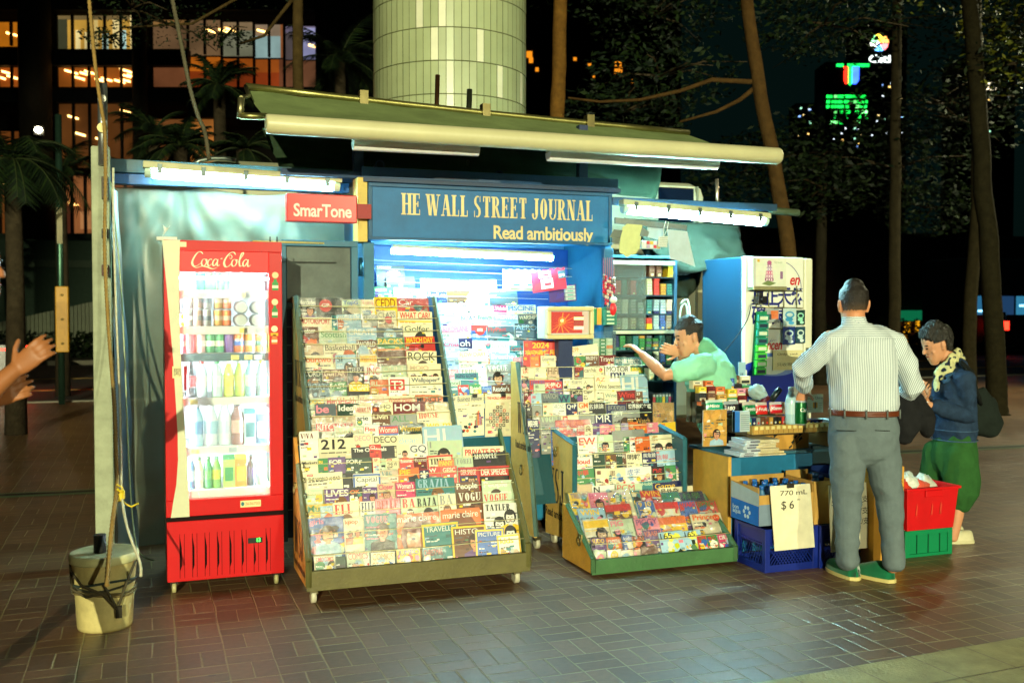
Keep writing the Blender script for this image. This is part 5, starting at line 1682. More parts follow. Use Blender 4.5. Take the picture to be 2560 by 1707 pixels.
for ri, (rn, items) in enumerate(FR_ROWS):
 for k, it in enumerate(items):
  px = 380 + it[0] / 3.015 if ri < 4 else 380 + it[0] / 3.015
  kind, c1, c2, cap = it[1], it[2], it[3], it[4]
  sc = it[5] if len(it) > 5 else 1.0
  x = atY(px, 900, fy0 + 0.12).x
  z = SHZ[ri] - 0.003
  x = min(max(x, ix0 + 0.062), ix1 - 0.062)
  word = {(0, 3): "nek", (0, 4): "Carl", (2, 6): "ANT"}.get((ri, k))
  noun = {'can': 'can', 'slim': 'can', 'bottle': 'bottle', 'big': 'large bottle', 'carton': 'carton'}[kind]
  lying = kind == 'can' and cap == 1
  lab = f"{cname(c1)} drink {noun}, {ORD[k]} from left on the {rn} of the red fridge"
  drink(kind, K(c1), K(c2), K(cap) if cap not in (0, 1) else 'w', x, fy0 + 0.125, z, lab, "drinks in the red fridge", sc, word, 'w', lying)
  if ri == 1 and k > 0:
   r, h = AMT['can'][0] * sc, AMT['can'][1] * sc
   drink(kind, K(c1), K(c2), 'w', x + 0.003, fy0 + 0.127, z + (2 * r if lying else h) + 0.0005, f"{cname(c1)} drink can stacked on top, {ORD[k]} from left on the fridge's second shelf", "drinks in the red fridge", sc, None, 'w', lying)
m = MB()
m.box((-0.06, -0.02, 0), (0.05, 0.03, 0.02), S(226, 230, 220))
m.poly([(-0.03, 0, 0.02), (0.0, -0.01, 0.06), (0.015, 0, 0.085), (-0.005, 0.01, 0.07), (-0.025, 0.01, 0.09), (-0.02, 0, 0.055)], S(226, 230, 220))
put(m.build("paper_scrap", DULL, loc=(0.11, fy0 + 0.08, fzt)), "crumpled white paper lying on top of the red fridge", "paper")
m = MB()
m.tube([(0, 0, 0), (0.42, 0.02, 0.0)], 0.006, S(206, 190, 120), n=6)
m.tube([(0.1, 0, 0), (0.1, 0, 0.03)], 0.004, S(30, 28, 26), n=6)
m.tube([(0.14, 0, 0), (0.14, 0, 0.03)], 0.004, S(30, 28, 26), n=6)
put(m.build("bamboo_stick", DULL, loc=(0.58, fy0 + 0.1, fzt + 0.008)), "thin bamboo stick lying over the fridge top and the blue door", "stick")
# ------------------------------------------------------------------ cigarette cabinet
cy0, cy1 = 6.75, 6.95
c0, c1 = atY(1517, 700, cy0).x, atY(1693, 700, cy0).x
cab = thing("cigarette_cabinet", "glass fronted cigarette cabinet full of stacked packs, right of the kiosk opening", "cabinet", ((c0 + c1) / 2, cy0, 0.5))
def cb():
 return at_world(MB(), cab)
m = cb()
DK = S(28, 52, 66)
zt_ = 2.025
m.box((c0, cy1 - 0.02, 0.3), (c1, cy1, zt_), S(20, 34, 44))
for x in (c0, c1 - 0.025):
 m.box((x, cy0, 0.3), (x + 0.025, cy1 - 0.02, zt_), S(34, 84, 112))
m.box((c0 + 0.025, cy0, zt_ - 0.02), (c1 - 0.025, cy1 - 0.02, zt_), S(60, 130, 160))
m.build("carcass", PAINT, cab, bevel=0.003)
m = cb()
m.box((c0, cy0 - 0.02, zt_ - 0.07), (c1 - 0.03, cy0 - 0.004, zt_ - 0.04), S(214, 220, 190))
m.build("sliding_track", PLASTIC, cab)
m = cb()
m.box((c0, cy0 - 0.03, atY(1600, 834, cy0).z), (c1 - 0.02, cy0 - 0.004, atY(1600, 826, cy0).z), S(196, 202, 170))
m.build("sliding_track", PLASTIC, cab)
SZ = [atY(1640, y, cy0).z for y in (692, 737, 784, 823, 874, 912, 952)]
for z in SZ:
 m = cb()
 m.box((c0 + 0.026, cy0 + 0.006, z - 0.012), (c1 - 0.026, cy1 - 0.021, z - 0.001), DK)
 m.build("shelf", PAINT, cab)
m = cb()
gxm = atY(1613, 700, cy0).x
m.box((c0 + 0.02, cy0 - 0.012, SZ[3] + 0.0), (gxm, cy0 - 0.008, zt_ - 0.07), (1, 1, 1))
m.build("glass_door", clear("dusty_glass", (0.5, 0.62, 0.56), 0.2, rough=0.25, gloss=0.06, bump_scale=3), cab)
STACKS = [
 (0, "top shelf", [(1628, 'B', 3, 1.6), (1646, 'B', 3, 1.4), (1675, 'y', 4, 1)]),
 (1, "second shelf", [(1545, 'r', 5, 1), (1560, 'G', 5, 1), (1582, 'r', 5, 1), (1600, 'G', 4, 1), (1622, 'q', 6, 1), (1640, 'r', 6, 1), (1657, 'd', 4, 1), (1672, 't', 4, 1)]),
 (2, "third shelf", [(1545, 'a', 5, 1), (1562, 'w', 5, 1), (1582, 'a', 5, 1), (1600, 'a', 4, 1), (1622, 't', 5, 1), (1640, 'l', 5, 1), (1656, 'l', 5, 1), (1672, 'w', 5, 1)]),
 (3, "fourth shelf", [(1545, 'a', 4, 1), (1562, 'w', 4, 1), (1582, 'e', 4, 1), (1602, 'a', 4, 1), (1622, 'y', 4, 1), (1640, 'l', 5, 1), (1655, 'b', 5, 1), (1671, 'a', 5, 1)]),
 (4, "fifth shelf", [(1540, 'n', 5, 1), (1556, 'g', 5, 1), (1572, 'G', 5, 1), (1588, 't', 5, 1), (1604, 'g', 5, 1), (1621, 's', 5, 1), (1638, 's', 4, 1), (1655, 't', 5, 1), (1671, 'G', 5, 1)]),
 (5, "sixth shelf", [(1540, 'e', 3, 1), (1560, 'G', 3, 1), (1586, 'n', 3, 1), (1606, 'g', 4, 1), (1623, 'G', 5, 1), (1640, 'q', 5, 1), (1656, 'b', 5, 1), (1672, 'g', 5, 1)]),
 (6, "lowest shelf", [(1628, 'q', 2, 2.2), (1648, 't', 3, 1.4), (1668, 'q', 2, 2.2)]),
]
PACKM = mat("pack_card", 0.35, dirt=0.08, spec=0.4)
for si, sname, cols in STACKS:
 for ci, (px, c, n, hk) in enumerate(cols):
  rnd = random.Random(si * 50 + ci)
  x = atY(px, 800, cy0 + 0.03).x
  for j in range(n):
   cc = c
   if si == 3 and ci == 4 and j >= 2:
    cc = 'r'
   if si == 2 and ci in (5, 7) and j == 0:
    cc = 'n'
   if si == 4 and rnd.random() < 0.3:
    cc = rnd.choice(['v', 'g', 't', 'G', 'd'])
   m = MB()
   w, h, d = 0.046, 0.0215 * hk, 0.086
   m.box((-w / 2, 0, 0), (w / 2, d, h - 0.0008), cc)
   base = K(cc)
   m.rect(-w * 0.32, h * 0.25, w * 0.32, h * 0.7, -0.0005, tuple(min(1, q * rnd.uniform(1.5, 2.4) + 0.05) for q in base))
   m.rect(-w * 0.2, h * 0.4, w * 0.2, h * 0.55, -0.0008, tuple(q * 0.5 for q in base))
   if j == 0 and rnd.random() < 0.5:
    m.rect(-w * 0.15, h * 0.2, w * 0.3, h * 0.75, -0.0012, S(230, 214, 150))
   o = m.build("cigarette_pack", PACKM, loc=(x + rnd.uniform(-0.002, 0.002), cy0 + 0.018 + rnd.uniform(0, 0.008), SZ[si] + 0.0215 * hk * j))
   o.rotation_euler.z = rnd.uniform(-0.05, 0.05)
   pos = "bottom" if j == 0 else ("top" if j == n - 1 else ORD[j] + " from bottom")
   put(o, f"{PAL[cc][0]} cigarette pack, {pos} of the {ORD[ci]} stack, {sname}, glass cabinet", "cigarette pack", "cigarette packs in the cabinet")
tx = atY(1632, 990, 6.72).x
m = MB()
for a, c2 in (((-0.002, 0.0, 0), (0.17, 0.003, 0.09)), ((-0.002, 0.0, 0), (0.17, 0.06, 0.003))):
 m.box(a, c2, (1, 1, 1))
put(m.build("lighter_stand", GLASS, loc=(tx - 0.01, 6.70, 0.90)), "clear stand of coloured lighters low beside the cigarette cabinet", "stand")
for k, c in enumerate(('r', 'g', 'g', 'y', 't', 'm')):
 m = MB()
 m.box((0, 0, 0), (0.018, 0.01, 0.055), c)
 m.box((0.001, 0.001, 0.0552), (0.017, 0.009, 0.072), S(190, 194, 190))
 m.box((0.003, 0.002, 0.0722), (0.015, 0.008, 0.08), 'k')
 put(m.build("lighter", PLASTIC, loc=(tx + 0.027 * k, 6.712, 0.905)), f"{PAL[c][0]} lighter, {ORD[k]} from left in the clear stand", "lighter", "coloured lighters")
bx, bz = atY(1482, 900, 6.62).x, atY(1482, 880, 6.62).z
bx1 = atY(1540, 900, 6.62).x
m = MB()
m.box((0, 0, -0.14), (bx1 - bx, 0.003, 0.15), (1, 1, 1))
m.box((0, 0.0032, -0.14), (0.003, 0.1, 0.15), (1, 1, 1))
m.box((bx1 - bx - 0.003, 0.0032, -0.14), (bx1 - bx, 0.1, 0.15), (1, 1, 1))
put(m.build("acrylic_box", GLASS, loc=(bx, 6.62, bz)), "clear acrylic box of green packs beside the small display set", "box")
for ci in range(3):
 for j in range(9):
  c = ['q', 'g', 'q'][ci] if j > 2 else ['l', 'p', 'w'][j % 3]
  m = MB()
  m.box((0, 0, 0), (0.05, 0.08, 0.024), c)
  m.rect(0.01, 0.006, 0.04, 0.016, -0.0005, S(225, 225, 205))
  if ci == 2 and j == 6:
   m.rect(0.0, 0.0, 0.05, 0.024, -0.0006, S(232, 130, 40))
  put(m.build("cigarette_pack", PACKM, loc=(bx + 0.006 + 0.053 * ci, 6.628, bz - 0.13 + 0.0255 * j)), f"{PAL[c][0]} pack, {'bottom' if j == 0 else ORD[j] + ' above the bottom'} of the {ORD[ci]} column in the acrylic box", "cigarette pack", "packs in the acrylic box")
p = atY(1483, 802, 6.66)
m = MB()
m.box((0, 0, 0), (0.03, 0.06, 0.12), S(20, 130, 80))
m.box((0.031, -0.004, 0.0), (0.065, 0.06, 0.125), S(230, 150, 30))
m.box((0.066, 0, 0.0), (0.17, 0.06, 0.128), S(20, 110, 84))
put(m.build("pack_dispenser", PLASTIC, loc=p + Vector((0, 0, -0.03)), bevel=0.002), "green and orange pack dispenser behind the small display set", "dispenser")
for j in range(4):
 m = MB()
 m.box((0, 0, 0), (0.09, 0.05, 0.026), S(30, 120, 100))
 m.rect(0.01, 0.006, 0.07, 0.018, -0.0006, S(200, 220, 190))
 put(m.build("cigarette_pack", PACKM, loc=p + Vector((0.075, -0.052, -0.03 + 0.028 * j))), f"teal pack, {'bottom' if j == 0 else ORD[j] + ' above the bottom'} of the stack in front of the green dispenser", "cigarette pack", "packs on the dispenser")
dy = 6.36
d0, d1, d2 = atY(1369, 848, dy), atY(1486, 852, dy), atY(1369, 766, dy)
ds = thing("display_set", "small cream cased display set with a glowing red picture", "display", (d0.x, dy, d0.z))
m = MB()
W_, H_ = d1.x - d0.x, d2.z - d0.z
m.prism([(0, 0.02), (0.03, 0.0), (0.03, H_), (0, H_ - 0.0)], 'x', 0, W_, S(208, 204, 160)) if False else None
fw_ = 0.03
for x0, z0, x1, z1 in ((0, 0, W_, fw_), (0, H_ - fw_, W_, H_), (0, fw_, fw_, H_ - fw_), (W_ - fw_, fw_, W_, H_ - fw_)):
 m.box((x0, 0, z0), (x1, 0.05, z1), S(218, 206, 150))
m.box((0.0, 0.051, 0.0), (W_, 0.20, H_), S(200, 206, 180))
m.box((0.03, 0.201, 0.03), (W_ - 0.03, 0.28, H_ - 0.03), S(190, 196, 170))
m.build("case", PLASTIC, ds, bevel=0.008)
m = MB()
m.rect(fw_, fw_, W_ - fw_, H_ - fw_, 0.03, S(150, 150, 130))
for k in range(7):
 pass
m.rect(fw_ + 0.006, fw_ + 0.01, W_ - fw_ - 0.05, H_ - fw_ - 0.006, 0.029, S(150, 30, 26))
m.rect(W_ - fw_ - 0.05, fw_ + 0.01, W_ - fw_ - 0.006, H_ - fw_ - 0.006, 0.029, S(160, 140, 120))
cx_, cz_ = fw_ + 0.09, H_ * 0.56
m.disc(cx_, cz_, 0.03, 0.03, 0.0286, S(230, 80, 30))
m.disc(cx_, cz_, 0.013, 0.013, 0.0283, S(250, 220, 150))
for k in range(12):
 a = math.pi * (0.95 + 0.14 * k)
 q = 0.0282 - 0.0001 * k
 m.poly([(cx_ - 0.01, q, cz_ - 0.02), (cx_ - 0.01 + 0.004, q, cz_ - 0.022), (max(fw_ + 0.01, min(W_ - 0.09, cx_ + 0.11 * math.cos(a) + 0.006)), q, max(fw_ + 0.014, cz_ - 0.02 + 0.075 * math.sin(a))), (max(fw_ + 0.01, min(W_ - 0.09, cx_ + 0.11 * math.cos(a))), q, max(fw_ + 0.014, cz_ - 0.02 + 0.075 * math.sin(a)))], S(220, 120, 40))
m.rect(W_ - 0.145, 0.075, W_ - 0.07, 0.165, 0.0268, S(130, 40, 34))
m.rect(W_ - 0.145, 0.132, W_ - 0.07, 0.152, 0.0264, S(232, 214, 150))
m.rect(W_ - 0.145, 0.065, W_ - 0.07, 0.088, 0.0264, S(220, 200, 160))
m.build("screen", glow("screen_glow", 0.45), ds)
m = MB()
m.rect(fw_, fw_, W_ - fw_, H_ - fw_, 0.012, (1, 1, 1))
m.build("screen_glass", GLASS, ds)
m = MB()
m.box((W_ * 0.35, 0.10, -0.62), (W_ * 0.65, 0.2, -0.002), S(24, 44, 90))
m.build("pedestal", PAINT, ds)
def card(px, w, h, tilt, col, Y, label, packs, extra=None):
 p = atY(px[0], px[1], Y)
 t = thing("promotion_card", label, "card", p, 0, "promotion cards hanging in the kiosk")
 t.rotation_euler = (0, -math.radians(tilt), 0)
 m = MB()
 n = 10
 top = [(w * k / n, h - (0.012 if k % 2 else 0.0)) for k in range(n, -1, -1)]
 m.prism([(0, 0), (w, 0)] + top, 'y', 0, 0.004, col)
 rnd = random.Random(int(px[0]))
 for k in range(6):
  a, c2 = rnd.uniform(0, w * 0.8), rnd.uniform(0, h * 0.7)
  m.poly([(a, -0.0006 - k * 0.0002, c2), (min(w, a + 0.06), -0.0006 - k * 0.0002, c2 + 0.02), (min(w, a + 0.09), -0.0006 - k * 0.0002, min(h - 0.02, c2 + 0.08)), (a + 0.02, -0.0006 - k * 0.0002, min(h - 0.02, c2 + 0.05))], tuple(min(1, q * rnd.uniform(0.6, 1.6)) for q in K(col)))
 m.build("board", PRINT, t)
 for (x, z, pw, ph, pc) in packs:
  m = MB()
  m.box((x, -0.03, z), (x + pw, -0.002, z + ph), pc)
  m.rect(x + pw * 0.2, z + ph * 0.3, x + pw * 0.8, z + ph * 0.6, -0.0306, S(205, 60, 80) if extra else S(60, 170, 160))
  m.build("sample_pack", PACKM, t)
 if extra:
  m = MB()
  m.rect(w * 0.78, h * 0.5, w * 1.0, h * 0.86, -0.006, S(70, 110, 130))
  m.text("$78", w * 0.80, h * 0.55, w * 0.17, h * 0.16, -0.007, 'w', style='b')
  m.build("price_flag", PRINT, t)
 return t
card((1257, 727), 0.29, 0.16, 0, S(200, 226, 220), 6.86, "white and teal promotion card with two boxes, hanging inside the kiosk", [(0.05, 0.02, 0.09, 0.05, S(235, 240, 238)), (0.16, 0.02, 0.09, 0.05, S(235, 240, 238))])
card((1333, 733), 0.27, 0.16, 8, S(214, 50, 80), 6.82, "red promotion card with a $78 price flag, hanging inside the kiosk", [(0.06, 0.10, 0.085, 0.045, S(240, 235, 232)), (0.07, 0.02, 0.085, 0.07, S(240, 235, 232))], True)
card((1374, 757), 0.22, 0.13, 4, S(70, 40, 120), 6.9, "purple promotion card with a column of silver packs, below the red card", [(0.12, 0.01 + 0.028 * k, 0.08, 0.024, S(190, 200, 205)) for k in range(4)])
p = atY(1522, 645, 6.62)
ch = thing("hanging_charms", "strings of red and white charms hanging between the kiosk and the cabinet", "charms", p)
rnd = random.Random(4)
for k in range(6):
 m = MB()
 x = -0.045 + 0.017 * k
 ln = rnd.uniform(0.25, 0.42)
 m.tube([(x, 0, 0), (x + 0.005, 0.002, -ln)], 0.0016, S(190, 40, 40), n=5)
 z = -rnd.uniform(0.12, 0.18)
 while z > -ln:
  m.ell((x + 0.002, -0.004, z), (0.01, 0.009, 0.012), rnd.choice([S(200, 24, 40), S(176, 20, 60), S(220, 200, 180), S(120, 110, 100)]), n=8, k=5)
  z -= 0.024
 m.build("charm_string", PLASTIC, ch)
m = MB()
m.ell((0.03, -0.01, -0.37), (0.028, 0.02, 0.05), S(206, 20, 24), n=12)
m.ell((0.03, -0.014, -0.305), (0.03, 0.02, 0.025), S(225, 225, 205), n=12)
m.build("lucky_charm", PLASTIC, ch)
def hang(name, pts, Y, col, label, cat, material=None, thick=0.003, yaw=0):
 P = [atY(x, y, Y) for x, y in pts]
 o0 = P[0].copy()
 m = MB()
 m.prism([(p.x - o0.x, p.z - o0.z) for p in P], 'y', 0, thick, col)
 o = m.build(name, material or CARD, loc=o0)
 return put(o, label, cat)
X5 = lambda x: 1440 + x / 3.135
Y5 = lambda y: 440 + y / 3.135
sc5 = lambda L: [(X5(a), Y5(c)) for a, c in L]
hang("hanging_bar", sc5([(310, 325), (870, 385), (868, 425), (310, 372)]), 6.50, S(130, 140, 138), "grey bar under the right lamp from which papers hang", "bar", METAL, 0.02)
hang("hanging_paper", sc5([(365, 400), (400, 375), (520, 385), (500, 560), (470, 610), (430, 622), (395, 640), (372, 615), (345, 605), (338, 560), (352, 480)]), 6.48, S(206, 212, 150), "pale yellow scalloped sheet hanging under the right lamp", "paper")
hang("hanging_paper", sc5([(715, 418), (872, 434), (935, 712), (820, 668), (735, 650)]), 6.46, S(186, 204, 214), "large blank white sheet hanging at the right, under the right lamp", "paper")
hang("hanging_paper", sc5([(560, 395), (690, 405), (690, 480), (640, 500), (560, 480)]), 6.52, S(180, 200, 205), "white card hanging between the scalloped sheet and the blank sheet", "paper")
hang("hanging_tag", sc5([(298, 420), (366, 425), (345, 488), (262, 482)]), 6.44, S(110, 118, 110), "grey dotted tag hanging beside the fascia", "tag")
hang("hanging_tag", sc5([(520, 400), (575, 440), (562, 478), (500, 470)]), 6.47, S(120, 132, 130), "small dark grey tag hanging behind the yellow sheet", "tag")
t_ = hang("hanging_tag", sc5([(648, 475), (722, 472), (716, 560), (642, 556)]), 6.43, S(214, 222, 214), "white tag with a dotted grid on a looped strap", "tag")
m = MB()
for a in range(8):
 for c in range(6):
  m.rect(0.008 + 0.0085 * a, -0.012 - 0.013 * c, 0.0125 + 0.0085 * a, -0.006 - 0.013 * c, -0.0008, S(110, 120, 120))
m.build("dot_grid", PLASTIC, t_)
m = MB()
P = [atY(X5(x), Y5(y), 6.435) for x, y in ((685, 475), (690, 400), (705, 352), (725, 360), (715, 420), (690, 470))]
m.tube([tuple(p - P[0]) for p in P], 0.003, S(220, 224, 214), n=6)
put(m.build("tag_strap", PLASTIC, loc=P[0]), "white looped strap holding the dotted tag", "strap")
p = atY(X5(518), Y5(570), 6.46)
cs = thing("pill_organizer", "small clear organizer of coloured items hanging under the right lamp", "organizer", p)
m = MB()
m.box((0, 0, 0), (0.15, 0.03, 0.06), S(200, 214, 218))
m.build("case", PLASTIC, cs, bevel=0.003)
for a in range(5):
 for c in range(2):
  m = MB()
  m.box((0.008 + 0.028 * a, -0.006, 0.006 + 0.027 * c), (0.03 + 0.028 * a, -0.0005, 0.028 + 0.027 * c), [S(226, 232, 230), S(190, 170, 210), S(220, 230, 230), S(200, 50, 60), S(226, 190, 70)][(a + 2 * c) % 5])
  m.build("compartment", PLASTIC, cs)
rope([atY(1700, 760, 6.9), atY(1718, 750, 6.88), atY(1724, 790, 6.86), atY(1716, 830, 6.84), atY(1700, 810, 6.86), atY(1703, 770, 6.88), atY(1716, 765, 6.87), atY(1719, 840, 6.85), atY(1712, 900, 6.85)], 0.009, S(176, 190, 170), "bundle of pale coiled cable beside the cigarette cabinet", "cable", "cable", False)
rope([atY(1878, 760, 6.45), atY(1868, 800, 6.4), atY(1835, 850, 6.35), atY(1805, 885, 6.3), atY(1780, 920, 6.25)], 0.004, S(16, 18, 22), "thin black wire sagging in front of the white fridge's side", "wire", "wire", False)
# ------------------------------------------------------------------ white fridge
wx0, wx1, wy0, wy1 = 4.235, 4.850, 6.50, 7.12
wf = thing("white_fridge", "white upright fridge printed with blue and red lettering, hung with goods", "fridge", ((wx0 + wx1) / 2, wy0, 0))
def wb():
 return at_world(MB(), wf)
m = wb()
m.box((wx0, wy0 + 0.05, 0.05), (wx1, wy1, 2.02), S(18, 56, 80))  # white sides take the teal of the lamp spill as their colour
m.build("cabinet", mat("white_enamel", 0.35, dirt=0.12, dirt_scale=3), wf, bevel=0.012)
m = wb()
m.box((wx0, wy0, 0.25), (wx1 - 0.085, wy0 + 0.046, 2.02), S(222, 226, 214))
wd = m.build("door", mat("white_enamel", 0.35), wf, bevel=0.01)
m = wb()
m.box((wx1 - 0.08, wy0, 0.25), (wx1, wy0 + 0.046, 2.015), S(214, 216, 190))
pil = m.build("edge_pillar", mat("white_enamel", 0.35), wf, bevel=0.015)
m = wb()
p = atY(2020, 885, wy0)
m.box((p.x - 0.022, wy0 - 0.001, p.z - 0.055), (p.x + 0.006, wy0 + 0.002, p.z + 0.05), S(90, 96, 84))
m.build("handle", PLASTIC, pil, bevel=0.003)
X6 = lambda x: 1860 + x / 4.355
Y6 = lambda y: 620 + y / 4.355
A6 = lambda x, y, d=0.0: atY(X6(x), Y6(y), wy0 - d)
m = wb()
INK = S(22, 32, 120)
yk = wy0 - 0.0015
ccx, ccz = A6(350, 440).x, A6(350, 440).z
R_ = A6(625, 440).x - ccx
for k in range(24):
 a0_, a1_ = math.pi * k / 24, math.pi * (k + 1) / 24
 m.poly([(ccx + R_ * math.cos(a), yk, ccz + R_ * 0.95 * math.sin(a) * 1.0) for a in (a0_, a1_)] + [(ccx + (R_ - 0.005) * math.cos(a), yk, ccz + (R_ - 0.005) * 0.95 * math.sin(a)) for a in (a1_, a0_)], INK)
m.rect(A6(95, 440).x, ccz - 0.004, A6(110, 440).x, ccz, yk, INK)
m.rect(A6(540, 440).x, ccz - 0.004, A6(628, 440).x, ccz, yk, INK)
q = A6(80, 625)
for ch_, x in zip("真正天然", (80, 225, 365, 508)):
 q = A6(x, 622)
 m.text(ch_, q.x, q.z, 0.125, 0.135, yk, INK, style='b')
for ch_, x in zip("礦泉", (80, 300)):
 q = A6(x, 840)
 m.text(ch_, q.x, q.z, 0.125, 0.155, yk, INK, style='b')
q = A6(500, 405)
m.text("en", q.x, q.z, 0.09, 0.06, yk, S(196, 20, 34), style='bi')
q = A6(245, 1110)
m.text("ncen", q.x, q.z, 0.14, 0.055, yk - 0.0004, S(196, 20, 34), style='bi')
b0, b1 = A6(30, 1560), A6(545, 1290)
m.rect(b0.x, 0.5, b1.x, b1.z, yk, S(24, 50, 170))
m.disc(A6(290, 1290).x, A6(290, 1290).z, 0.24, 0.055, yk - 0.0004, S(24, 50, 170), n=24)
m.disc(A6(310, 1290).x, A6(310, 1270).z, 0.14, 0.075, yk - 0.0008, S(200, 212, 200), n=24)
m.disc(A6(330, 1290).x, A6(330, 1350).z, 0.16, 0.03, yk - 0.0006, S(120, 150, 210), n=24)
m.rect(A6(215, 1290).x, A6(215, 1290).z, A6(430, 1000).x, A6(430, 1150).z, yk - 0.0010, S(206, 212, 196))
m.rect(A6(215, 1200).x, A6(215, 1185).z, A6(430, 1000).x, A6(430, 1140).z, yk - 0.0012, S(70, 110, 180))
for k in range(4):
 m.poly([(A6(270 + 22 * k, 1010).x, yk, A6(270, 1030 - 10 * k).z), (A6(280 + 22 * k, 1010).x, yk, A6(280, 1030 - 10 * k).z), (A6(310 + 22 * k, 970).x, yk, A6(310, 975 + 10 * k).z)], INK)
m.build("printed_front", PLASTIC, wd)
def panel(name, x0, y0, x1, y1, d, col, label, cat, group=None, thick=0.004, mt=None):
 a, c = A6(x0, y1, d), A6(x1, y0, d)
 m = MB()
 m.box((0, 0, 0), (c.x - a.x, thick, c.z - a.z), col)
 return m, a, (c.x - a.x), (c.z - a.z)
m, a, w_, h_ = panel("notice", 315, 1110, 640, 1330, 0.012, S(214, 206, 156), None, None)
m.text("Only  cash", w_ * 0.14, h_ * 0.72, w_ * 0.7, h_ * 0.14, -0.001, S(60, 60, 56), fit=False)
m.text("只收現金", w_ * 0.13, h_ * 0.2, w_ * 0.68, h_ * 0.17, -0.001, S(60, 60, 56), fit=False)
put(m.build("notice", CARD, loc=a), "cream handwritten Only cash notice on the white fridge", "notice")
m, a, w_, h_ = panel("toy_box", 95, 115, 460, 420, 0.075, S(214, 218, 202), None, None, thick=0.06)
rnd = random.Random(8)
for k in range(5):
 m.rect(w_ * (0.36 + 0.015 * k), h_ * (0.2 + 0.12 * k), w_ * (0.62 - 0.015 * k), h_ * (0.31 + 0.12 * k), -0.0006 - 0.0001 * k, [S(150, 80, 130), S(190, 130, 170), S(200, 70, 130), S(170, 150, 190), S(150, 110, 150)][k])
 for j in range(3):
  m.rect(w_ * (0.40 + 0.07 * j), h_ * (0.22 + 0.12 * k), w_ * (0.44 + 0.07 * j), h_ * (0.28 + 0.12 * k), -0.0014, S(226, 214, 220))
m.disc(w_ * 0.49, h_ * 0.84, w_ * 0.07, h_ * 0.08, -0.0012, S(176, 90, 140))
m.poly([(w_ * 0.26, -0.0013, h_ * 0.1), (w_ * 0.5, -0.0013, h_ * 0.03), (w_ * 0.7, -0.0013, h_ * 0.13), (w_ * 0.45, -0.0013, h_ * 0.22)], S(110, 130, 80))
m.rect(w_ * 0.82, h_ * 0.28, w_ * 0.9, h_ * 0.54, -0.0008, S(140, 100, 140))
m.text("Street", w_ * 0.64, h_ * 0.82, w_ * 0.3, h_ * 0.08, -0.0008, S(150, 170, 140))
m.rect(w_ * 0.13, h_ * 0.86, w_ * 0.2, h_ * 0.95, -0.0008, S(200, 170, 50))
m.rect(0.003, h_ * 0.02, w_ * 0.085, h_ * 0.98, -0.0008, S(190, 196, 186))
put(m.build("toy_box", PRINT, loc=a, bevel=0.002), "white toy box picturing a pink tower, hung high on the white fridge", "toy box")
m, a, w_, h_ = panel("tray", 105, 420, 470, 455, 0.09, S(190, 186, 140), None, None, thick=0.08)
put(m.build("wire_shelf", METAL, loc=a, bevel=0.003), "narrow metal ledge under the toy box on the white fridge", "ledge")
m = MB()
a = A6(140, 640, 0.02)
for k in range(4):
 z0 = -0.18 * 0
for (x0, y0, x1, y1) in ((135, 465, 135, 650), (270, 465, 270, 650), (435, 465, 435, 650), (575, 410, 575, 650), (135, 640, 640, 655), (135, 465, 625, 465), (255, 850, 255, 1020), (140, 870, 420, 880)):
 P0, P1 = A6(x0, y0, 0.02), A6(x1, y1, 0.02)
 m.tube([tuple(P0 - a), tuple(P1 - a)], 0.004, S(196, 190, 140), n=6)
put(m.build("wire_rack", METAL, loc=a), "cream wire rack hooked on the front of the white fridge", "rack")
for (x0, y0, x1, y1, c_, c2, lab) in ((425, 655, 570, 845, S(190, 214, 214), S(60, 150, 200), "white and pale blue blister pack, upper left of four on the white fridge"), (568, 675, 665, 835, S(24, 60, 60), S(150, 220, 190), "dark green blister pack, upper right of four on the white fridge"), (425, 855, 558, 1050, S(22, 50, 120), S(190, 215, 225), "navy blister pack, lower left of four on the white fridge"), (565, 855, 668, 1035, S(30, 70, 90), S(200, 225, 220), "slate blue blister pack, lower right of four on the white fridge")):
 m, a, w_, h_ = panel("b", x0, y0, x1, y1, 0.03, c_, None, None)
 m.disc(w_ * 0.5, h_ * 0.62, w_ * 0.36, h_ * 0.2, -0.0008, c2, n=18)
 m.disc(w_ * 0.5, h_ * 0.62, w_ * 0.24, h_ * 0.11, -0.0014, c_, n=18)
 m.disc(w_ * 0.46, h_ * 0.36, w_ * 0.3, h_ * 0.12, -0.0010, c2, n=18)
 m.disc(w_ * 0.62, h_ * 0.16, w_ * 0.22, h_ * 0.1, -0.0016, tuple(min(1, q * 1.2) for q in c2), n=14)
 put(m.build("blister_pack", WRAP, loc=a, bevel=0.0), lab, "blister pack", "blister packs on the white fridge")
m, a, w_, h_ = panel("b", 230, 660, 380, 810, 0.035, S(150, 160, 160), None, None)
m.rect(w_ * 0.4, h_ * 0.25, w_ * 0.95, h_ * 0.85, -0.0008, S(220, 120, 70))
m.rect(w_ * 0.1, h_ * 0.2, w_ * 0.45, h_ * 0.6, -0.0012, S(70, 76, 84))
put(m.build("blister_pack", WRAP, loc=a), "grey and orange packet in a clear bag on the white fridge", "packet")
p = A6(180, 560, 0.05)
m = MB()
m.box((-0.04, -0.03, -0.03), (0.04, 0.03, 0.025), S(16, 18, 22))
m.tube([(0, -0.03, 0), (0, -0.05, 0)], 0.022, S(10, 12, 16), n=12)
m.box((-0.02, -0.01, 0.0252), (0.015, 0.02, 0.055), S(20, 22, 26))
put(m.build("webcam", PLASTIC, loc=p, bevel=0.003), "small black camera clipped to the wire rack on the white fridge", "camera")
gs = thing("hanging_strip", "long green strip of small packs hanging down the white fridge", "strip", A6(190, 690, 0.04))
m = MB()
a0_, a1_ = A6(185, 690, 0.04), A6(150, 1385, 0.05)
dv = a1_ - a0_
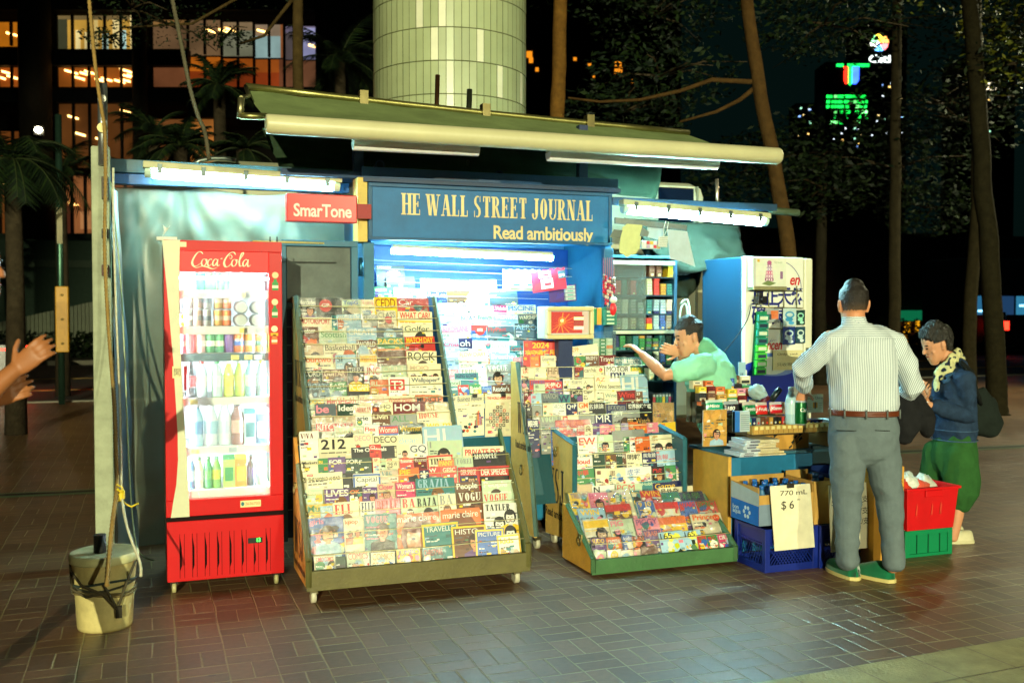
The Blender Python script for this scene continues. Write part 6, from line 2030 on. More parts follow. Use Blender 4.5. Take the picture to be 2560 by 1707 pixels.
m.poly([(-0.045, 0, 0), (dv.x - 0.05, dv.y, dv.z), (dv.x + 0.055, dv.y, dv.z), (0.05, 0, 0)], S(20, 130, 84))
m.v += [(x, y + 0.003, z) for x, y, z in m.v]
m.face((7, 6, 5, 4), S(20, 130, 84))
m.build("backing", PRINT, gs)
for k in range(8):
 f = (k + 0.8) / 8.4
 m = MB()
 c = dv * f
 cc = S(30, 130, 110) if k < 4 else S(70, 190, 60)
 m.box((c.x - 0.04, c.y - 0.03, c.z - 0.028), (c.x + 0.05, c.y - 0.004, c.z + 0.02), cc)
 m.rect(c.x - 0.03, c.z - 0.018, c.x + 0.04, c.z + 0.008, c.y - 0.031, S(30, 50, 70) if k % 2 else S(200, 215, 190))
 m.build("small_pack", PACKM, gs)
p0 = atY(1847, 1000, 6.3)
m = MB()
q0, q1 = atY(1846, 985, 6.3), atY(1864, 905, 6.3)
m.box((0, 0, 0), (q1.x - q0.x, 0.006, q1.z - q0.z), S(150, 186, 200))
m.text("環", 0.012, 0.12, 0.03, 0.035, -0.001, S(40, 60, 90))
m.text("皮", 0.012, 0.06, 0.03, 0.035, -0.001, S(40, 60, 90))
put(m.build("shop_notice", PLASTIC, loc=q0), "narrow pale blue upright card standing before the white fridge", "card")
# ------------------------------------------------------------------ sales counter
ct = thing("sales_counter", "blue and yellow sales counter with a raised board of sweets", "counter", (3.9, 5.6, 0))
def nb_():
 return at_world(MB(), ct)
m = nb_()
m.box((3.535, 5.602, 0.03), (3.56, 6.05, 0.66), S(222, 170, 66))
m.build("side_panel", RUSTY, ct, bevel=0.003)
m = nb_()
m.box((3.56, 5.604, 0.03), (4.19, 5.63, 0.655), S(36, 118, 160))
m.build("front_panel", PAINT, ct, bevel=0.003)
m = nb_()
m.box((4.195, 5.61, 0.03), (4.62, 5.635, 0.70), S(30, 70, 78))
m.build("front_panel", PAINT, ct, bevel=0.003)
m = nb_()
m.box((3.53, 5.59, 0.661), (4.63, 6.1, 0.68), S(60, 110, 130))
m.build("top", PAINT, ct, bevel=0.003)
bx0, bx1 = 3.63, 4.24
m = nb_()
m.box((bx0, 5.47, 0.815), (bx1, 5.53, 0.868), S(190, 150, 76))
for k in range(16):
 m.box((bx0 + 0.005 + 0.038 * k, 5.468, 0.818), (bx0 + 0.006 + 0.038 * k, 5.4695, 0.866), S(120, 90, 44))
m.box((bx0, 5.531, 0.80), (bx1, 6.1, 0.845), S(90, 76, 54))
m.build("raised_board", CARD, ct)
for k in range(14):
 m = nb_()
 x = bx0 + 0.012 + 0.042 * k
 m.rect(x, 0.845, x + 0.026, 0.866, 5.466, S(232, 214, 140))
 m.build("price_tag", CARD, ct)
rnd = random.Random(21)
TRC = ['t', 'n', 'a', 'B', 'B', 'd', 'k', 'k', 'r', 'd', 'k', 'd', 'B', 'd', 'B', 'n', 'n', 'k']
for k, c in enumerate(TRC):
 m = MB()
 w = 0.030
 h = 0.068 if k < 11 else 0.04
 m.box((0, 0, 0), (w - 0.002, 0.09, h), c)
 base = K(c)
 m.disc(w * 0.5, h * 0.5, w * 0.25, w * 0.25, -0.0006, rnd.choice([S(220, 180, 60), S(200, 200, 190), S(210, 60, 40)]), n=12)
 m.rect(w * 0.15, h * 0.15, w * 0.8, h * 0.28, -0.0007, tuple(min(1, q * 2 + 0.05) for q in base))
 o = m.build("gum_pack", PACKM, loc=(bx0 + 0.008 + 0.0325 * k, 5.535, 0.846))
 put(o, f"{PAL[c][0]} upright gum pack, {ORD[k]} from left in the front row of the counter board", "gum pack", "gum packs on the counter board")
p0, p1 = atY(1888, 1125, 5.66), atY(2022, 1088, 5.66)
m = MB()
w_, h_ = p1.x - p0.x, 0.118
m.box((0, 0, 0), (w_, 0.3, h_), S(196, 146, 66))
m.T = Matrix.Translation((0, 0, 0))
for k in range(2):
 for j in range(3):
  xx, zz = 0.09 + 0.2 * k, 0.01 + 0.034 * j
  m.poly([(xx - 0.03 + 0.02 * j, -0.0008, zz), (xx + 0.075 + 0.0 * j, -0.0008, min(h_ - 0.005, zz + 0.07)), (xx + 0.085, -0.0008, min(h_ - 0.001, zz + 0.056)), (xx - 0.02 + 0.02 * j, -0.0008, max(0.002, zz - 0.012))], S(40, 46, 40))
  m.poly([(xx - 0.005 + 0.02 * j, -0.0014, zz + 0.012), (xx + 0.05, -0.0014, min(h_ - 0.008, zz + 0.052)), (xx + 0.055, -0.0014, min(h_ - 0.01, zz + 0.045)), (xx + 0.001 + 0.02 * j, -0.0014, zz + 0.004)], S(190, 140, 64))
put(m.build("cardboard_box", CARD, loc=Vector((p0.x, 5.66, 0.681))), "kraft box with dark diagonal stamps under the counter board", "box")
zc = 0.681
rnd = random.Random(3)
for k, (w, h, c) in enumerate(((0.34, 0.012, S(60, 90, 150)), (0.33, 0.014, S(190, 205, 215)), (0.24, 0.022, S(226, 214, 170)), (0.25, 0.016, S(226, 214, 170)), (0.235, 0.018, S(226, 214, 170)), (0.24, 0.022, S(226, 214, 170)))):
 z = zc + sum((0.012, 0.014, 0.022, 0.016, 0.018, 0.022)[:k])
 m = MB()
 m.box((0, 0, 0), (w * 0.4, 0.19, h - 0.001), S(190, 205, 215))
 m.box((w * 0.4 + 0.0005, 0.002, 0.001), (w, 0.188, h - 0.002), S(232, 218, 168))
 m.rect(0.03, h * 0.2, 0.1, h * 0.7, -0.0006, S(60, 64, 90))
 o = m.build("book", PRINT, loc=(3.545 + 0.012 * (k % 3) - (0.03 if k < 2 else 0), 5.44 + 0.008 * (k % 2), z))
 o.rotation_euler.z = rnd.uniform(-0.06, 0.06)
 put(o, f"thick paperback, {['lowest', 'second from bottom', 'third from bottom', 'fourth from bottom', 'second from top', 'topmost'][k]} of the wrapped stack on the counter corner", "book", "books stacked on the counter corner")
m = MB()
m.grid(lambda u, v: (0.27 * u - 0.01, -0.01 - 0.006 * nz(u * 9, v * 9), 0.115 * v), 12, 8, (1, 1, 1))
put(m.build("wrapping_film", FILM, loc=(3.54, 5.43, 0.685)), "clear film wrapped round the stack of paperbacks on the counter", "film")
def counter_mag(px0, py0, px1, Y, h, spec, label):
 p = atY(px0, py0, Y)
 q = atY(px1, py0, Y)
 w = q.x - p.x
 m = MB()
 m.box((0, 0, 0), (w, 0.008, h), S(214, 210, 196))
 m.rect(0, 0, w, h, -0.0005, spec[0])
 cover(m, w, h, spec[0], spec[1], spec[2], spec[3], random.Random(5), False)
 o = m.build("magazine", WRAP, loc=(p.x, Y, p.z - h))
 put(o, label, "magazine")
counter_mag(1758, 1025, 1817, 5.47, 0.23, ('d', 'c', '', 'F5'), "golden wrapped magazine with a small portrait, standing on the counter corner")
m = MB()
p = atY(1837, 1080, 5.46)
m.box((0, 0, 0), (0.11, 0.03, 0.13), S(170, 186, 190))
m.box((0, -0.002, 0), (0.035, 0.028, 0.131), S(40, 110, 190))
for k in range(8):
 m.rect(0.042, 0.012 + 0.013 * k, 0.105, 0.017 + 0.013 * k, -0.001, S(110, 130, 140))
put(m.build("card_box", PRINT, loc=p), "small blue and white box beside the golden magazine on the counter", "box")
CANDY = [
 (6.02, [(60, 190, 60, 'y', 'B'), (225, 270, 120, 'v', 'e'), (370, 215, 160, 'e', 'v'), (385, 265, 145, 'c', 'v'), (570, 260, 150, 'r', 'w'), (720, 255, 125, 'B', 'e'), (860, 265, 160, 'c', 'k')]),
 (5.94, [(80, 340, 160, 'c', 'd'), (280, 340, 140, 'o', 'w'), (425, 340, 120, 'o', 'c'), (605, 300, 155, 'b', 'l'), (600, 390, 150, 'y', 'w'), (755, 390, 130, 'k', 'e'), (895, 420, 165, 'g', 'y')]),
 (5.84, [(180, 440, 125, 'y', 'w'), (325, 435, 130, 'R', 'e'), (460, 440, 150, 'o', 'c'), (650, 480, 155, 'y', 'w'), (650, 570, 160, 'g', 'w'), (810, 470, 145, 'p', 'c'), (820, 580, 145, 'R', 'w'), (980, 460, 145, 'o', 'c'), (985, 570, 150, 'b', 'c')]),
 (5.76, [(180, 545, 120, 'k', 'e'), (325, 545, 130, 'B', 'e'), (490, 565, 155, 'd', 'c'), (210, 610, 70, 'o', 'w')]),
]
ck = 0
for ti, (Y, items) in enumerate(CANDY):
 for k, (x, y, w, c, c2) in enumerate(items):
  a = atY(1720 + x / 6.533, 900 + y / 6.533, Y)
  e = atY(1720 + (x + w) / 6.533, 900 + y / 6.533, Y)
  ww = e.x - a.x
  h = 0.055
  m = MB()
  m.box((0, 0, 0), (ww, 0.05, h), c)
  m.rect(ww * 0.1, h * 0.12, ww * 0.9, h * 0.45, -0.0006, c2)
  m.rect(ww * 0.15, h * 0.6, ww * 0.85, h * 0.85, -0.0006, tuple(min(1, q * 1.7 + 0.03) for q in K(c)))
  m.rect(ww * 0.2, h * 0.66, ww * 0.7, h * 0.78, -0.0012, 'k' if c2 != 'k' else 'w')
  o = m.build("candy_box", PACKM, loc=(a.x, Y + 0.002 * (k % 3), a.z - h))
  put(o, f"{PAL[c][0]} candy box with a {PAL[c2][0]} band, {ORD[k]} from left in the {['back', 'second', 'third', 'front'][ti]} tier", "candy", "candy boxes on the counter")
m = nb_()
for Y, z in ((6.03, 1.06), (5.95, 1.0), (5.85, 0.93), (5.77, 0.90)):
 m.box((3.50 if z > 0.95 else 3.56, Y, 0.846), (4.02 if z > 0.95 else 4.12, Y + 0.055, z - 0.012), S(120, 120, 100))
m.build("tier_support", CARD, ct)
def pouch(px, py, w, h, Y, c, c2, label, name="candy_bag", text=None, tilt=10):
 p = atY(px, py, Y)
 m = MB()
 def fn(u, v):
  bul = math.sin(math.pi * u) ** 0.6 * math.sin(math.pi * min(1, v * 1.05)) ** 0.6
  return (w * u, -0.014 * bul - 0.003 * nz(u * 6, v * 6, px), h * v)
 m.grid(fn, 12, 12, c, col=lambda u, v: c if v < 0.72 else K(c2))
 m.grid(lambda u, v: (w * (1 - u), 0.012 * math.sin(math.pi * u) ** 0.6 * math.sin(math.pi * v) ** 0.6, h * v), 8, 8, c)
 if text:
  m.text(text, w * 0.12, h * 0.28, w * 0.76, h * 0.3, -0.0165, 'w', style='bi')
 o = m.build(name, mat("foil_bag", 0.25, dirt=0.1, bump=0.3, bump_scale=30, coat=0.5), loc=p)
 o.rotation_euler.x = -math.radians(tilt)
 return put(o, label, "candy bag", "candy bags on the counter")
Z8 = lambda x, y: (1720 + x / 6.533, 900 + y / 6.533)
pouch(*Z8(300, 830), 0.125, 0.07, 5.62, S(24, 150, 110), S(190, 214, 206), "green and white candy bag, leftmost in the bag row", text="Mints")
pouch(*Z8(600, 885), 0.11, 0.085, 5.62, S(40, 30, 40), S(150, 160, 165), "black and red candy bag, second in the bag row", text="180")
pouch(*Z8(900, 895), 0.10, 0.085, 5.60, S(20, 120, 60), S(205, 190, 180), "green candy bag with white script, third in the bag row", text="Sweets")
pouch(*Z8(1115, 890), 0.088, 0.08, 5.60, S(214, 40, 34), S(205, 195, 190), "bright red candy bag with white script, fourth in the bag row", text="Fruit")
pouch(*Z8(1345, 870), 0.098, 0.075, 5.60, S(200, 28, 36), S(196, 190, 190), "red candy bag with white script, rightmost in the bag row", text="Gummi")
pouch(*Z8(570, 250), 0.07, 0.05, 6.0, S(150, 156, 160), S(190, 194, 196), "silver packet standing behind the red candy box")
def crumple(p, r, c, label, name="plastic_bag", seed=0, cat="bag", mt=None, n=18):
 m = MB()
 m.ell((0, 0, 0), r, c, n=n, k=12)
 for i, v in enumerate(m.v):
  q = Vector(v)
  f = 1 + 0.45 * nz(q.x * 22 + seed, q.y * 22, q.z * 22) + 0.25 * nz(q.x * 60, q.y * 60 + seed, q.z * 60)
  m.v[i] = tuple(q * f)
 o = m.build(name, mt or FILM, loc=p)
 return put(o, label, cat)
WHBAG = mat("bag_film", 0.3, dirt=0.1, bump=0.4, bump_scale=40, coat=0.4)
crumple(atY(*Z8(1150, 520), 5.75), (0.065, 0.05, 0.05), S(170, 196, 196), "crumpled white plastic bag on the counter behind the candy bags", mt=WHBAG)
m = MB()
m.tube([(0, 0, 0), (0.05, 0, 0.06), (0.07, 0, 0.075)], [0.02, 0.022, 0.018], S(20, 34, 34), n=10)
m.tube([(-0.08, 0.0, -0.01), (-0.02, 0, 0.02)], 0.018, S(90, 24, 34), n=10)
put(m.build("torch", PLASTIC, loc=atY(*Z8(1360, 660), 5.66)), "dark torch lying against the white plastic bag", "torch")
p = atY(*Z8(1680, 965), 5.5)
drink('big', S(170, 205, 214), S(196, 220, 226), S(214, 226, 230), p.x, 5.5, 0.868, "clear water bottle standing on the counter beside the green can", "drinks on the counter", 0.98)
p = atY(2001, 1045, 5.46)
canp = (p.x, 5.46, 0.868)
drink('can', S(10, 96, 44), S(10, 96, 44), 'w', canp[0], canp[1], canp[2], "tall green beer can under the customer's left hand", "drinks on the counter", 1.34, "Carl", 'w')
p0, p1 = atY(2013, 1032, 5.58), atY(2058, 985, 5.58)
m = MB()
w_, h_ = p1.x - p0.x, p1.z - p0.z
m.box((0, 0, 0), (w_, 0.01, h_), S(214, 212, 176))
m.text("South China", -0.0 + w_ * 0.03, h_ * 0.74, w_ * 0.94, h_ * 0.14, -0.001, S(36, 34, 30), style='')
m.rect(w_ * 0.42, h_ * 0.25, w_ * 0.68, h_ * 0.56, -0.001, S(220, 150, 40))
m.rect(w_ * 0.51, h_ * 0.2, w_ * 0.55, h_ * 0.58, -0.0015, S(30, 26, 22))
m.rect(w_ * 0.56, h_ * 0.2, w_ * 0.6, h_ * 0.58, -0.0015, S(30, 26, 22))
for k in range(4):
 m.rect(w_ * 0.05, h_ * (0.2 + 0.1 * k), w_ * 0.35, h_ * (0.22 + 0.1 * k), -0.001, S(120, 116, 100))
 m.rect(w_ * 0.74, h_ * (0.2 + 0.1 * k), w_ * 0.95, h_ * (0.22 + 0.1 * k), -0.001, S(120, 116, 100))
put(m.build("newspaper", PRINT, loc=p0), "folded newspaper with a small orange picture standing beside the green can", "newspaper")
m = MB()
for k in range(6):
 m.box((0.002 * k, 0.003 * k, 0.008 * k), (0.2, 0.26, 0.008 * k + 0.007), S(190, 200, 196))
put(m.build("paper_stack", PRINT, loc=(4.25, 5.42, 0.83)), "stack of folded white newspapers at the right end of the counter board", "newspapers")
m = MB()
m.box((0, 0, 0), (0.32, 0.3, 0.125), S(150, 104, 50))
put(m.build("cardboard_box", CARD, loc=(4.27, 5.55, 0.702)), "dark kraft box under the newspapers at the counter's right end", "box")
m = MB()
m.box((0, 0, 0), (0.13, 0.08, 0.075), S(216, 160, 120))
put(m.build("cardboard_box", CARD, loc=Vector((atY(*Z8(1430, 690), 5.75).x, 5.75, 0.905))), "small pinkish kraft box behind the water bottle", "box")
# ------------------------------------------------------------------ crates, cartons, price sheets
def crate(loc, w, d, h, c, label, group, lattice=True, name="milk_crate"):
 t = thing(name, label, "crate", loc, 0, group)
 T = 0.012
 m = MB()
 for z0, z1 in ((0, 0.045), (h * 0.62, h * 0.66), (h - 0.02, h)) if lattice else ((0, 0.02), (h - 0.03, h)):
  m.box((-0.004, -0.004, z0), (w + 0.004, T, z1), c)
  m.box((-0.004, d - T, z0), (w + 0.004, d + 0.004, z1), c)
  m.box((-0.004, T + 0.001, z0), (T, d - T - 0.001, z1), c)
  m.box((w - T, T + 0.001, z0), (w + 0.004, d - T - 0.001, z1), c)
 for x, y in ((0, 0), (w, 0), (0, d), (w, d)):
  m.box((x - 0.006 if x == 0 else x - 0.03, y - 0.006 if y == 0 else y - 0.03, 0), (x + 0.03 if x == 0 else x + 0.006, y + 0.03 if y == 0 else y + 0.006, h - 0.001), c)
 m.build("frame", PLASTIC, t, bevel=0.002)
 m = MB()
 if lattice:
  for s in (-1, 1):
   n = 15
   for k in range(n + 1):
    x = 0.02 + (w - 0.04) * k / n
    dx = s * 0.045
    xa, xb = x - dx, x + dx
    if 0.012 < xa < w - 0.012 and 0.012 < xb < w - 0.012:
     y = 0.004 + 0.003 * s
     m.poly([(xa - 0.0035, y, 0.045), (xa + 0.0035, y, 0.045), (xb + 0.0035, y, h * 0.62), (xb - 0.0035, y, h * 0.62)], c)
   for k in range(11):
    yv = 0.03 + (d - 0.06) * k / 10
    ya, yb = yv - s * 0.03, yv + s * 0.03
    if 0.02 < ya < d - 0.02 and 0.02 < yb < d - 0.02:
     x = 0.004 + 0.003 * s
     m.poly([(x, ya - 0.0035, 0.045), (x, yb - 0.0035, h * 0.62), (x, yb + 0.0035, h * 0.62), (x, ya + 0.0035, 0.045)], c)
  m.box((0.03, 0.006, h * 0.66), (w - 0.03, 0.01, h - 0.02), c)
  m.box((0.006, 0.03, h * 0.66), (0.01, d - 0.03, h - 0.02), c)
 else:
  m.box((0.03, 0.004, 0.021), (w - 0.03, 0.010, h - 0.031), c)
  m.box((0.004, 0.03, 0.021), (0.010, d - 0.03, h - 0.031), c)
  m.box((w - 0.010, 0.03, 0.021), (w - 0.004, d - 0.03, h - 0.031), c)
  for k in range(1, 4):
   m.box((w * k / 4 - 0.003, -0.002, 0.021), (w * k / 4 + 0.003, 0.0035, h - 0.031), tuple(q * 0.4 for q in c))
 m.build("lattice" if lattice else "walls", PLASTIC, t)
 m = MB()
 m.box((0.014, 0.014, 0.012), (w - 0.014, d - 0.014, 0.02), tuple(q * 0.6 for q in c))
 m.build("bottom", PLASTIC, t)
 return t
NAVY = S(16, 38, 128)
crate((3.545, 5.195, 0), 0.375, 0.33, 0.268, NAVY, "blue plastic milk crate holding the water carton, on the paving", "blue milk crates")
crate((3.935, 5.18, 0), 0.375, 0.33, 0.268, NAVY, "blue plastic milk crate behind the customer's left leg", "blue milk crates")
def open_carton(loc, w, d, h, c, label, flap=True, cfront=None):
 t = thing("water_carton", label, "carton", loc)
 m = MB()
 e = 0.005
 m.box((0, 0, 0), (w, e, h * (0.8 if flap else 1)), cfront or c)
 m.box((0, d - e, 0), (w, d, h * 1.1), c)
 m.box((0, e + 0.0005, 0), (e, d - e - 0.0005, h), c)
 m.box((w - e, e + 0.0005, 0), (w, d - e - 0.0005, h), c)
 m.box((e + 0.001, e + 0.001, 0.001), (w - e - 0.001, d - e - 0.001, e), c)
 b_ = m.build("box", CARD, t)
 return t, b_
KR = S(196, 152, 78)
wc, wb_ = open_carton((3.50, 5.20, 0.29), 0.40, 0.32, 0.235, KR, "open kraft and blue carton of bottled water on the blue crate")
m = MB()
m.poly([(-0.0008, 0.31, 0.0), (-0.0008, 0.0, 0.0), (-0.0008, 0.0, 0.12), (-0.0008, 0.31, 0.13)], S(36, 110, 196))
m.poly([(-0.0008, 0.31, 0.131), (-0.0008, 0.0, 0.121), (-0.0008, 0.0, 0.2), (-0.0008, 0.31, 0.235)], S(176, 190, 190))
m.T = Matrix.Translation((-0.0015, 0.29, 0.03)) @ Matrix.Rotation(-math.pi / 2, 4, 'Z')
m.text("bon", 0.0, 0.035, 0.09, 0.028, 0, S(190, 214, 226), style='b')
m.text("aqua", 0.0, 0.0, 0.10, 0.03, 0, S(190, 214, 226), style='b')
for k in range(6):
 a = 1.047 * k
 m.disc(0.16 + 0.03 * math.cos(a), 0.035 + 0.03 * math.sin(a), 0.013, 0.013, -0.0003 * k, S(190, 214, 226), n=10)
m.T = Matrix.Identity(4)
m.rect(0, 0, 0.13, 0.13, -0.0008, S(120, 140, 160))
m.text("24x770mL", 0.16, 0.01, 0.12, 0.018, -0.001, S(70, 52, 26))
m.rect(0.11, 0.155, 0.2, 0.188, -0.004, KR)
m.build("print", CARD, wc)
rnd = random.Random(2)
for r_ in range(3):
 for k in range(5):
  drink('bottle', S(60, 110, 150), S(90, 150, 190), S(24, 92, 176), 3.50 + 0.045 + 0.076 * k + 0.01 * (r_ % 2), 5.24 + 0.09 * r_ + 0.01 * (k % 2), 0.30 + 0.005 * (k % 2), f"blue capped water bottle, {ORD[k]} from left in the {['front', 'middle', 'back'][r_]} row of the carton", "water bottles in the carton", 1.08)
kc, _ = open_carton((3.91, 5.21, 0.27), 0.17, 0.30, 0.27, KR, "tall kraft carton of big bottles beside the water carton", False)
drink('big', S(50, 90, 120), S(60, 110, 140), S(24, 92, 150), 3.985, 5.30, 0.30, "big dark water bottle standing in the tall kraft carton", "bottles in the tall carton", 1.12)
drink('big', S(40, 66, 80), S(60, 90, 110), S(20, 60, 110), 4.06, 5.34, 0.29, "big dark bottle half hidden behind the customer in the tall carton", "bottles in the tall carton", 1.05)
b2, _ = open_carton((4.10, 5.22, 0.27), 0.24, 0.28, 0.29, S(30, 60, 130), "blue carton behind the customer, above the second crate", False, KR)
def sheet_sign(pts, Y, label, words, tilt=0.0):
 P = [atY(x, y, Y) for x, y in pts]
 o0 = P[0].copy()
 m = MB()
 Q = [(p.x - o0.x, p.z - o0.z) for p in P]
 m.prism(Q, 'y', 0, 0.004, S(238, 232, 200))
 for s, x, y, w, h, st in words:
  a, c = atY(x, y + h, Y), atY(x + w, y, Y)
  m.text(s, a.x - o0.x, a.z - o0.z, c.x - a.x, max(0.01, c.z - a.z), -0.0012, S(34, 32, 30), style=st, fit=False)
 return put(m.build("price_sheet", CARD, loc=o0), label, "price sheet", "hand lettered price sheets")
sheet_sign([(1925, 1215), (2025, 1208), (2037, 1367), (1937, 1377)], 5.165, "cream price sheet reading 770 mL $6, hung on the water carton", [("770 mL", 1950, 1222, 68, 17, ''), ("$ 6", 1953, 1250, 32, 26, ''), ("oo", 1992, 1246, 8, 4, '')])
m = MB()
m.box((-0.022, -0.008, -0.012), (0.022, 0.008, 0.016), S(40, 34, 26))
put(m.build("binder_clip", PLASTIC, loc=atY(1976, 1214, 5.158)), "black clip holding the 770 mL price sheet to the carton", "clip")
sheet_sign([(2071, 1213), (2165, 1205), (2174, 1368), (2078, 1380)], 5.11, "cream price sheet reading 5, 6 and 12 behind the customer's legs", [("5/支", 2143, 1237, 27, 19, ''), ("6/支", 2143, 1265, 27, 20, ''), ("12/支", 2143, 1291, 28, 20, ''), ("Cola", 2079, 1222, 30, 14, ''), ("5", 2079, 1250, 8, 14, '')])
kb2 = MB()
p0, p1 = atY(2183, 1408, 5.06), atY(2261, 1165, 5.06)
w_, h_ = p1.x - p0.x, p1.z - 0.0
kb2.box((0, 0, 0), (w_, 0.3, h_), S(206, 150, 56))
kb2.rect(0.0, h_ * 0.78, w_, h_ * 0.79, -0.0008, S(120, 84, 36))
kb2.text("DRINK", w_ * 0.55, h_ * 0.84, w_ * 0.4, 0.03, -0.001, S(80, 56, 24))
put(kb2.build("cardboard_box", CARD, loc=(p0.x, 5.06, 0.0), bevel=0.003), "tall ochre cardboard box behind the customer, beside the red tub", "box")
g0_, g1_ = atY(2263, 1385, 5.2), atY(2377, 1385, 5.2)
crate((g0_.x, 5.2, 0), g1_.x - g0_.x, 0.32, 0.175, S(10, 128, 80), "green plastic crate on the paving under the red tub", None, False, "plastic_crate")
r0_, r1_ = atY(2268, 1325, 5.19), atY(2383, 1325, 5.19)
tb = thing("plastic_tub", "red plastic tub full of clear bags, standing on the green crate", "tub", ((r0_.x + r1_.x) / 2, 5.36, 0.177))
m = MB()
hw, hd, H_ = (r1_.x - r0_.x) / 2, 0.17, 0.275
def ring(z, k, r=0.0):
 return [(-(hw + k), -(hd + k), z), (hw + k, -(hd + k), z), (hw + k, hd + k, z), (-(hw + k), hd + k, z)]
R1 = [m.vert(p) for p in ring(0, 0)]
R2 = [m.vert(p) for p in ring(H_, 0.022)]
R3 = [m.vert(p) for p in ring(H_, 0.016)]
R4 = [m.vert(p) for p in ring(0.01, -0.006)]
TR = S(206, 16, 22)
m.face(R1[::-1], TR)
for A, B in ((R1, R2), (R2, R3), (R3, R4)):
 for k in range(4):
  m.face((A[k], A[(k + 1) % 4], B[(k + 1) % 4], B[k]), TR)
m.face(R4, TR)
m.build("body", mat("scuffed_red", 0.4, dirt=0.2, dirt_scale=5, spec=0.5), tb, bevel=0.012)
m = MB()
k = hw + 0.022
kd = hd + 0.022
for p, q in (((-k - 0.012, -kd - 0.012, H_ - 0.012), (k + 0.012, -kd + 0.004, H_ + 0.006)), ((-k - 0.012, kd - 0.004, H_ - 0.012), (k + 0.012, kd + 0.012, H_ + 0.006)), ((-k - 0.012, -kd + 0.005, H_ - 0.012), (-k + 0.004, kd - 0.005, H_ + 0.006)), ((k - 0.004, -kd + 0.005, H_ - 0.012), (k + 0.012, kd - 0.005, H_ + 0.006))):
 m.box(p, q, TR)
m.build("rim", PLASTIC, tb, bevel=0.004)
m = MB()
m.box((-0.07, -kd - 0.012, H_ - 0.055), (0.07, -kd + 0.012, H_ - 0.013), TR)
m.build("grip", PLASTIC, tb, bevel=0.004)
rnd = random.Random(12)
for k in range(4):
 m = MB()
 x = rnd.uniform(-hw, hw)
 m.poly([(x, -hd - 0.014, 0.1), (x + 0.012, -hd - 0.014, 0.1), (x + 0.012, -hd - 0.018, 0.16), (x + 0.006, -hd - 0.019, 0.18)], S(214, 70, 50))
 m.build("scuff_mark", DULL, tb)
for k, (dx, dz, c_, lab) in enumerate(((-0.13, 0.28, S(214, 60, 40), "clear bag with red goods, leftmost in the red tub"), (-0.05, 0.31, S(200, 210, 200), "clear crumpled bag, tallest in the red tub"), (0.02, 0.27, S(214, 90, 70), "clear bag with orange goods, third in the red tub"), (0.10, 0.29, S(200, 204, 190), "clear crumpled bag, rightmost in the red tub"))):
 crumple(Vector((tb.location.x + dx, 5.34 + 0.03 * (k % 2), 0.177 + dz - 0.03)), (0.075, 0.08, 0.065), c_, lab, seed=k * 7, mt=WHBAG if k % 2 else mat("tinted_bag", 0.25, dirt=0.2, coat=0.6, bump=0.4, bump_scale=30))
# ------------------------------------------------------------------ people
def ringloft(m, path, side, c, n=16, m_i=0):
 """path: (point, half width along side, half depth); rounded closed ends"""
 P = [Vector(p[0]) for p in path]
 rings = []
 side = Vector(side)
 first, last = path[0], path[-1]
 def ring(p, t, ra, rb):
  a = (side - t * side.dot(t))
  if a.length < 1e-4:
   a = t.orthogonal()
  a.normalize()
  b = t.cross(a)
  rings.append([m.vert(p + a * ra * math.cos(2 * math.pi * q / n) + b * rb * math.sin(2 * math.pi * q / n)) for q in range(n)])
 T = [(P[min(k + 1, len(P) - 1)] - P[max(k - 1, 0)]).normalized() for k in range(len(P))]
 r0 = min(first[1], first[2])
 for f in (0.98, 0.75, 0.4):
  s = math.sqrt(1 - f * f)
  ring(P[0] - T[0] * r0 * f * 0.8, T[0], first[1] * s, first[2] * s)
 for k, p in enumerate(P):
  ring(p, T[k], path[k][1], path[k][2])
 r1 = min(last[1], last[2])
 for f in (0.4, 0.75, 0.98):
  s = math.sqrt(1 - f * f)
  ring(P[-1] + T[-1] * r1 * f * 0.8, T[-1], last[1] * s, last[2] * s)
 for A, B in zip(rings, rings[1:]):
  for q in range(n):
   m.face((A[q], A[(q + 1) % n], B[(q + 1) % n], B[q]), c, m_i, True)
 m.face(rings[0][::-1], c, m_i)
 m.face(rings[-1], c, m_i)
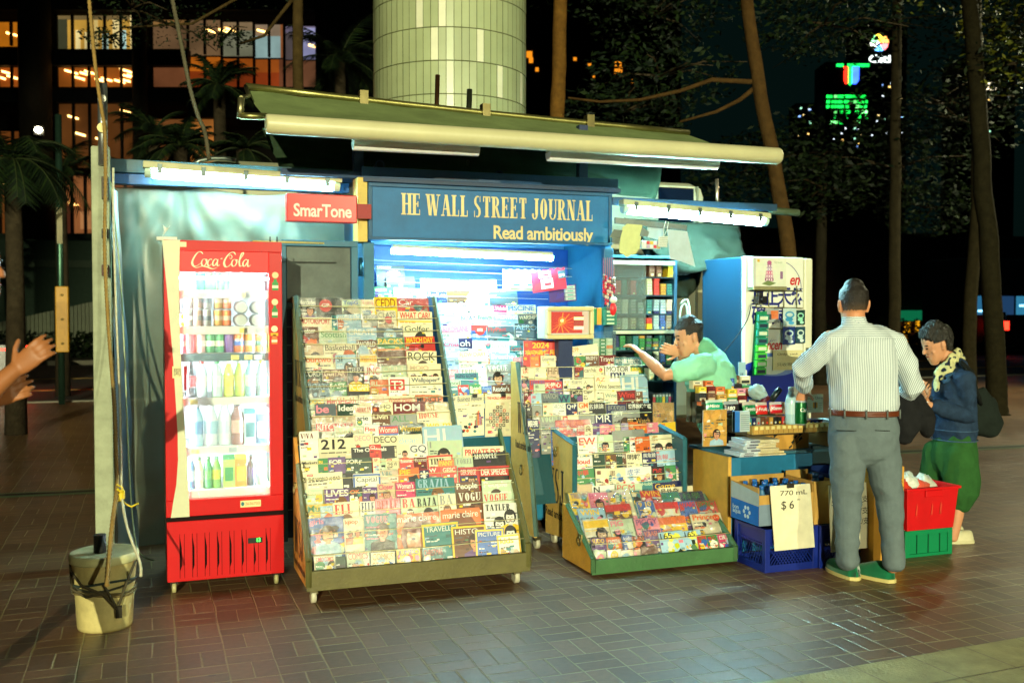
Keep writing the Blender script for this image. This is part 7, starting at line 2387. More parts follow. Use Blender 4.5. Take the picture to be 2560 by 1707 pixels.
def fuse(name, mb, material, parent, voxel=0.006, smooth=4, wrinkle=0.0, wfreq=14.0, stretch=(1, 1, 0.5), paint=None, keep=None):
 """melt overlapping lofts into one continuous surface, then give it folds and colours"""
 me = bpy.data.meshes.new("tmp")
 me.from_pydata(mb.v, [], mb.f)
 o = bpy.data.objects.new("tmp", me)
 COL.link(o)
 md = o.modifiers.new("r", 'REMESH')
 md.mode = 'VOXEL'
 md.voxel_size = voxel
 ms = o.modifiers.new("s", 'SMOOTH')
 ms.iterations = smooth
 ms.factor = 0.5
 vl = bpy.context.view_layer
 for ob in scene.objects:
  pass
 dg = bpy.context.evaluated_depsgraph_get()
 dg.update()
 res = bpy.data.meshes.new_from_object(o.evaluated_get(dg))
 bpy.data.objects.remove(o)
 bpy.data.meshes.remove(me)
 res.name = name
 nv = len(res.vertices)
 if wrinkle:
  nor = [v.normal.copy() for v in res.vertices]
  for v in res.vertices:
   q = v.co
   w = nz(q.x * wfreq * stretch[0], q.y * wfreq * stretch[1], q.z * wfreq * stretch[2])
   w2 = nz(q.x * wfreq * 2.3 * stretch[0] + 5, q.y * wfreq * 2.3 * stretch[1], q.z * wfreq * 2.3 * stretch[2])
   v.co += nor[v.index] * wrinkle * ((1 - 2 * abs(w)) * 0.8 + 0.35 * w2 - 0.3)
 if keep:
  bm = bmesh.new()
  bm.from_mesh(res)
  bmesh.ops.delete(bm, geom=[v for v in bm.verts if not keep(v.co)], context='VERTS')
  bm.to_mesh(res)
  bm.free()
 res.materials.clear()
 for q in (material if isinstance(material, (list, tuple)) else [material]):
  res.materials.append(q)
 at = res.color_attributes.new("Col", 'FLOAT_COLOR', 'POINT')
 buf = []
 for v in res.vertices:
  c = paint(v.co) if callable(paint) else paint
  buf += [c[0], c[1], c[2], 1.0]
 at.data.foreach_set("color", buf)
 for p in res.polygons:
  p.use_smooth = True
 o = bpy.data.objects.new(name, res)
 COL.link(o)
 o.parent = parent
 return o
def head(m, hair, c, f, r, s=1.0, female=False):
 """skull, face, ears round centre c; f = facing (unit), r = the person's right, in world"""
 f = Vector(f).normalized()
 r = Vector(r).normalized()
 u = r.cross(f).normalized()
 c = Vector(c)
 def P(x, y, z):
  return c + (r * x + f * y + u * z) * s
 prof = [(-0.115, 0.055, 0.030, 0.034), (-0.10, 0.052, 0.044, 0.048), (-0.075, 0.036, 0.057, 0.066), (-0.045, 0.016, 0.066, 0.082), (0.0, 0.004, 0.074, 0.094), (0.04, -0.004, 0.077, 0.098), (0.075, -0.008, 0.071, 0.090), (0.10, -0.01, 0.052, 0.066)]
 ringloft(m, [(P(0, y, z), a * s, b * s) for z, y, a, b in prof], r, 'f', 18)
 ringloft(m, [(P(0, 0.088, 0.012), 0.009 * s, 0.008 * s), (P(0, 0.106, -0.015), 0.012 * s, 0.012 * s), (P(0, 0.108, -0.026), 0.017 * s, 0.010 * s)], r, 'f', 10)
 ringloft(m, [(P(-0.018, 0.085, -0.055), 0.008 * s, 0.007 * s), (P(0, 0.094, -0.055), 0.010 * s, 0.009 * s), (P(0.018, 0.085, -0.055), 0.008 * s, 0.007 * s)], u, 'f', 8)
 for sx in (-1, 1):
  ringloft(m, [(P(sx * 0.076, -0.008, -0.038), 0.008 * s, 0.012 * s), (P(sx * 0.083, -0.014, -0.005), 0.009 * s, 0.020 * s), (P(sx * 0.083, -0.018, 0.022), 0.008 * s, 0.017 * s)], r, 'f', 8)
  ringloft(m, [(P(sx * 0.012, 0.084, 0.022), 0.007 * s, 0.006 * s), (P(sx * 0.042, 0.074, 0.024), 0.007 * s, 0.007 * s)], u, 'f', 8)
  ringloft(m, [(P(sx * 0.045, 0.058, -0.03), 0.018 * s, 0.018 * s), (P(sx * 0.04, 0.055, -0.05), 0.016 * s, 0.014 * s)], r, 'f', 8)
 return P, u
def face_bits(P, parent, s=1.0, sockets=S(60, 38, 28)):
 for sx in (-1, 1):
  m = MB()
  o = P(sx * 0.029, 0.088, 0.004)
  m.ell(tuple(o), (0.011 * s, 0.009 * s, 0.005 * s), S(40, 30, 26), n=8, k=6)
  m.build("eye", SKIN, parent)
  m = MB()
  m.tube([tuple(P(sx * 0.014, 0.092, 0.026)), tuple(P(sx * 0.030, 0.091, 0.031)), tuple(P(sx * 0.046, 0.082, 0.027))], 0.0035 * s, S(36, 28, 22), n=6)
  m.build("eyebrow", HAIR, parent)
 m = MB()
 m.tube([tuple(P(-0.02, 0.090, -0.055)), tuple(P(0, 0.101, -0.054)), tuple(P(0.02, 0.090, -0.055))], 0.0035 * s, S(120, 62, 52), n=6)
 m.build("lips", SKIN, parent)
def hand(m, wrist, palm_dir, knuckle_side, back, s=1.0, curl=0.6, spread=0.16, thumb=0.9, curls=None):
 """wrist point, direction of the palm, side towards the thumb, direction of the back of the hand"""
 d = Vector(palm_dir).normalized()
 k = Vector(knuckle_side)
 k = (k - d * k.dot(d)).normalized()
 b = Vector(back)
 b = (b - d * b.dot(d) - k * b.dot(k)).normalized()
 w = Vector(wrist)
 ringloft(m, [(w - d * 0.02 * s, 0.027 * s, 0.02 * s), (w, 0.027 * s, 0.018 * s), (w + d * 0.03 * s, 0.036 * s, 0.016 * s), (w + d * 0.07 * s, 0.040 * s, 0.014 * s), (w + d * 0.088 * s, 0.038 * s, 0.012 * s)], k, 'f', 12)
 for j in range(4):
  off = (0.030 - 0.0195 * j) * s
  L_ = (0.072, 0.08, 0.074, 0.058)[j] * s
  p = w + d * 0.086 * s + k * off
  ang = spread * (1.5 - j)
  dd = (d * math.cos(ang) + k * math.sin(ang)).normalized()
  pts = [(p, 0.0095 * s, 0.0095 * s)]
  c = (curls[j] if curls else curl)
  cur = dd
  for q in range(3):
   a = c * (0.5 + 0.35 * q)
   cur = (cur * math.cos(a) - b * math.sin(a)).normalized()
   p = p + cur * L_ * (0.45, 0.32, 0.23)[q]
   rr = (0.0088, 0.008, 0.0068)[q] * s
   pts.append((p, rr, rr))
  ringloft(m, pts, k, 'f', 8)
 p = w + d * 0.025 * s + k * 0.03 * s
 dd = (d * 0.6 + k * thumb - b * 0.3).normalized()
 pts = [(w + d * 0.012 * s + k * 0.015 * s, 0.015 * s, 0.014 * s), (p, 0.0125 * s, 0.012 * s)]
 for q in range(2):
  p = p + dd * (0.036, 0.03)[q] * s
  pts.append((p, 0.0105 * s - 0.0015 * s * q, 0.010 * s - 0.0015 * s * q))
  dd = (dd + d * 0.5 - b * 0.25).normalized()
 ringloft(m, pts, b, 'f', 8)
def shoe(name, toe, heel, w, h, c, sole, parent, mt=None):
 """a shoe as one mesh part plus its sole"""
 toe, heel = Vector(toe), Vector(heel)
 d = (toe - heel)
 L_ = d.length
 d.normalize()
 sd = Vector((d.y, -d.x, 0))
 def outline(t):
  return w * (0.72 + 0.5 * math.sin(math.pi * min(1, t * 0.9 + 0.12)) * 0.75 - 0.42 * max(0, t - 0.75) ** 1.2 * 2) * 0.72
 m = MB()
 n = 14
 rows = []
 for i in range(n + 1):
  t = i / n
  e = math.sqrt(max(0.0, 1 - max(0, (abs(t - 0.5) - 0.38) / 0.12) ** 2)) if abs(t - 0.5) > 0.38 else 1
  ww = outline(t) * (0.25 + 0.75 * e)
  hh = 0.02 + h * (1.0 if t < 0.4 else 1.0 - 0.52 * ((t - 0.4) / 0.6)) * (0.35 + 0.65 * e)
  row = []
  for q in range(9):
   a = math.pi * q / 8
   row.append(m.vert(heel + d * L_ * t + sd * ww * math.cos(a) + Vector((0, 0, 0.018 + (hh - 0.018) * math.sin(a) ** 0.7))))
  rows.append(row)
 for A, B in zip(rows, rows[1:]):
  for q in range(8):
   m.face((A[q], A[q + 1], B[q + 1], B[q]), c, 0, True)
 m.face(rows[0], c)
 m.face(rows[-1][::-1], c)
 o = m.build(name, mt or CLOTH, parent)
 m = MB()
 pts = []
 for i in range(n + 1):
  t = i / n
  e = math.sqrt(max(0.0, 1 - max(0, (abs(t - 0.5) - 0.38) / 0.12) ** 2)) if abs(t - 0.5) > 0.38 else 1
  pts.append((t, outline(t) * 1.06 * (0.3 + 0.7 * e)))
 L1 = [heel + d * (L_ * t * 1.03 - 0.006) + sd * a for t, a in pts]
 L2 = [heel + d * (L_ * t * 1.03 - 0.006) - sd * a for t, a in pts][::-1]
 m.prism([(p.x, p.y) for p in L1 + L2], 'z', 0.002, 0.024, sole)
 m.build("sole", PLASTIC, o)
 return o
def stripe_mat():
 m = bpy.data.materials.new("striped_shirt")
 m.use_nodes = True
 N, L = m.node_tree.nodes, m.node_tree.links
 b = N["Principled BSDF"]
 at = N.new("ShaderNodeAttribute")
 at.attribute_name = "Col"
 sep = N.new("ShaderNodeSeparateColor")
 L.new(at.outputs["Color"], sep.inputs[0])
 w = N.new("ShaderNodeMath")
 w.operation = 'FRACT'
 L.new(sep.outputs[0], w.inputs[0])
 g = N.new("ShaderNodeMath")
 g.operation = 'GREATER_THAN'
 g.inputs[1].default_value = 0.60
 L.new(w.outputs[0], g.inputs[0])
 mx = N.new("ShaderNodeMix")
 mx.data_type = 'RGBA'
 L.new(g.outputs[0], mx.inputs[0])
 mx.inputs[6].default_value = (*S(216, 226, 226), 1)
 mx.inputs[7].default_value = (*S(132, 148, 162), 1)
 L.new(mx.outputs[2], b.inputs["Base Color"])
 b.inputs["Roughness"].default_value = 0.85
 b.inputs["Specular IOR Level"].default_value = 0.15
 return m
def seg_dist(p, a, b_):
 ab = b_ - a
 t = max(0, min(1, (p - a).dot(ab) / ab.length_squared))
 return (p - a - ab * t).length, t
# ---- the customer, seen from behind
md = 5.95
E_ = lambda x, y, d=0.0: atD(x, y, md + d)
fdir = Vector((FW.x, FW.y, 0)).normalized()
fdir = Matrix.Rotation(math.radians(-14), 3, 'Z') @ fdir
rdir = Vector((fdir.y, -fdir.x, 0))
base_ = atZ(2168, 1440)
man = thing("person", "person in a striped shirt and grey trousers, seen from behind, holding a green can", "person", (base_.x, base_.y, 0))
man_inv = Matrix.Translation(-Vector(man.location))
def mm_():
 m = MB()
 m.T = man_inv
 return m
hipc, chest = E_(2158, 1050), E_(2150, 880)
shL, shR = E_(2078, 842), E_(2236, 848)
elL, wrL = E_(2006, 922, 0.10), E_(2013, 968, 0.30)
elR, wrR = E_(2282, 968, 0.06), E_(2262, 985, 0.30)
neck0, headc = E_(2134, 806), E_(2133, 762, 0.01)
body = mm_()
hf = Matrix.Rotation(math.radians(10), 3, 'Z') @ fdir
hr = Vector((hf.y, -hf.x, 0))
Ph, hu = head(body, None, headc, hf, hr, 1.04)
ringloft(body, [(E_(2136, 838), 0.075, 0.07), (neck0, 0.068, 0.068), (E_(2134, 780), 0.064, 0.066)], rdir, 'f')
ringloft(body, [(E_(2157, 1040), 0.15, 0.10), (E_(2152, 930), 0.15, 0.10), (E_(2140, 850), 0.16, 0.08)], rdir, 'f')
for a, e, w in ((shL, elL, wrL), (shR, elR, wrR)):
 ringloft(body, [(a, 0.045, 0.045), (e, 0.038, 0.038), (w, 0.027, 0.027)], rdir, 'f')
LEG = [[(2118, 1075, 0.0), (2116, 1230, 0.03), (2120, 1412, 0.0)], [(2200, 1075, 0.0), (2222, 1235, 0.0), (2232, 1420, -0.08)]]
for L_ in LEG:
 ringloft(body, [(E_(*L_[0]), 0.075, 0.075), (E_(*L_[1]), 0.05, 0.05), (E_(*L_[2]), 0.036, 0.036)], rdir, 'f')
top_can = Vector((canp[0], canp[1], canp[2] + 0.15))
wl = Vector(wrL)
hand(body, top_can + Vector((0.012, -0.02, 0.085)), (top_can + Vector((0, 0, -0.01)) - (top_can + Vector((0.012, -0.02, 0.085)))), rdir * 1.0, -fdir + Vector((0, 0, 0.6)), 0.95, curl=0.35, spread=0.3)
ringloft(body, [(wl, 0.028, 0.028), (top_can + Vector((0.012, -0.02, 0.095)), 0.024, 0.022)], rdir, 'f')
hand(body, wrR, fdir * 0.9 + Vector((0, 0, -0.4)), -rdir, Vector((0, 0, 1)), 0.95, curl=0.5)
def man_skin(co):
 p = co + Vector(man.location)
 c = S(206, 140, 98)
 return c
mb_ = fuse("body", body, SKIN, man, 0.0045, 4, paint=man_skin)
face_bits(lambda x, y, z: man_inv @ Ph(x, y, z), man)
hm = mm_()
prof = [(-0.075, -0.03, 0.05, 0.06), (-0.045, -0.014, 0.066, 0.076), (0.0, -0.012, 0.078, 0.090), (0.04, -0.012, 0.082, 0.099), (0.08, -0.012, 0.077, 0.095), (0.108, -0.012, 0.056, 0.07)]
ringloft(hm, [(Ph(0, y, z), a * 1.04, b * 1.04) for z, y, a, b in prof], hr, 'k', 20)
hcut = man_inv @ Ph(0, 0, 0)
def keep_hair(co):
 q = co - hcut
 y, z, x = q.dot(hf), q.dot(hu), q.dot(hr)
 if z < -0.035 + 0.010 * nz(co.x * 90, co.y * 90, co.z * 90):
  return False
 if y > 0.02 and z < 0.055:
  return False
 if abs(x) > 0.05 and y > -0.035 and z < 0.012:
  return False
 return True
def hair_col(co):
 q = co - hcut
 z = q.dot(hu)
 f = max(0, min(1, (z + 0.06) / 0.08))
 return tuple(a * (1 - f) + b * f for a, b in zip(S(112, 84, 54), S(38, 32, 26)))
fuse("hair", hm, HAIR, man, 0.005, 2, 0.0015, 70, (1, 1, 1), hair_col, keep_hair)
sh = mm_()
ringloft(sh, [(E_(2160, 1032), 0.180, 0.118), (E_(2160, 1012), 0.194, 0.130), (E_(2158, 960), 0.196, 0.134), (E_(2152, 900), 0.205, 0.134), (E_(2146, 860), 0.205, 0.122), (E_(2140, 835), 0.165, 0.095), (E_(2136, 815), 0.085, 0.075), (E_(2134, 800), 0.066, 0.068)], rdir, 'w', 28)
ringloft(sh, [(E_(2078, 856), 0.066, 0.072), (E_(2110, 838), 0.062, 0.07), (E_(2146, 835), 0.06, 0.08), (E_(2190, 838), 0.062, 0.07), (E_(2234, 858), 0.066, 0.072)], Vector((0, 0, 1)), 'w', 16)
ringloft(sh, [(E_(2076, 856), 0.072, 0.072), (E_(2048, 886, 0.03), 0.066, 0.066), (elL, 0.062, 0.062), (E_(2005, 945, 0.18), 0.058, 0.058), (wl + (elL - wl) * 0.1, 0.05, 0.05)], rdir, 'w', 18)
ringloft(sh, [(E_(2236, 858), 0.074, 0.074), (E_(2262, 910, 0.02), 0.070, 0.072), (elR, 0.068, 0.068), (E_(2266, 984, 0.14), 0.056, 0.056), (E_(2254, 992, 0.17), 0.052, 0.052)], rdir, 'w', 18)
sL, eL, sR, eR = [man_inv @ Vector(q) for q in (E_(2076, 856), elL, E_(2236, 858), elR)]
w2L, w2R = man_inv @ wl, man_inv @ E_(2262, 988, 0.16)
c0_ = man_inv @ Vector(E_(2152, 930))
def shirt_u(co):
 q = co - c0_
 best = None
 for a, b_ in ((sL, eL), (eL, w2L), (sR, eR), (eR, w2R)):
  d_, t = seg_dist(co, a, b_)
  if best is None or d_ < best[0]:
   best = (d_, a, b_)
 x = q.dot(rdir)
 zz = co.z
 inner = abs(x) < 0.185 or (zz > 1.46)
 if zz > 1.452:                      # yoke and collar: stripes run across
  return (zz * 95.0, 0, 0)
 if best[0] < 0.085 and not inner:
  ax = (best[2] - best[1]).normalized()
  cr = ax.cross(fdir).normalized()
  return (((co - best[1]).dot(cr)) * 100.0 + 50, 0, 0)
 return (x * 100.0 + 50 + 0.6 * nz(co.x * 3, co.y * 3, co.z * 5), 0, 0)
SHIRT = stripe_mat()
zcut = E_(2134, 790).z
so = fuse("shirt", sh, SHIRT, man, 0.0055, 5, 0.013, 8, (1.2, 1.2, 0.55), shirt_u, lambda co: co.z < zcut - 0.004)
m = mm_()
for s, yy in ((1, 803),):
 ringloft(m, [(E_(2136, 817), 0.078, 0.076), (E_(2135, 806), 0.073, 0.073), (E_(2134, 797), 0.069, 0.071)], rdir, 'w', 24)
fuse("collar", m, SHIRT, so, 0.005, 1, 0, paint=lambda co: (co.z * 100.0, 0, 0), keep=lambda co: 1.52 < co.z < zcut)
tr = mm_()
ringloft(tr, [(E_(2160, 1028), 0.188, 0.118), (E_(2160, 1060), 0.198, 0.13), (E_(2158, 1095), 0.200, 0.135), (E_(2158, 1125), 0.19, 0.125)], rdir, 's', 24)
ringloft(tr, [(E_(2116, 1095), 0.100, 0.115), (E_(2119, 1160, 0.0), 0.104, 0.108), (E_(2118, 1250, 0.02), 0.083, 0.088), (E_(2118, 1340), 0.070, 0.075), (E_(2119, 1402), 0.066, 0.070)], rdir, 's', 20)
ringloft(tr, [(E_(2202, 1095), 0.100, 0.115), (E_(2208, 1160), 0.102, 0.108), (E_(2224, 1250, 0.0), 0.078, 0.085), (E_(2232, 1345, -0.05), 0.066, 0.072), (E_(2234, 1410, -0.08), 0.060, 0.066)], rdir, 's', 20)
fuse("trousers", tr, mat("wool_trousers", 0.9, dirt=0.18, dirt_scale=20, bump=0.2, bump_scale=150, spec=0.15), man, 0.006, 4, 0.010, 9, (0.9, 0.9, 1.0), S(104, 118, 122))
m = mm_()
bl = []
for k in range(33):
 a = 2 * math.pi * k / 32
 bl.append(tuple(E_(2160, 1030) + rdir * 0.2 * math.cos(a) + fdir * 0.134 * math.sin(a)))
for dz in (-0.010, 0.0, 0.010):
 m.tube([(p[0], p[1], p[2] + dz) for p in bl], 0.0075, S(104, 48, 22), n=6, caps=False)
bo = m.build("belt", mat("leather", 0.4, dirt=0.3, dirt_scale=30), man)
for k in (18, 21, 24, 27, 30):
 m = mm_()
 p = bl[k]
 c_ = Vector(p) - E_(2160, 1030)
 c_.normalize()
 q = Vector(p) + c_ * 0.010
 m.tube([tuple(q + Vector((0, 0, -0.028))), tuple(q + Vector((0, 0, 0.026)))], 0.0055, S(106, 114, 110), n=6)
 m.build("belt_loop", CLOTH, man)
for sx in (-1, 1):
 m = mm_()
 a = E_(2158 + sx * 42, 1076, -0.142)
 m.tube([tuple(a - rdir * 0.055), tuple(a), tuple(a + rdir * 0.055)], 0.0025, S(50, 54, 52), n=5)
 m.build("pocket_seam", CLOTH, man)
SU = mat("suede", 0.95, dirt=0.2, dirt_scale=25, sheen=0.3, spec=0.1)
a = atZ(2078, 1425)
shoe("shoe", atZ(2080, 1424) + Vector((-0.02, 0.02, 0)), atZ(2143, 1452), 0.062, 0.10, S(24, 112, 74), S(214, 200, 130), man, SU)
bb = atZ(2236, 1457)
shoe("shoe", bb + Vector((-0.10, 0.23, 0)), bb, 0.062, 0.10, S(24, 112, 74), S(214, 200, 130), man, SU)
for o_ in list(man.children):
 if o_.name.startswith("shoe"):
  o_.location = -Vector(man.location)
  for c_ in o_.children:
   pass
jk = MB()
j0 = E_(2270, 1005, 0.16)
J = lambda x, y, d=0.12: tuple(E_(x, y, d) - j0)
ringloft(jk, [(J(2256, 985, 0.16), 0.05, 0.06), (J(2262, 1010, 0.14), 0.07, 0.06), (J(2270, 1060), 0.085, 0.055), (J(2262, 1100), 0.05, 0.035)], rdir, 'k')
ringloft(jk, [(J(2290, 1000, 0.20), 0.05, 0.07), (J(2312, 1050), 0.06, 0.06), (J(2318, 1080), 0.045, 0.04)], rdir, 'k')
ringloft(jk, [(J(2250, 930, 0.18), 0.02, 0.05), (J(2252, 985, 0.18), 0.045, 0.06), (J(2300, 1010, 0.22), 0.05, 0.06)], rdir, 'k')
jr = thing("jacket", "black jacket draped over the customer's right forearm", "jacket", j0)
fuse("cloth", jk, CLOTH, jr, 0.006, 3, 0.014, 11, (1, 1, 0.6), S(30, 31, 33))
# ---- the woman in the denim jacket
wd_ = 6.93
G_ = lambda x, y, d=0.0: atD(x, y, wd_ + d)
wf_ = Vector((-1, 0.05, 0)).normalized()
wf_ = Matrix.Rotation(math.radians(-12), 3, 'Z') @ wf_
wr_ = Vector((wf_.y, -wf_.x, 0))
wb0 = atZ(2345, 1350)
wo = thing("person", "person in a denim jacket and green trousers, looking down at a phone", "person", (wb0.x, wb0.y, 0))
w_inv = Matrix.Translation(-Vector(wo.location))
def wm():
 m = MB()
 m.T = w_inv
 return m
body = wm()
hc = G_(2340, 862)
tilt = Matrix.Rotation(math.radians(22), 3, wr_ * -1.0)
hf2 = tilt @ wf_
Pw, wu = head(body, None, hc, hf2, wr_, 0.95, True)
ringloft(body, [(G_(2390, 935), 0.07, 0.06), (G_(2375, 905), 0.048, 0.05), (G_(2358, 880), 0.047, 0.05)], wr_, 'f')
ringloft(body, [(G_(2388, 1080), 0.13, 0.1), (G_(2385, 1000), 0.13, 0.1), (G_(2388, 940), 0.14, 0.08)], wr_, 'f')
shA, elA, wrA = G_(2408, 945, -0.12), G_(2420, 1040, -0.16), G_(2322, 1012, -0.22)
shB, elB, wrB = G_(2365, 945, 0.16), G_(2352, 1035, 0.14), G_(2318, 998, 0.02)
for a, e, w in ((shA, elA, wrA), (shB, elB, wrB)):
 ringloft(body, [(a, 0.04, 0.04), (e, 0.034, 0.034), (w, 0.025, 0.025)], Vector((0, 0, 1)), 'f')
hand(body, G_(2316, 1000, -0.19), Vector((-0.4, 0.15, 0.85)), -wr_, Vector((-0.3, -0.9, 0)), 0.88, curl=0.55)
hand(body, wrB, Vector((-0.5, -0.3, 0.7)), wr_, Vector((-0.6, 0.5, 0)), 0.88, curl=0.6)
for px, d in ((2395, -0.08), (2372, 0.10)):
 ringloft(body, [(G_(px, 1100, d), 0.07, 0.07), (G_(px + 2, 1240, d), 0.048, 0.05), (G_(px - 4, 1290, d), 0.045, 0.046), (G_(px - 14, 1345, d), 0.032, 0.036)], wr_, 'f')
fuse("body", body, SKIN, wo, 0.0048, 4, paint=S(200, 142, 104))
face_bits(lambda x, y, z: w_inv @ Pw(x, y, z), wo, 0.95)
hm = wm()
ringloft(hm, [(Pw(0, -0.055, -0.05), 0.055, 0.05), (Pw(0, -0.045, -0.01), 0.082, 0.085), (Pw(0, -0.03, 0.045), 0.094, 0.108), (Pw(0, -0.022, 0.09), 0.088, 0.10), (Pw(0, -0.02, 0.122), 0.066, 0.075)], wr_, 'k', 22)
ringloft(hm, [(Pw(0, 0.055, 0.085), 0.07, 0.03), (Pw(0, 0.03, 0.115), 0.07, 0.04)], wr_, 'k', 14)
hc2 = w_inv @ Pw(0, 0, 0)
def keep_w(co):
 q = co - hc2
 y, z, x = q.dot(hf2), q.dot(wu), q.dot(wr_)
 if abs(x) > 0.045 and y > -0.03 and z < 0.025:
  return False
 return not (y > 0.045 and z < 0.045)
fuse("hair", hm, HAIR, wo, 0.005, 2, 0.011, 34, (1, 1, 0.5), S(36, 34, 28), keep_w)
DEN = mat("denim", 0.9, dirt=0.45, dirt_scale=22, bump=0.25, bump_scale=140, spec=0.15)
jk = wm()
ringloft(jk, [(G_(2388, 1100), 0.155, 0.125), (G_(2386, 1075), 0.165, 0.135), (G_(2384, 1010), 0.165, 0.135), (G_(2384, 965), 0.168, 0.13), (G_(2388, 935), 0.15, 0.10), (G_(2388, 915), 0.085, 0.075)], wr_, 'n', 24)
for a, e, w in ((shA, elA, wrA), (shB, elB, wrB)):
 ringloft(jk, [(a, 0.075, 0.075), (a.lerp(e, 0.5), 0.068, 0.066), (e, 0.062, 0.062), (e.lerp(w, 0.5), 0.054, 0.054), (e.lerp(w, 0.86), 0.046, 0.046)], Vector((0, 0, 1)), 'n', 18)
ja = fuse("denim_jacket", jk, DEN, wo, 0.006, 4, 0.014, 10, (0.9, 0.9, 0.8), S(42, 62, 88))
m = wm()
for z0 in (1072, 1097):
 m.tube([tuple(G_(2386, z0) + wr_ * 0.172 * math.cos(2 * math.pi * k / 24) + wf_ * 0.142 * math.sin(2 * math.pi * k / 24)) for k in range(25)], 0.004, S(70, 96, 124), n=5, caps=False)
m.build("waistband", DEN, ja)
m = wm()
pk = G_(2362, 978, -0.175)
m.prism([(0, 0), (0.075, 0), (0.075, -0.035), (0.037, -0.055), (0, -0.035)], 'y', 0, 0.008, S(36, 58, 90))
m.v = [tuple(Vector(v) - (w_inv @ Vector((0, 0, 0))) + (w_inv @ pk)) for v in m.v]
m.build("chest_pocket", DEN, ja)
m = wm()
cl = [tuple(G_(2356 + 34 * k / 8 + 8 * math.sin(k), 955 - 26 * k / 8, -0.13 + 0.03 * k / 8)) for k in range(9)]
m.tube(cl, 0.014, S(50, 82, 116), n=6)
m.build("jacket_collar", DEN, ja)
sc = wm()
for k in range(4):
 ringloft(sc, [(G_(2388 + 3 * k, 893 + 4 * k, -0.05), 0.02, 0.05), (G_(2372, 912 + 5 * k, -0.075), 0.022, 0.035), (G_(2350, 925 + 5 * k, -0.06), 0.022, 0.03)], wr_, 'w', 10)
ringloft(sc, [(G_(2390, 890, -0.02), 0.03, 0.06), (G_(2395, 895, 0.05), 0.03, 0.06), (G_(2368, 915, 0.09), 0.025, 0.04)], wr_, 'w', 10)
ringloft(sc, [(G_(2348, 925, -0.05), 0.025, 0.03), (G_(2342, 950, -0.06), 0.03, 0.02), (G_(2340, 975, -0.07), 0.025, 0.015)], wr_, 'w', 10)
fuse("scarf", sc, CLOTH, wo, 0.005, 2, 0.008, 24, (1, 1, 1), lambda co: S(206, 204, 150) if nz(co.x * 30, co.y * 30, co.z * 30) < 0.16 else S(26, 36, 60))
tq = wm()
ringloft(tq, [(G_(2388, 1085), 0.155, 0.125), (G_(2386, 1130), 0.17, 0.15), (G_(2384, 1160), 0.16, 0.14)], wr_, 'g', 22)
ringloft(tq, [(G_(2398, 1130, -0.07), 0.11, 0.125), (G_(2402, 1190, -0.08), 0.105, 0.125), (G_(2404, 1235, -0.08), 0.095, 0.115), (G_(2400, 1262, -0.08), 0.06, 0.07)], wr_, 'g', 18)
ringloft(tq, [(G_(2352, 1130, 0.10), 0.11, 0.12), (G_(2344, 1190, 0.10), 0.10, 0.12), (G_(2340, 1235, 0.10), 0.09, 0.11), (G_(2338, 1262, 0.10), 0.06, 0.07)], wr_, 'g', 18)
fuse("trousers", tq, CLOTH, wo, 0.006, 4, 0.012, 9, (1.2, 1.2, 0.4), S(46, 92, 44))
WS = mat("white_shoe", 0.6, dirt=0.2, dirt_scale=15)
for p in (atZ(2398, 1357), atZ(2376, 1345)):
 o_ = shoe("shoe", p + wf_ * 0.13, p - wf_ * 0.10, 0.05, 0.07, S(206, 200, 160), S(196, 190, 150), wo, WS)
 o_.location = -Vector(wo.location)
ph = G_(2312, 985, -0.14)
m = MB()
m.box((-0.035, -0.004, -0.06), (0.035, 0.004, 0.06), S(30, 30, 34))
o_ = m.build("phone", PLASTIC, loc=ph, bevel=0.003)
o_.rotation_euler = (-0.7, 0, 1.3)
put(o_, "dark phone held in the hands of the person in denim", "phone")
bg = thing("tote_bag", "large dark tote bag hanging behind the shoulder of the person in denim", "bag", G_(2450, 1040, -0.05))
bi = Matrix.Translation(-Vector(bg.location))
m = MB()
m.T = bi
ringloft(m, [(G_(2432, 985, -0.02), 0.10, 0.035), (G_(2448, 1020, -0.02), 0.14, 0.06), (G_(2450, 1055, -0.02), 0.17, 0.07), (G_(2446, 1070, -0.02), 0.16, 0.06)], wf_, 'k', 20)
fuse("bag", m, CLOTH, bg, 0.006, 3, 0.012, 9, (1, 1, 1), S(28, 36, 32))
m = MB()
m.T = bi
m.tube([tuple(G_(x, y, d)) for x, y, d in ((2400, 903, -0.14), (2425, 935, -0.17), (2440, 980, -0.14), (2452, 1012, -0.07))], 0.013, S(22, 26, 24), n=6)
m.tube([tuple(G_(x, y, d)) for x, y, d in ((2402, 903, -0.10), (2432, 930, -0.10), (2442, 975, -0.08), (2456, 1012, -0.05))], 0.012, S(22, 26, 24), n=6)
m.build("strap", CLOTH, bg)
# ---- the shopkeeper
kd_ = 7.02
H_ = lambda x, y, d=0.0: atD(x, y, kd_ + d)
kf = Matrix.Rotation(math.radians(-10), 3, 'Z') @ Vector((-1, 0, 0))
kr = Vector((kf.y, -kf.x, 0))
kb0 = H_(1790, 1230)
ko = thing("person", "person in a mint polo shirt leaning over the racks with one arm raised", "person", (kb0.x, kb0.y, 0))
k_inv = Matrix.Translation(-Vector(ko.location))
def km():
 m = MB()
 m.T = k_inv
 return m
body = km()
khc = H_(1722, 842)
kf2 = Matrix.Rotation(math.radians(14), 3, kr * -1.0) @ kf
Pk, ku = head(body, None, khc, kf2, kr, 1.0)
ringloft(body, [(H_(1785, 905), 0.08, 0.07), (H_(1762, 882), 0.06, 0.062), (H_(1742, 862), 0.056, 0.06)], kr, 'f')
ringloft(body, [(H_(1790, 1020), 0.13, 0.10), (H_(1778, 960), 0.13, 0.11), (H_(1776, 915), 0.12, 0.085)], kr, 'f')
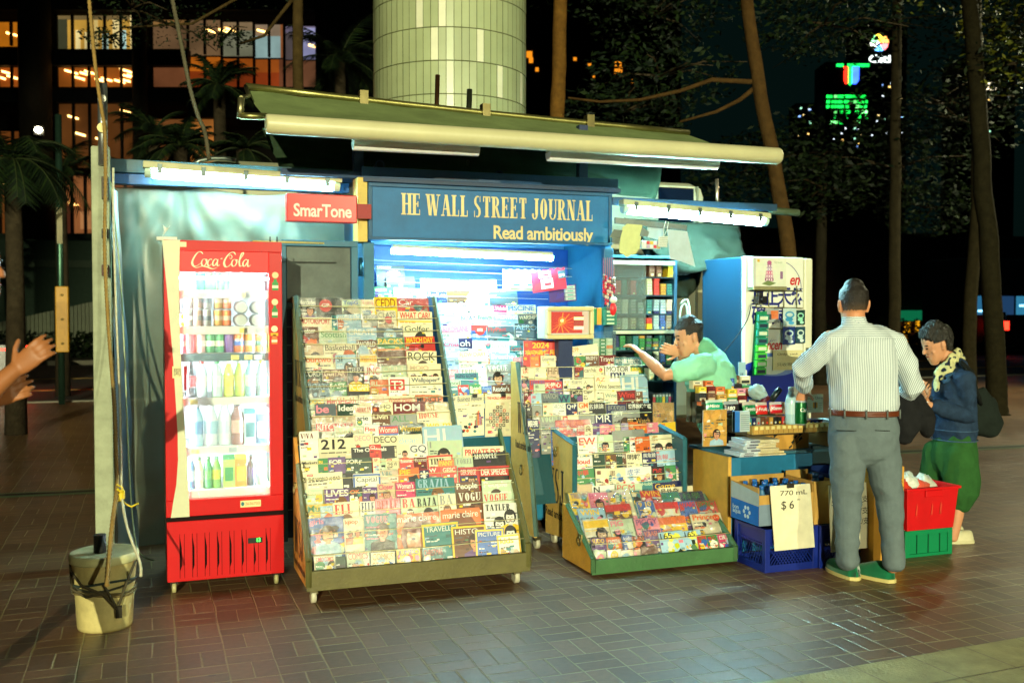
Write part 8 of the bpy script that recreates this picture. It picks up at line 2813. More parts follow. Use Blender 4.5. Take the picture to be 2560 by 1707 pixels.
s1, e1, w1 = H_(1752, 915, -0.16), H_(1662, 938, -0.20), H_(1606, 886, -0.06)
s2, e2, w2 = H_(1740, 905, 0.18), H_(1728, 930, 0.16), H_(1700, 880, 0.02)
ringloft(body, [(s1, 0.05, 0.052), (s1.lerp(e1, 0.6), 0.046, 0.05), (e1, 0.040, 0.043), (e1.lerp(w1, 0.35), 0.042, 0.044), (e1.lerp(w1, 0.75), 0.033, 0.035), (w1, 0.027, 0.027)], Vector((0, 0, 1)), 'f', 16)
ringloft(body, [(s2, 0.05, 0.052), (e2, 0.04, 0.043), (e2.lerp(w2, 0.4), 0.042, 0.042), (w2, 0.027, 0.027)], Vector((0, 0, 1)), 'f', 16)
hand(body, w1, H_(1583, 866, -0.03) - w1, Vector((0, 0.8, 0.5)), Vector((-0.2, -0.5, 0.9)), 1.0, curl=0.7, spread=0.06)
hand(body, w2, Vector((-0.95, -0.1, 0.2)), Vector((0, 0.2, -1)), Vector((-0.1, -1, 0)), 1.0, curl=0.85, spread=0.06)
for sx in (-0.09, 0.09):
 b0_ = Vector((ko.location.x + 0.06, ko.location.y, 0))
 ringloft(body, [(b0_ + kr * sx + Vector((0.08, 0, 0.85)), 0.08, 0.08), (b0_ + kr * sx + Vector((0.05, 0, 0.45)), 0.052, 0.052), (b0_ + kr * sx + Vector((0.05, 0, 0.06)), 0.036, 0.04)], kr, 'f')
fuse("body", body, SKIN, ko, 0.0045, 4, paint=S(206, 150, 112))
face_bits(lambda x, y, z: k_inv @ Pk(x, y, z), ko)
hm = km()
ringloft(hm, [(Pk(0, -0.05, -0.075), 0.052, 0.045), (Pk(0, -0.036, -0.045), 0.068, 0.064), (Pk(0, -0.022, 0.0), 0.079, 0.084), (Pk(0, -0.016, 0.045), 0.084, 0.104), (Pk(0, -0.014, 0.085), 0.078, 0.098), (Pk(0, -0.014, 0.11), 0.056, 0.07)], kr, 'k', 22)
hc3 = k_inv @ Pk(0, 0, 0)
def keep_k(co):
 q = co - hc3
 y, z, x = q.dot(kf2), q.dot(ku), q.dot(kr)
 if abs(x) > 0.05 and -0.035 < y and z < 0.02 - max(0, y) * 0.2:
  return False
 return not (y > 0.04 and z < 0.062)
fuse("hair", hm, HAIR, ko, 0.005, 2, 0.005, 50, (1, 1, 0.5), lambda co: S(44, 42, 40) if nz(co.x * 18, co.y * 18, co.z * 18) < 0.25 else S(76, 74, 70), keep_k)
ps = km()
ringloft(ps, [(H_(1795, 1060), 0.155, 0.135), (H_(1786, 1000), 0.175, 0.165), (H_(1776, 955), 0.182, 0.178), (H_(1778, 918), 0.172, 0.15), (H_(1774, 895), 0.12, 0.105), (H_(1766, 880), 0.073, 0.07)], kr, 'g', 26)
ringloft(ps, [(H_(1766, 912, -0.14), 0.088, 0.082), (s1.lerp(e1, 0.35), 0.078, 0.074), (s1.lerp(e1, 0.66), 0.07, 0.066)], Vector((0, 0, 1)), 'g', 18)
ringloft(ps, [(H_(1770, 905, 0.12), 0.08, 0.08), (s2, 0.072, 0.07), (s2.lerp(e2, 0.6), 0.066, 0.064)], Vector((0, 0, 1)), 'g', 18)
po = fuse("polo_shirt", ps, mat("pique", 0.85, dirt=0.12, dirt_scale=20, bump=0.15, bump_scale=200, spec=0.15), ko, 0.0055, 4, 0.012, 9, (0.9, 0.9, 1.3), S(150, 224, 190))
m = km()
ringloft(m, [(H_(1772, 886), 0.085, 0.078), (H_(1764, 874), 0.078, 0.074), (H_(1757, 866), 0.074, 0.072)], kr, 'g', 20)
fuse("collar", m, CLOTH, po, 0.005, 2, paint=S(124, 196, 156), keep=lambda co: (co - (k_inv @ H_(1765, 874))).length < 0.12)
m = km()
for sx in (-0.09, 0.09):
 ringloft(m, [(b0_ + kr * sx + Vector((0.08, 0, 0.95)), 0.13, 0.13), (b0_ + kr * sx + Vector((0.05, 0, 0.5)), 0.085, 0.09), (b0_ + kr * sx + Vector((0.05, 0, 0.06)), 0.07, 0.08)], kr, 'k')
fuse("trousers", m, CLOTH, ko, 0.008, 3, 0.008, 9, (1, 1, 1), S(40, 46, 60))
# ---- the passer-by at the left edge
pd_ = 3.45
Q_ = lambda x, y, d=0.0: atD(x, y, pd_ + d)
pf = Matrix.Rotation(math.radians(0), 3, 'Z') @ RT
prt = Vector((pf.y, -pf.x, 0))
pbase = Q_(-215, 1700)
pz = Vector((pbase.x, pbase.y, 0))
pp = thing("person", "person walking into view at the left edge, hands raised in front", "person", pz)
p_inv = Matrix.Translation(-pz)
def pm():
 m = MB()
 m.T = p_inv
 return m
body = pm()
phc = Q_(-72, 672)
Pp, pu = head(body, None, phc, pf, prt, 1.0)
ringloft(body, [(Q_(-190, 850), 0.08, 0.07), (Q_(-150, 800), 0.06, 0.06), (Q_(-105, 750), 0.056, 0.06)], prt, 'f')
ringloft(body, [(Vector((pz.x, pz.y, 0.95)), 0.15, 0.11), (Q_(-225, 980), 0.15, 0.11), (Q_(-205, 860), 0.15, 0.09)], prt, 'f')
for (s_, e_, w_, hd_, sg_) in ((Q_(-215, 885, -0.17), Q_(-120, 1060, -0.16), Q_(38, 925, -0.05), Vector((0.75, 0.0, 0.62)), -1), (Q_(-200, 885, 0.17), Q_(-150, 1085, 0.17), Q_(-28, 1002, 0.02), Vector((0.85, 0.0, 0.35)), 1)):
 ringloft(body, [(s_, 0.05, 0.05), (e_, 0.042, 0.044), (e_.lerp(w_, 0.4), 0.043, 0.043), (w_, 0.028, 0.028)], Vector((0, 0, 1)), 'f')
 d_ = RT * hd_.x + Vector((0, 0, hd_.z))
 hand(body, w_, d_, Vector((0, 0, 1)) * 0.8 - RT * 0.6, -FW, 1.0, curl=0.6, spread=0.06)
st = 0.22
for sx, k in ((-0.1, 1), (0.1, -1)):
 ringloft(body, [(Vector((pz.x, pz.y, 0.92)) + prt * sx, 0.085, 0.085), (Vector((pz.x, pz.y, 0.48)) + prt * sx + pf * st * k * 0.6, 0.055, 0.055), (Vector((pz.x, pz.y, 0.07)) + prt * sx + pf * st * k, 0.038, 0.042)], prt, 'f')
fuse("body", body, SKIN, pp, 0.005, 4, paint=S(156, 98, 56))
face_bits(lambda x, y, z: p_inv @ Pp(x, y, z), pp)
m = pm()
ringloft(m, [(Pp(0, -0.03, -0.045), 0.068, 0.066), (Pp(0, -0.016, 0.0), 0.080, 0.088), (Pp(0, -0.012, 0.05), 0.084, 0.104), (Pp(0, -0.012, 0.1), 0.064, 0.08)], prt, 'k', 20)
hc4 = p_inv @ Pp(0, 0, 0)
fuse("hair", m, HAIR, pp, 0.006, 2, 0.004, 40, (1, 1, 1), S(36, 32, 30), lambda co: not ((co - hc4).dot(pf) > 0.035 and (co - hc4).z < 0.06))
m = pm()
ringloft(m, [(Vector((pz.x, pz.y, 0.9)), 0.17, 0.13), (Q_(-225, 980), 0.185, 0.14), (Q_(-205, 870), 0.17, 0.11), (Q_(-185, 835), 0.08, 0.075)], prt, 'a', 22)
for s_, e_ in ((Q_(-215, 885, -0.17), Q_(-120, 1060, -0.16)), (Q_(-200, 885, 0.17), Q_(-150, 1085, 0.17))):
 ringloft(m, [(s_, 0.08, 0.08), (s_.lerp(e_, 0.6), 0.07, 0.07)], Vector((0, 0, 1)), 'a')
fuse("t_shirt", m, CLOTH, pp, 0.007, 4, 0.008, 9, (1, 1, 1), S(96, 100, 104))
m = pm()
for sx, k in ((-0.1, 1), (0.1, -1)):
 ringloft(m, [(Vector((pz.x, pz.y, 0.94)) + prt * sx * 0.9, 0.12, 0.13), (Vector((pz.x, pz.y, 0.5)) + prt * sx + pf * st * k * 0.6, 0.09, 0.1)], prt, 'k')
fuse("shorts", m, CLOTH, pp, 0.008, 3, 0.006, 9, (1, 1, 1), S(36, 38, 46))
for sx, k in ((-0.1, 1), (0.1, -1)):
 q = Vector((pz.x, pz.y, 0)) + prt * sx + pf * st * k
 o_ = shoe("shoe", q + pf * 0.19, q - pf * 0.08, 0.055, 0.08, S(60, 60, 64), S(190, 190, 180), pp)
 o_.location = -pz
# ------------------------------------------------------------------ tiled pillar
pc = CAM + Vector((ray(1126, 780).x, ray(1126, 780).y, 0)) * (12.0 / F_PX)
pl = thing("tiled_pillar", "huge round pillar faced with pale green upright tiles behind the awning", "pillar", (pc.x, pc.y, 0))
R_p = 0.905
m = MB()
m.lathe([(R_p - 0.006, 0.0), (R_p - 0.006, 9.0)], S(92, 96, 60), n=96)
m.build("core", DULL, pl)
TILE = mat("glazed_tile", 0.28, dirt=0.16, dirt_scale=3, spec=0.5)
m = MB()
rnd = random.Random(11)
n_t = 66
z_ring = atD(1126, 238, 12.0 - R_p).z
for k in range(-9, 14):
 z0 = z_ring + 0.365 * k
 if z0 < 0.3 or z0 > 8.2:
  continue
 for q in range(n_t):
  a0, a1 = 2 * math.pi * (q + 0.04) / n_t, 2 * math.pi * (q + 0.96) / n_t
  t = rnd.uniform(0.92, 1.04)
  c = tuple(t * v for v in (S(172, 182, 138) if rnd.random() > 0.09 else S(232, 232, 200)))
  rr = R_p + rnd.uniform(-0.002, 0.002)
  m.poly([(rr * math.cos(a0), rr * math.sin(a0), z0 + 0.006), (rr * math.cos(a1), rr * math.sin(a1), z0 + 0.006), (rr * math.cos(a1), rr * math.sin(a1), z0 + 0.359), (rr * math.cos(a0), rr * math.sin(a0), z0 + 0.359)], c)
m.build("tiles", TILE, pl)
# ------------------------------------------------------------------ white truck behind the kiosk
ty = 8.6
ta, tb_ = atY(500, 402, ty), atY(1772, 470, ty)
tk = thing("box_truck", "cream white truck parked behind the kiosk, its cab window at the right", "truck", ((ta.x + tb_.x) / 2, ty, 0))
def tm():
 return at_world(MB(), tk)
tz = atY(1660, 451, ty).z
m = tm()
m.box((ta.x, ty, 0.55), (tb_.x, ty + 1.9, tz), S(196, 198, 166))
m.build("body", mat("truck_paint", 0.35, dirt=0.2, dirt_scale=3), tk, bevel=0.14)
wv0, wv1 = atY(1646, 530, ty), atY(1734, 472, ty)
m = tm()
m.box((wv0.x, ty - 0.006, wv0.z - 0.5), (wv1.x, ty + 0.01, wv1.z), S(14, 24, 40))
m.build("cab_window", mat("dark_glass", 0.08, dirt=0.05), tk, bevel=0.004)
m = tm()
a = atY(1740, 480, ty)
m.box((a.x, ty - 0.008, 1.0), (a.x + 0.025, ty + 0.004, a.z + 0.05), S(120, 124, 100))
m.build("door_seam", PAINT, tk)
m = tm()
m.tube([tuple(atY(x, y, ty - 0.05)) for x, y in ((480, 412), (500, 402), (530, 396), (560, 396), (590, 402))], 0.02, S(150, 160, 150), n=8)
m.build("roof_rail", METAL, tk)
for x in (ta.x + 0.9, tb_.x - 0.9):
 for y in (ty + 0.12, ty + 1.78):
  m = tm()
  m.T = m.T @ Matrix.Translation((x, y, 0.42)) @ Matrix.Rotation(math.pi / 2, 4, 'X')
  m.lathe([(0.22, -0.11), (0.40, -0.10), (0.42, -0.05), (0.42, 0.05), (0.40, 0.10), (0.22, 0.11)], S(24, 24, 24), n=24)
  m.build("wheel", DULL, tk)
m = MB()
p = atY(1794, 520, 7.6)
q = atY(1792, 448, 7.6)
m.tube([(0, 0, 0), (q.x - p.x, 0, q.z - p.z)], 0.016, S(190, 160, 130), n=8)
put(m.build("thin_pole", METAL, loc=p), "thin pale pole standing behind the right roof beam", "pole")
# ------------------------------------------------------------------ office building with lit rooms
BY, BD = 0.0, 46.0
ROOM = glow("lit_room", 0.32, 0.5, 0.5)
LAMPS = glow("room_lamps", 2.2)
ob = thing("office_building", "large office building with orange lit windows behind the palms, upper left", "building", Vector((FW.x, FW.y, 0)).normalized() * BD, -YAW)
FX = lambda x: (x - CX) * BD / F_PX
atB = lambda x, y: Vector((FX(x), 0, CAM_H + (HZ - y) * BD / F_PX))
def om():
 return MB()
ztop = atB(400, -60).z
m = om()
m.box((FX(-200), BY + 3.0, 0), (FX(1000), BY + 12, ztop + 6), S(30, 30, 27))
m.build("core_wall", DULL, ob)
for x0, x1, nm in ((74, 150, 1), (350, 386, 0)):
 m = om()
 x = (FX(x0) + FX(x1)) / 2
 m.lathe([((FX(x1) - FX(x0)) / 2, 0), ((FX(x1) - FX(x0)) / 2, ztop + 6)], S(70, 62, 48), n=24, o=(x, BY - 0.6, 0))
 m.build("column", DULL, ob)
def floor_band(y0, y1, x0, x1, c):
 m = om()
 a, b_ = atB(x0, y1), atB(x1, y0)
 m.box((a.x, BY - 0.25, a.z), (b_.x, BY + 2.9, b_.z), c)
 m.build("floor_slab", DULL, ob)
floor_band(132, 172, -200, 480, S(40, 42, 40))
floor_band(-60, 36, -200, 1000, S(40, 40, 34))
floor_band(225, 262, -200, 480, S(38, 40, 38))
floor_band(225, 300, 480, 1000, S(38, 40, 40))
floor_band(585, 700, -200, 420, S(70, 86, 74))
floor_band(36, 640, 795, 1000, S(22, 28, 30))
def room(x0, y0, x1, y1, c, n=0, lamps=0, depth=0.2, seed=0, patch=None):
 m = om()
 a, b_ = atB(x0, y1), atB(x1, y0)
 m.rect(a.x, a.z, b_.x, b_.z, BY + depth, c)
 rnd = random.Random(seed + int(x0))
 for (fx0, fz0, fx1, fz1, pc_) in patch or []:
  w, h = b_.x - a.x, b_.z - a.z
  m.rect(a.x + w * fx0, a.z + h * fz0, a.x + w * fx1, a.z + h * fz1, BY + depth - 0.02 - 0.01 * rnd.random(), pc_)
 f = m.build("window", ROOM, ob)
 for k in range(n + 1):
  m = om()
  x = a.x + (b_.x - a.x) * k / max(n, 1)
  m.box((x - 0.05, BY - 0.05, a.z), (x + 0.05, BY + 0.1, b_.z), S(44, 44, 40))
  m.build("mullion", DULL, f)
 for k in range(lamps):
  m = om()
  x = a.x + (b_.x - a.x) * rnd.uniform(0.03, 0.92)
  z = a.z + (b_.z - a.z) * rnd.uniform(0.35, 0.95)
  m.poly([(x, BY + depth - 0.05, z), (x + 0.5, BY + depth - 0.06, z - 0.14), (x + 0.5, BY + depth - 0.06, z - 0.05), (x, BY + depth - 0.06, z + 0.09)], S(255, 200, 110))
  m.build("ceiling_lamp", LAMPS, f)
OR, OR2, DIM = S(190, 104, 22), S(150, 70, 18), S(84, 62, 44)
room(-30, 60, 72, 120, S(190, 110, 20), 3, 1)
room(-30, 170, 72, 222, S(150, 74, 20), 3, 4)
WP = S(250, 225, 150)
room(150, 44, 350, 134, S(196, 150, 60), 5, 0, patch=[(0.0, 0, 0.12, 0.9, S(60, 60, 40)), (0.22, 0.0, 0.28, 0.6, WP), (0.33, 0.0, 0.42, 0.55, WP), (0.45, 0.05, 0.5, 0.9, S(230, 200, 120)), (0.55, 0.0, 0.63, 0.5, S(190, 220, 200)), (0.68, 0.1, 0.78, 1, WP), (0.80, 0.0, 0.85, 0.6, S(180, 220, 210)), (0.9, 0.0, 0.99, 1.0, WP), (0.0, 0.88, 1.0, 1.0, S(120, 100, 60))])
room(150, 172, 350, 226, S(148, 80, 24), 5, 14)
room(386, 55, 476, 138, S(112, 84, 56), 1, 0, patch=[(0, 0.86, 1, 1, S(150, 110, 60))])
room(476, 55, 560, 142, S(120, 92, 62), 2, 2)
room(560, 60, 640, 144, S(130, 108, 78), 2, 1, patch=[(0.0, 0, 1.0, 0.75, S(120, 120, 96))])
room(640, 66, 715, 148, S(140, 120, 96), 2, 1, patch=[(0, 0.0, 0.85, 0.65, S(150, 180, 176)), (0.85, 0, 1, 1, S(150, 90, 50))])
room(715, 70, 796, 152, S(110, 100, 120), 2, 1, patch=[(0.55, 0.0, 1, 0.95, S(150, 150, 190)), (0.0, 0, 0.5, 0.8, S(90, 80, 80))])
room(476, 146, 560, 224, S(176, 92, 20), 2, 0, patch=[(0, 0, 1, 0.55, S(120, 48, 14))])
room(560, 150, 640, 224, S(170, 84, 22), 2, 0, patch=[(0, 0, 1, 0.5, S(130, 52, 18))])
room(640, 152, 715, 224, S(160, 80, 26), 2, 0, patch=[(0, 0, 0.8, 0.55, S(140, 56, 20)), (0.8, 0, 1, 1, S(110, 64, 40))])
room(715, 155, 796, 224, S(110, 70, 46), 2, 0)
room(386, 142, 476, 224, S(104, 62, 36), 1, 0)
room(150, 262, 350, 420, S(90, 52, 20), 5, 4)
room(476, 300, 560, 420, S(180, 110, 46), 1, 0)
room(386, 300, 476, 420, S(120, 72, 34), 1, 0)
room(-30, 330, 72, 590, S(120, 66, 24), 3, 3)
room(150, 440, 250, 588, S(150, 92, 50), 3, 1, patch=[(0.1, 0, 0.35, 0.5, S(80, 40, 24)), (0.5, 0.1, 0.8, 0.4, S(190, 130, 80))])
room(250, 440, 350, 588, S(120, 76, 44), 3, 0)
m = MB()
m.ell((0, 0, 0), (0.16, 0.1, 0.13), (1, 1, 1), n=10)
wl_ = thing("wall_lamp", "bright wall lamp on the building's round column, upper left", "lamp", atD(96, 325, 43.5))
m.build("bulb", emit("wall_lamp_glow", (1.0, 0.9, 0.65), 16), wl_)
m = MB()
m.box((-0.2, 0.11, -0.2), (0.2, 0.3, 0.2), S(60, 60, 56))
m.build("bracket", METAL, wl_)
p0, p1 = atY(-160, 780, 37), atY(300, 780, 37)
m = MB()
n = 46
prof = []
for k in range(n * 4 + 1):
 prof.append((p0.x + (p1.x - p0.x) * k / (n * 4), 37 + (0.09 if k % 4 in (0, 1) else 0.0)))
for a, b_ in zip(prof, prof[1:]):
 f0 = (a[0] - p0.x) / (p1.x - p0.x)
 z1 = atY(0, 805, 37).z + (atY(240, 752, 37).z - atY(0, 805, 37).z) * ((a[0] - atY(0, 780, 37).x) / (atY(240, 780, 37).x - atY(0, 780, 37).x))
 m.poly([(a[0], a[1], 0.3), (b_[0], b_[1], 0.3), (b_[0], b_[1], z1), (a[0], a[1], z1)], S(118, 128, 96))
m.v = [(x - p0.x, y - 37, z) for x, y, z in m.v]
o = m.build("corrugated_fence", PAINT, loc=(p0.x, 37, 0))
put(o, "pale corrugated metal fence beyond the road at the left", "fence")
m = MB()
p0, p1 = atY(-200, 780, 41), atY(420, 780, 41)
m.box((0, 0, 0), (p1.x - p0.x, 0.4, atY(120, 600, 41).z), S(64, 84, 70))
m.box((0, -0.1, atY(120, 668, 41).z), (p1.x - p0.x, -0.005, atY(120, 650, 41).z), S(84, 100, 84))
o = m.build("concrete_wall", DULL, loc=(p0.x, 41, 0))
put(o, "tall grey green concrete wall behind the corrugated fence", "wall")
gp = atZ(155, 1010)
po_ = thing("sign_post", "slim green post carrying a tall yellow box at the pavement edge", "post", (gp.x, gp.y, 0))
dpt = (Vector((gp.x, gp.y, 1.6)) - CAM).dot(FW)
m = MB()
m.tube([(0, 0, 0), (0, 0, 5.0)], 0.055, S(84, 124, 104), n=12)
m.build("pole", METAL, po_)
zb0, zb1 = atY(155, 880, gp.y).z, atY(155, 716, gp.y).z
m = MB()
m.box((-0.08, -0.1, zb0), (0.13, 0.1, zb1), S(206, 150, 20))
bx_ = m.build("yellow_box", PAINT, po_, bevel=0.015)
for k in range(3):
 m = MB()
 m.disc(0.03, zb1 - 0.15 - (zb1 - zb0 - 0.3) * k / 2, 0.03, 0.022, -0.103, S(60, 46, 10))
 m.build("bolt", METAL, bx_)
m = MB()
m.box((-0.1, -0.06, zb0 + 0.1), (-0.081, 0.06, zb1 - 0.1), S(40, 36, 20))
m.build("side_vent", DULL, bx_)
m = MB()
m.box((-0.04, -0.085, atY(155, 610, gp.y).z), (0.05, -0.058, atY(155, 520, gp.y).z), S(130, 120, 70))
m.build("small_plate", PAINT, po_)
cy_ = 23.0
cx1 = atY(62, 880, cy_).x
cr = thing("parked_car", "dark saloon car with a red tail light bar at the left edge", "car", (cx1 - 2.2, cy_, 0))
m = MB()
sil = [(-2.2, 0.32), (2.15, 0.32), (2.2, 0.6), (2.16, 0.92), (1.95, 1.0), (1.45, 1.04), (0.75, 1.42), (-0.4, 1.44), (-1.2, 1.02), (-2.0, 0.9), (-2.22, 0.66)]
m.prism(sil, 'y', -0.88, 0.88, S(26, 24, 26))
m.build("body", mat("car_paint", 0.2, dirt=0.1, coat=1.0), cr, bevel=0.06)
m = MB()
m.poly([(1.32, -0.885, 1.06), (0.72, -0.885, 1.36), (-0.36, -0.885, 1.38), (-1.0, -0.885, 1.06)], S(10, 12, 16))
m.build("side_window", mat("dark_glass", 0.08), cr)
m = MB()
m.box((2.06, -0.8, 0.83), (2.215, 0.8, 0.875), S(255, 30, 20))
m.box((1.55, -0.896, 0.84), (2.1, -0.875, 0.868), S(255, 30, 20))
m.build("tail_light", glow("tail_glow", 4.0), cr)
for x in (-1.4, 1.35):
 for y in (-0.86, 0.86):
  m = MB()
  m.T = Matrix.Translation((x, y, 0.33)) @ Matrix.Rotation(math.pi / 2, 4, 'X')
  m.lathe([(0.2, -0.1), (0.33, -0.09), (0.33, 0.09), (0.2, 0.1)], S(18, 18, 18), n=20)
  m.build("wheel", DULL, cr)
# ------------------------------------------------------------------ trees
def leaf_cloud(m, centers, n, size, cols, rnd, droop=0.3):
 for k in range(n):
  c, r = centers[rnd.randrange(len(centers))]
  while True:
   q = Vector((rnd.uniform(-1, 1), rnd.uniform(-1, 1), rnd.uniform(-1, 1)))
   if 0.25 < q.length < 1:
    break
  p = Vector(c) + Vector((q.x * r[0], q.y * r[1], q.z * r[2]))
  a = Vector((rnd.uniform(-1, 1), rnd.uniform(-1, 1), rnd.uniform(-0.6, 0.3))).normalized()
  b_ = a.cross(Vector((rnd.uniform(-1, 1), rnd.uniform(-1, 1), rnd.uniform(-1, 1)))).normalized()
  s = size * rnd.uniform(0.6, 1.3)
  m.poly([tuple(p - a * s), tuple(p + b_ * s * 0.4), tuple(p + a * s), tuple(p - b_ * s * 0.4)], rnd.choice(cols))
DG = [S(16, 30, 14), S(22, 38, 16), S(13, 25, 14), S(30, 46, 16)]
def tree(name, label, trunk, depth, w0, crowns, nleaf, seed, leaf=0.06, cols=DG, limbs=(), bark=S(84, 68, 38)):
 """trunk: picture points from the ground up; crowns: (x, y, depth offset, rx, ry, rz)"""
 rnd = random.Random(seed)
 P = [atD(x, y, depth) for x, y in trunk]
 g = Vector((P[0].x, P[0].y, 0))
 t = thing(name, label, "tree", g, 0, "street trees behind the newsstand")
 m = MB()
 L_ = [Vector((P[0].x, P[0].y, -0.05)) - g] + [p - g for p in P]
 fine = []
 for i in range(len(L_) - 1):
  for k in range(5):
   q = L_[i].lerp(L_[i + 1], k / 5)
   fine.append(q + Vector((0.03 * nz(q.z * 1.3, seed), 0.03 * nz(q.z * 1.3, seed, 9), 0)))
 fine.append(L_[-1])
 rr = [w0 * (1.25 if k < 2 else 1.0) * (1 - 0.3 * k / len(fine)) * (1 + 0.08 * nz(k * 0.9, seed)) for k in range(len(fine))]
 m.tube([tuple(q) for q in fine], rr, bark, n=14)
 for lb in limbs:
  pts = [atD(x, y, depth + d) - g for x, y, d in lb]
  m.tube([tuple(q) for q in pts], [w0 * 0.32 * (1 - 0.7 * k / len(pts)) for k in range(len(pts))], bark, n=8)
 m.build("trunk", BARK, t)
 m = MB()
 C_ = []
 for (x, y, d, rx, ry, rz) in crowns:
  C_.append((atD(x, y, depth + d) - g, (rx, ry, rz)))
 leaf_cloud(m, C_, nleaf, leaf, cols, rnd)
 for (c, r) in C_:
  for k in range(5):
   q = c + Vector((rnd.uniform(-1, 1) * r[0], rnd.uniform(-1, 1) * r[1], rnd.uniform(-0.8, 0.8) * r[2]))
   m.tube([tuple(c), tuple(c.lerp(q, 0.5) + Vector((0, 0, 0.1))), tuple(q)], [0.02, 0.014, 0.006], S(60, 50, 32), n=5)
 m.build("crown", LEAF, t)
 return t
tree("street_tree", "straight tree trunk rising left of the pillar, before the lit office windows", [(745, 780), (745, 400), (745, 0), (746, -160)], 15.5, 0.10, [(560, -60, 1, 1.6, 1.2, 0.5), (420, 60, 1, 1.1, 0.9, 0.38), (560, 95, 0.5, 0.5, 0.5, 0.12), (270, 95, 1, 0.5, 0.5, 0.13), (900, -100, 1, 1.4, 1, 0.5), (330, 20, 0, 0.8, 0.6, 0.3)], 1500, 1, 0.04, limbs=(((746, -60, 0), (640, -30, 0.4), (480, 60, 0.6), (300, 70, 0.8)), ((746, -20, 0), (660, 90, 0), (600, 110, 0.3))))
tree("street_tree", "straight lit tree trunk immediately right of the tiled pillar", [(1396, 780), (1394, 420), (1396, 200), (1400, 0), (1402, -160)], 13.5, 0.118, [(1500, -80, 1, 1.8, 1.4, 0.6), (1350, -140, 0, 1.4, 1, 0.4), (1640, 40, 2, 1.2, 1, 0.6)], 2200, 2, 0.06, bark=S(112, 78, 30))
tree("street_tree", "leaning tree trunk crossing behind the right end of the awning", [(1975, 780), (1972, 640), (1945, 470), (1914, 300), (1888, 150), (1866, 0), (1850, -140)], 12.5, 0.105, [(1760, -60, 1, 1.5, 1.3, 0.6), (2020, -80, 1, 1.5, 1.3, 0.5), (1650, 190, 1.5, 1.2, 1.0, 0.5), (1560, 280, 2, 1.1, 1, 0.4), (2060, 60, 2, 1.2, 1.2, 0.4)], 3600, 3, 0.06, limbs=(((1893, 206, 0), (1780, 200, 0.1), (1700, 228, 0.2), (1600, 250, 0.3), (1500, 255, 0.4), (1420, 245, 0.4)), ((1893, 215, 0), (1850, 250, 0.1), (1790, 280, 0.1), (1700, 305, 0.2))), bark=S(78, 56, 26))
tree("street_tree", "grey tree trunk rising between the customer and the person in denim", [(2236, 930), (2236, 700), (2238, 450), (2240, 200), (2244, -60)], 19.0, 0.125, [(2240, 420, 1, 1.6, 1.4, 0.8), (2060, 470, 2, 1.2, 1.2, 0.7), (2330, 260, 1, 1.8, 1.6, 0.9), (2150, 60, 2, 2.4, 2, 0.9)], 3600, 4, 0.075, bark=S(50, 44, 28))
tree("street_tree", "slim tree trunk rising right behind the head of the person in denim", [(2422, 960), (2426, 760), (2440, 560), (2446, 300), (2440, 0)], 18.0, 0.13, [(2400, 300, 2, 1.7, 1.6, 0.9), (2560, 120, 2, 1.6, 1.6, 0.9), (2330, 520, 3, 1.2, 1.2, 0.6)], 3000, 5, 0.075, bark=S(52, 46, 28))
tree("street_tree", "broad dark tree trunk at the right, its foot on the pavement behind the tote bag", [(2495, 1015), (2482, 780), (2468, 560), (2452, 380), (2440, 200), (2425, 0), (2420, -120)], 15.6, 0.16, [(2540, 160, 0, 0.9, 0.9, 0.45), (2420, -60, 1, 2, 1.5, 0.6), (2540, 60, 1, 1.1, 1, 0.4)], 2600, 6, 0.06, cols=DG + [S(110, 112, 30), S(96, 104, 30)], bark=S(40, 36, 20))  # extra yellowish leaf colours stand for lamplight on the foliage
tree("street_tree", "dim tree trunk rising right beside the white fridge", [(2050, 940), (2050, 780), (2052, 640), (2056, 400)], 22.0, 0.15, [(2050, 380, 1, 2.2, 1.6, 1.0), (1880, 420, 1, 1.6, 1.6, 0.8)], 2600, 7, 0.085, bark=S(44, 40, 28))
def palm(label, x, y, depth, n, length, seed, trunk_to=900, droop=1.0):
 rnd = random.Random(seed)
 top = atD(x, y, depth)
 g = Vector((top.x, top.y, 0))
 t = thing("palm_tree", label, "palm", g, 0, "palms before the office building")
 m = MB()
 m.tube([(0, 0, 0), (0.02, 0, top.z * 0.5), (0, 0, top.z)], [0.14, 0.11, 0.10], S(60, 52, 38), n=10)
 m.build("trunk", BARK, t)
 m = MB()
 for k in range(n):
  a = 2 * math.pi * k / n + rnd.uniform(-0.2, 0.2)
  el = rnd.uniform(-0.15, 1.15)
  d = Vector((math.cos(a) * math.cos(el), math.sin(a) * math.cos(el), math.sin(el)))
  L_ = length * rnd.uniform(0.75, 1.1)
  pts = []
  p = Vector((0, 0, top.z))
  for j in range(11):
   pts.append(p.copy())
   p = p + d * L_ / 10
   d = (d + Vector((0, 0, -0.13 * droop))).normalized()
  m.tube([tuple(q) for q in pts], [0.016 * (1 - 0.08 * j) for j in range(11)], S(44, 54, 26), n=5)
  for j in range(1, 11):
   for i in range(3):
    q = pts[j - 1].lerp(pts[j], i / 3)
    tg = (pts[j] - pts[j - 1]).normalized()
    sd = tg.cross(Vector((0, 0, 1)))
    if sd.length < 0.05:
     sd = Vector((1, 0, 0))
    sd.normalize()
    for s in (-1, 1):
     ll = length * 0.30 * math.sin(math.pi * (0.12 + 0.8 * j / 11))
     e = q + (sd * s * 0.8 + tg * 0.6 + Vector((0, 0, -0.25 - 0.2 * rnd.random()))) * ll
     wv = tg * 0.018
     m.poly([tuple(q - wv), tuple(q + wv), tuple(e)], rnd.choice(DG))
 m.build("fronds", LEAF, t)
palm("bushy palm in front of the lit windows, just left of the awning's end", 548, 215, 17.0, 26, 0.75, 1)
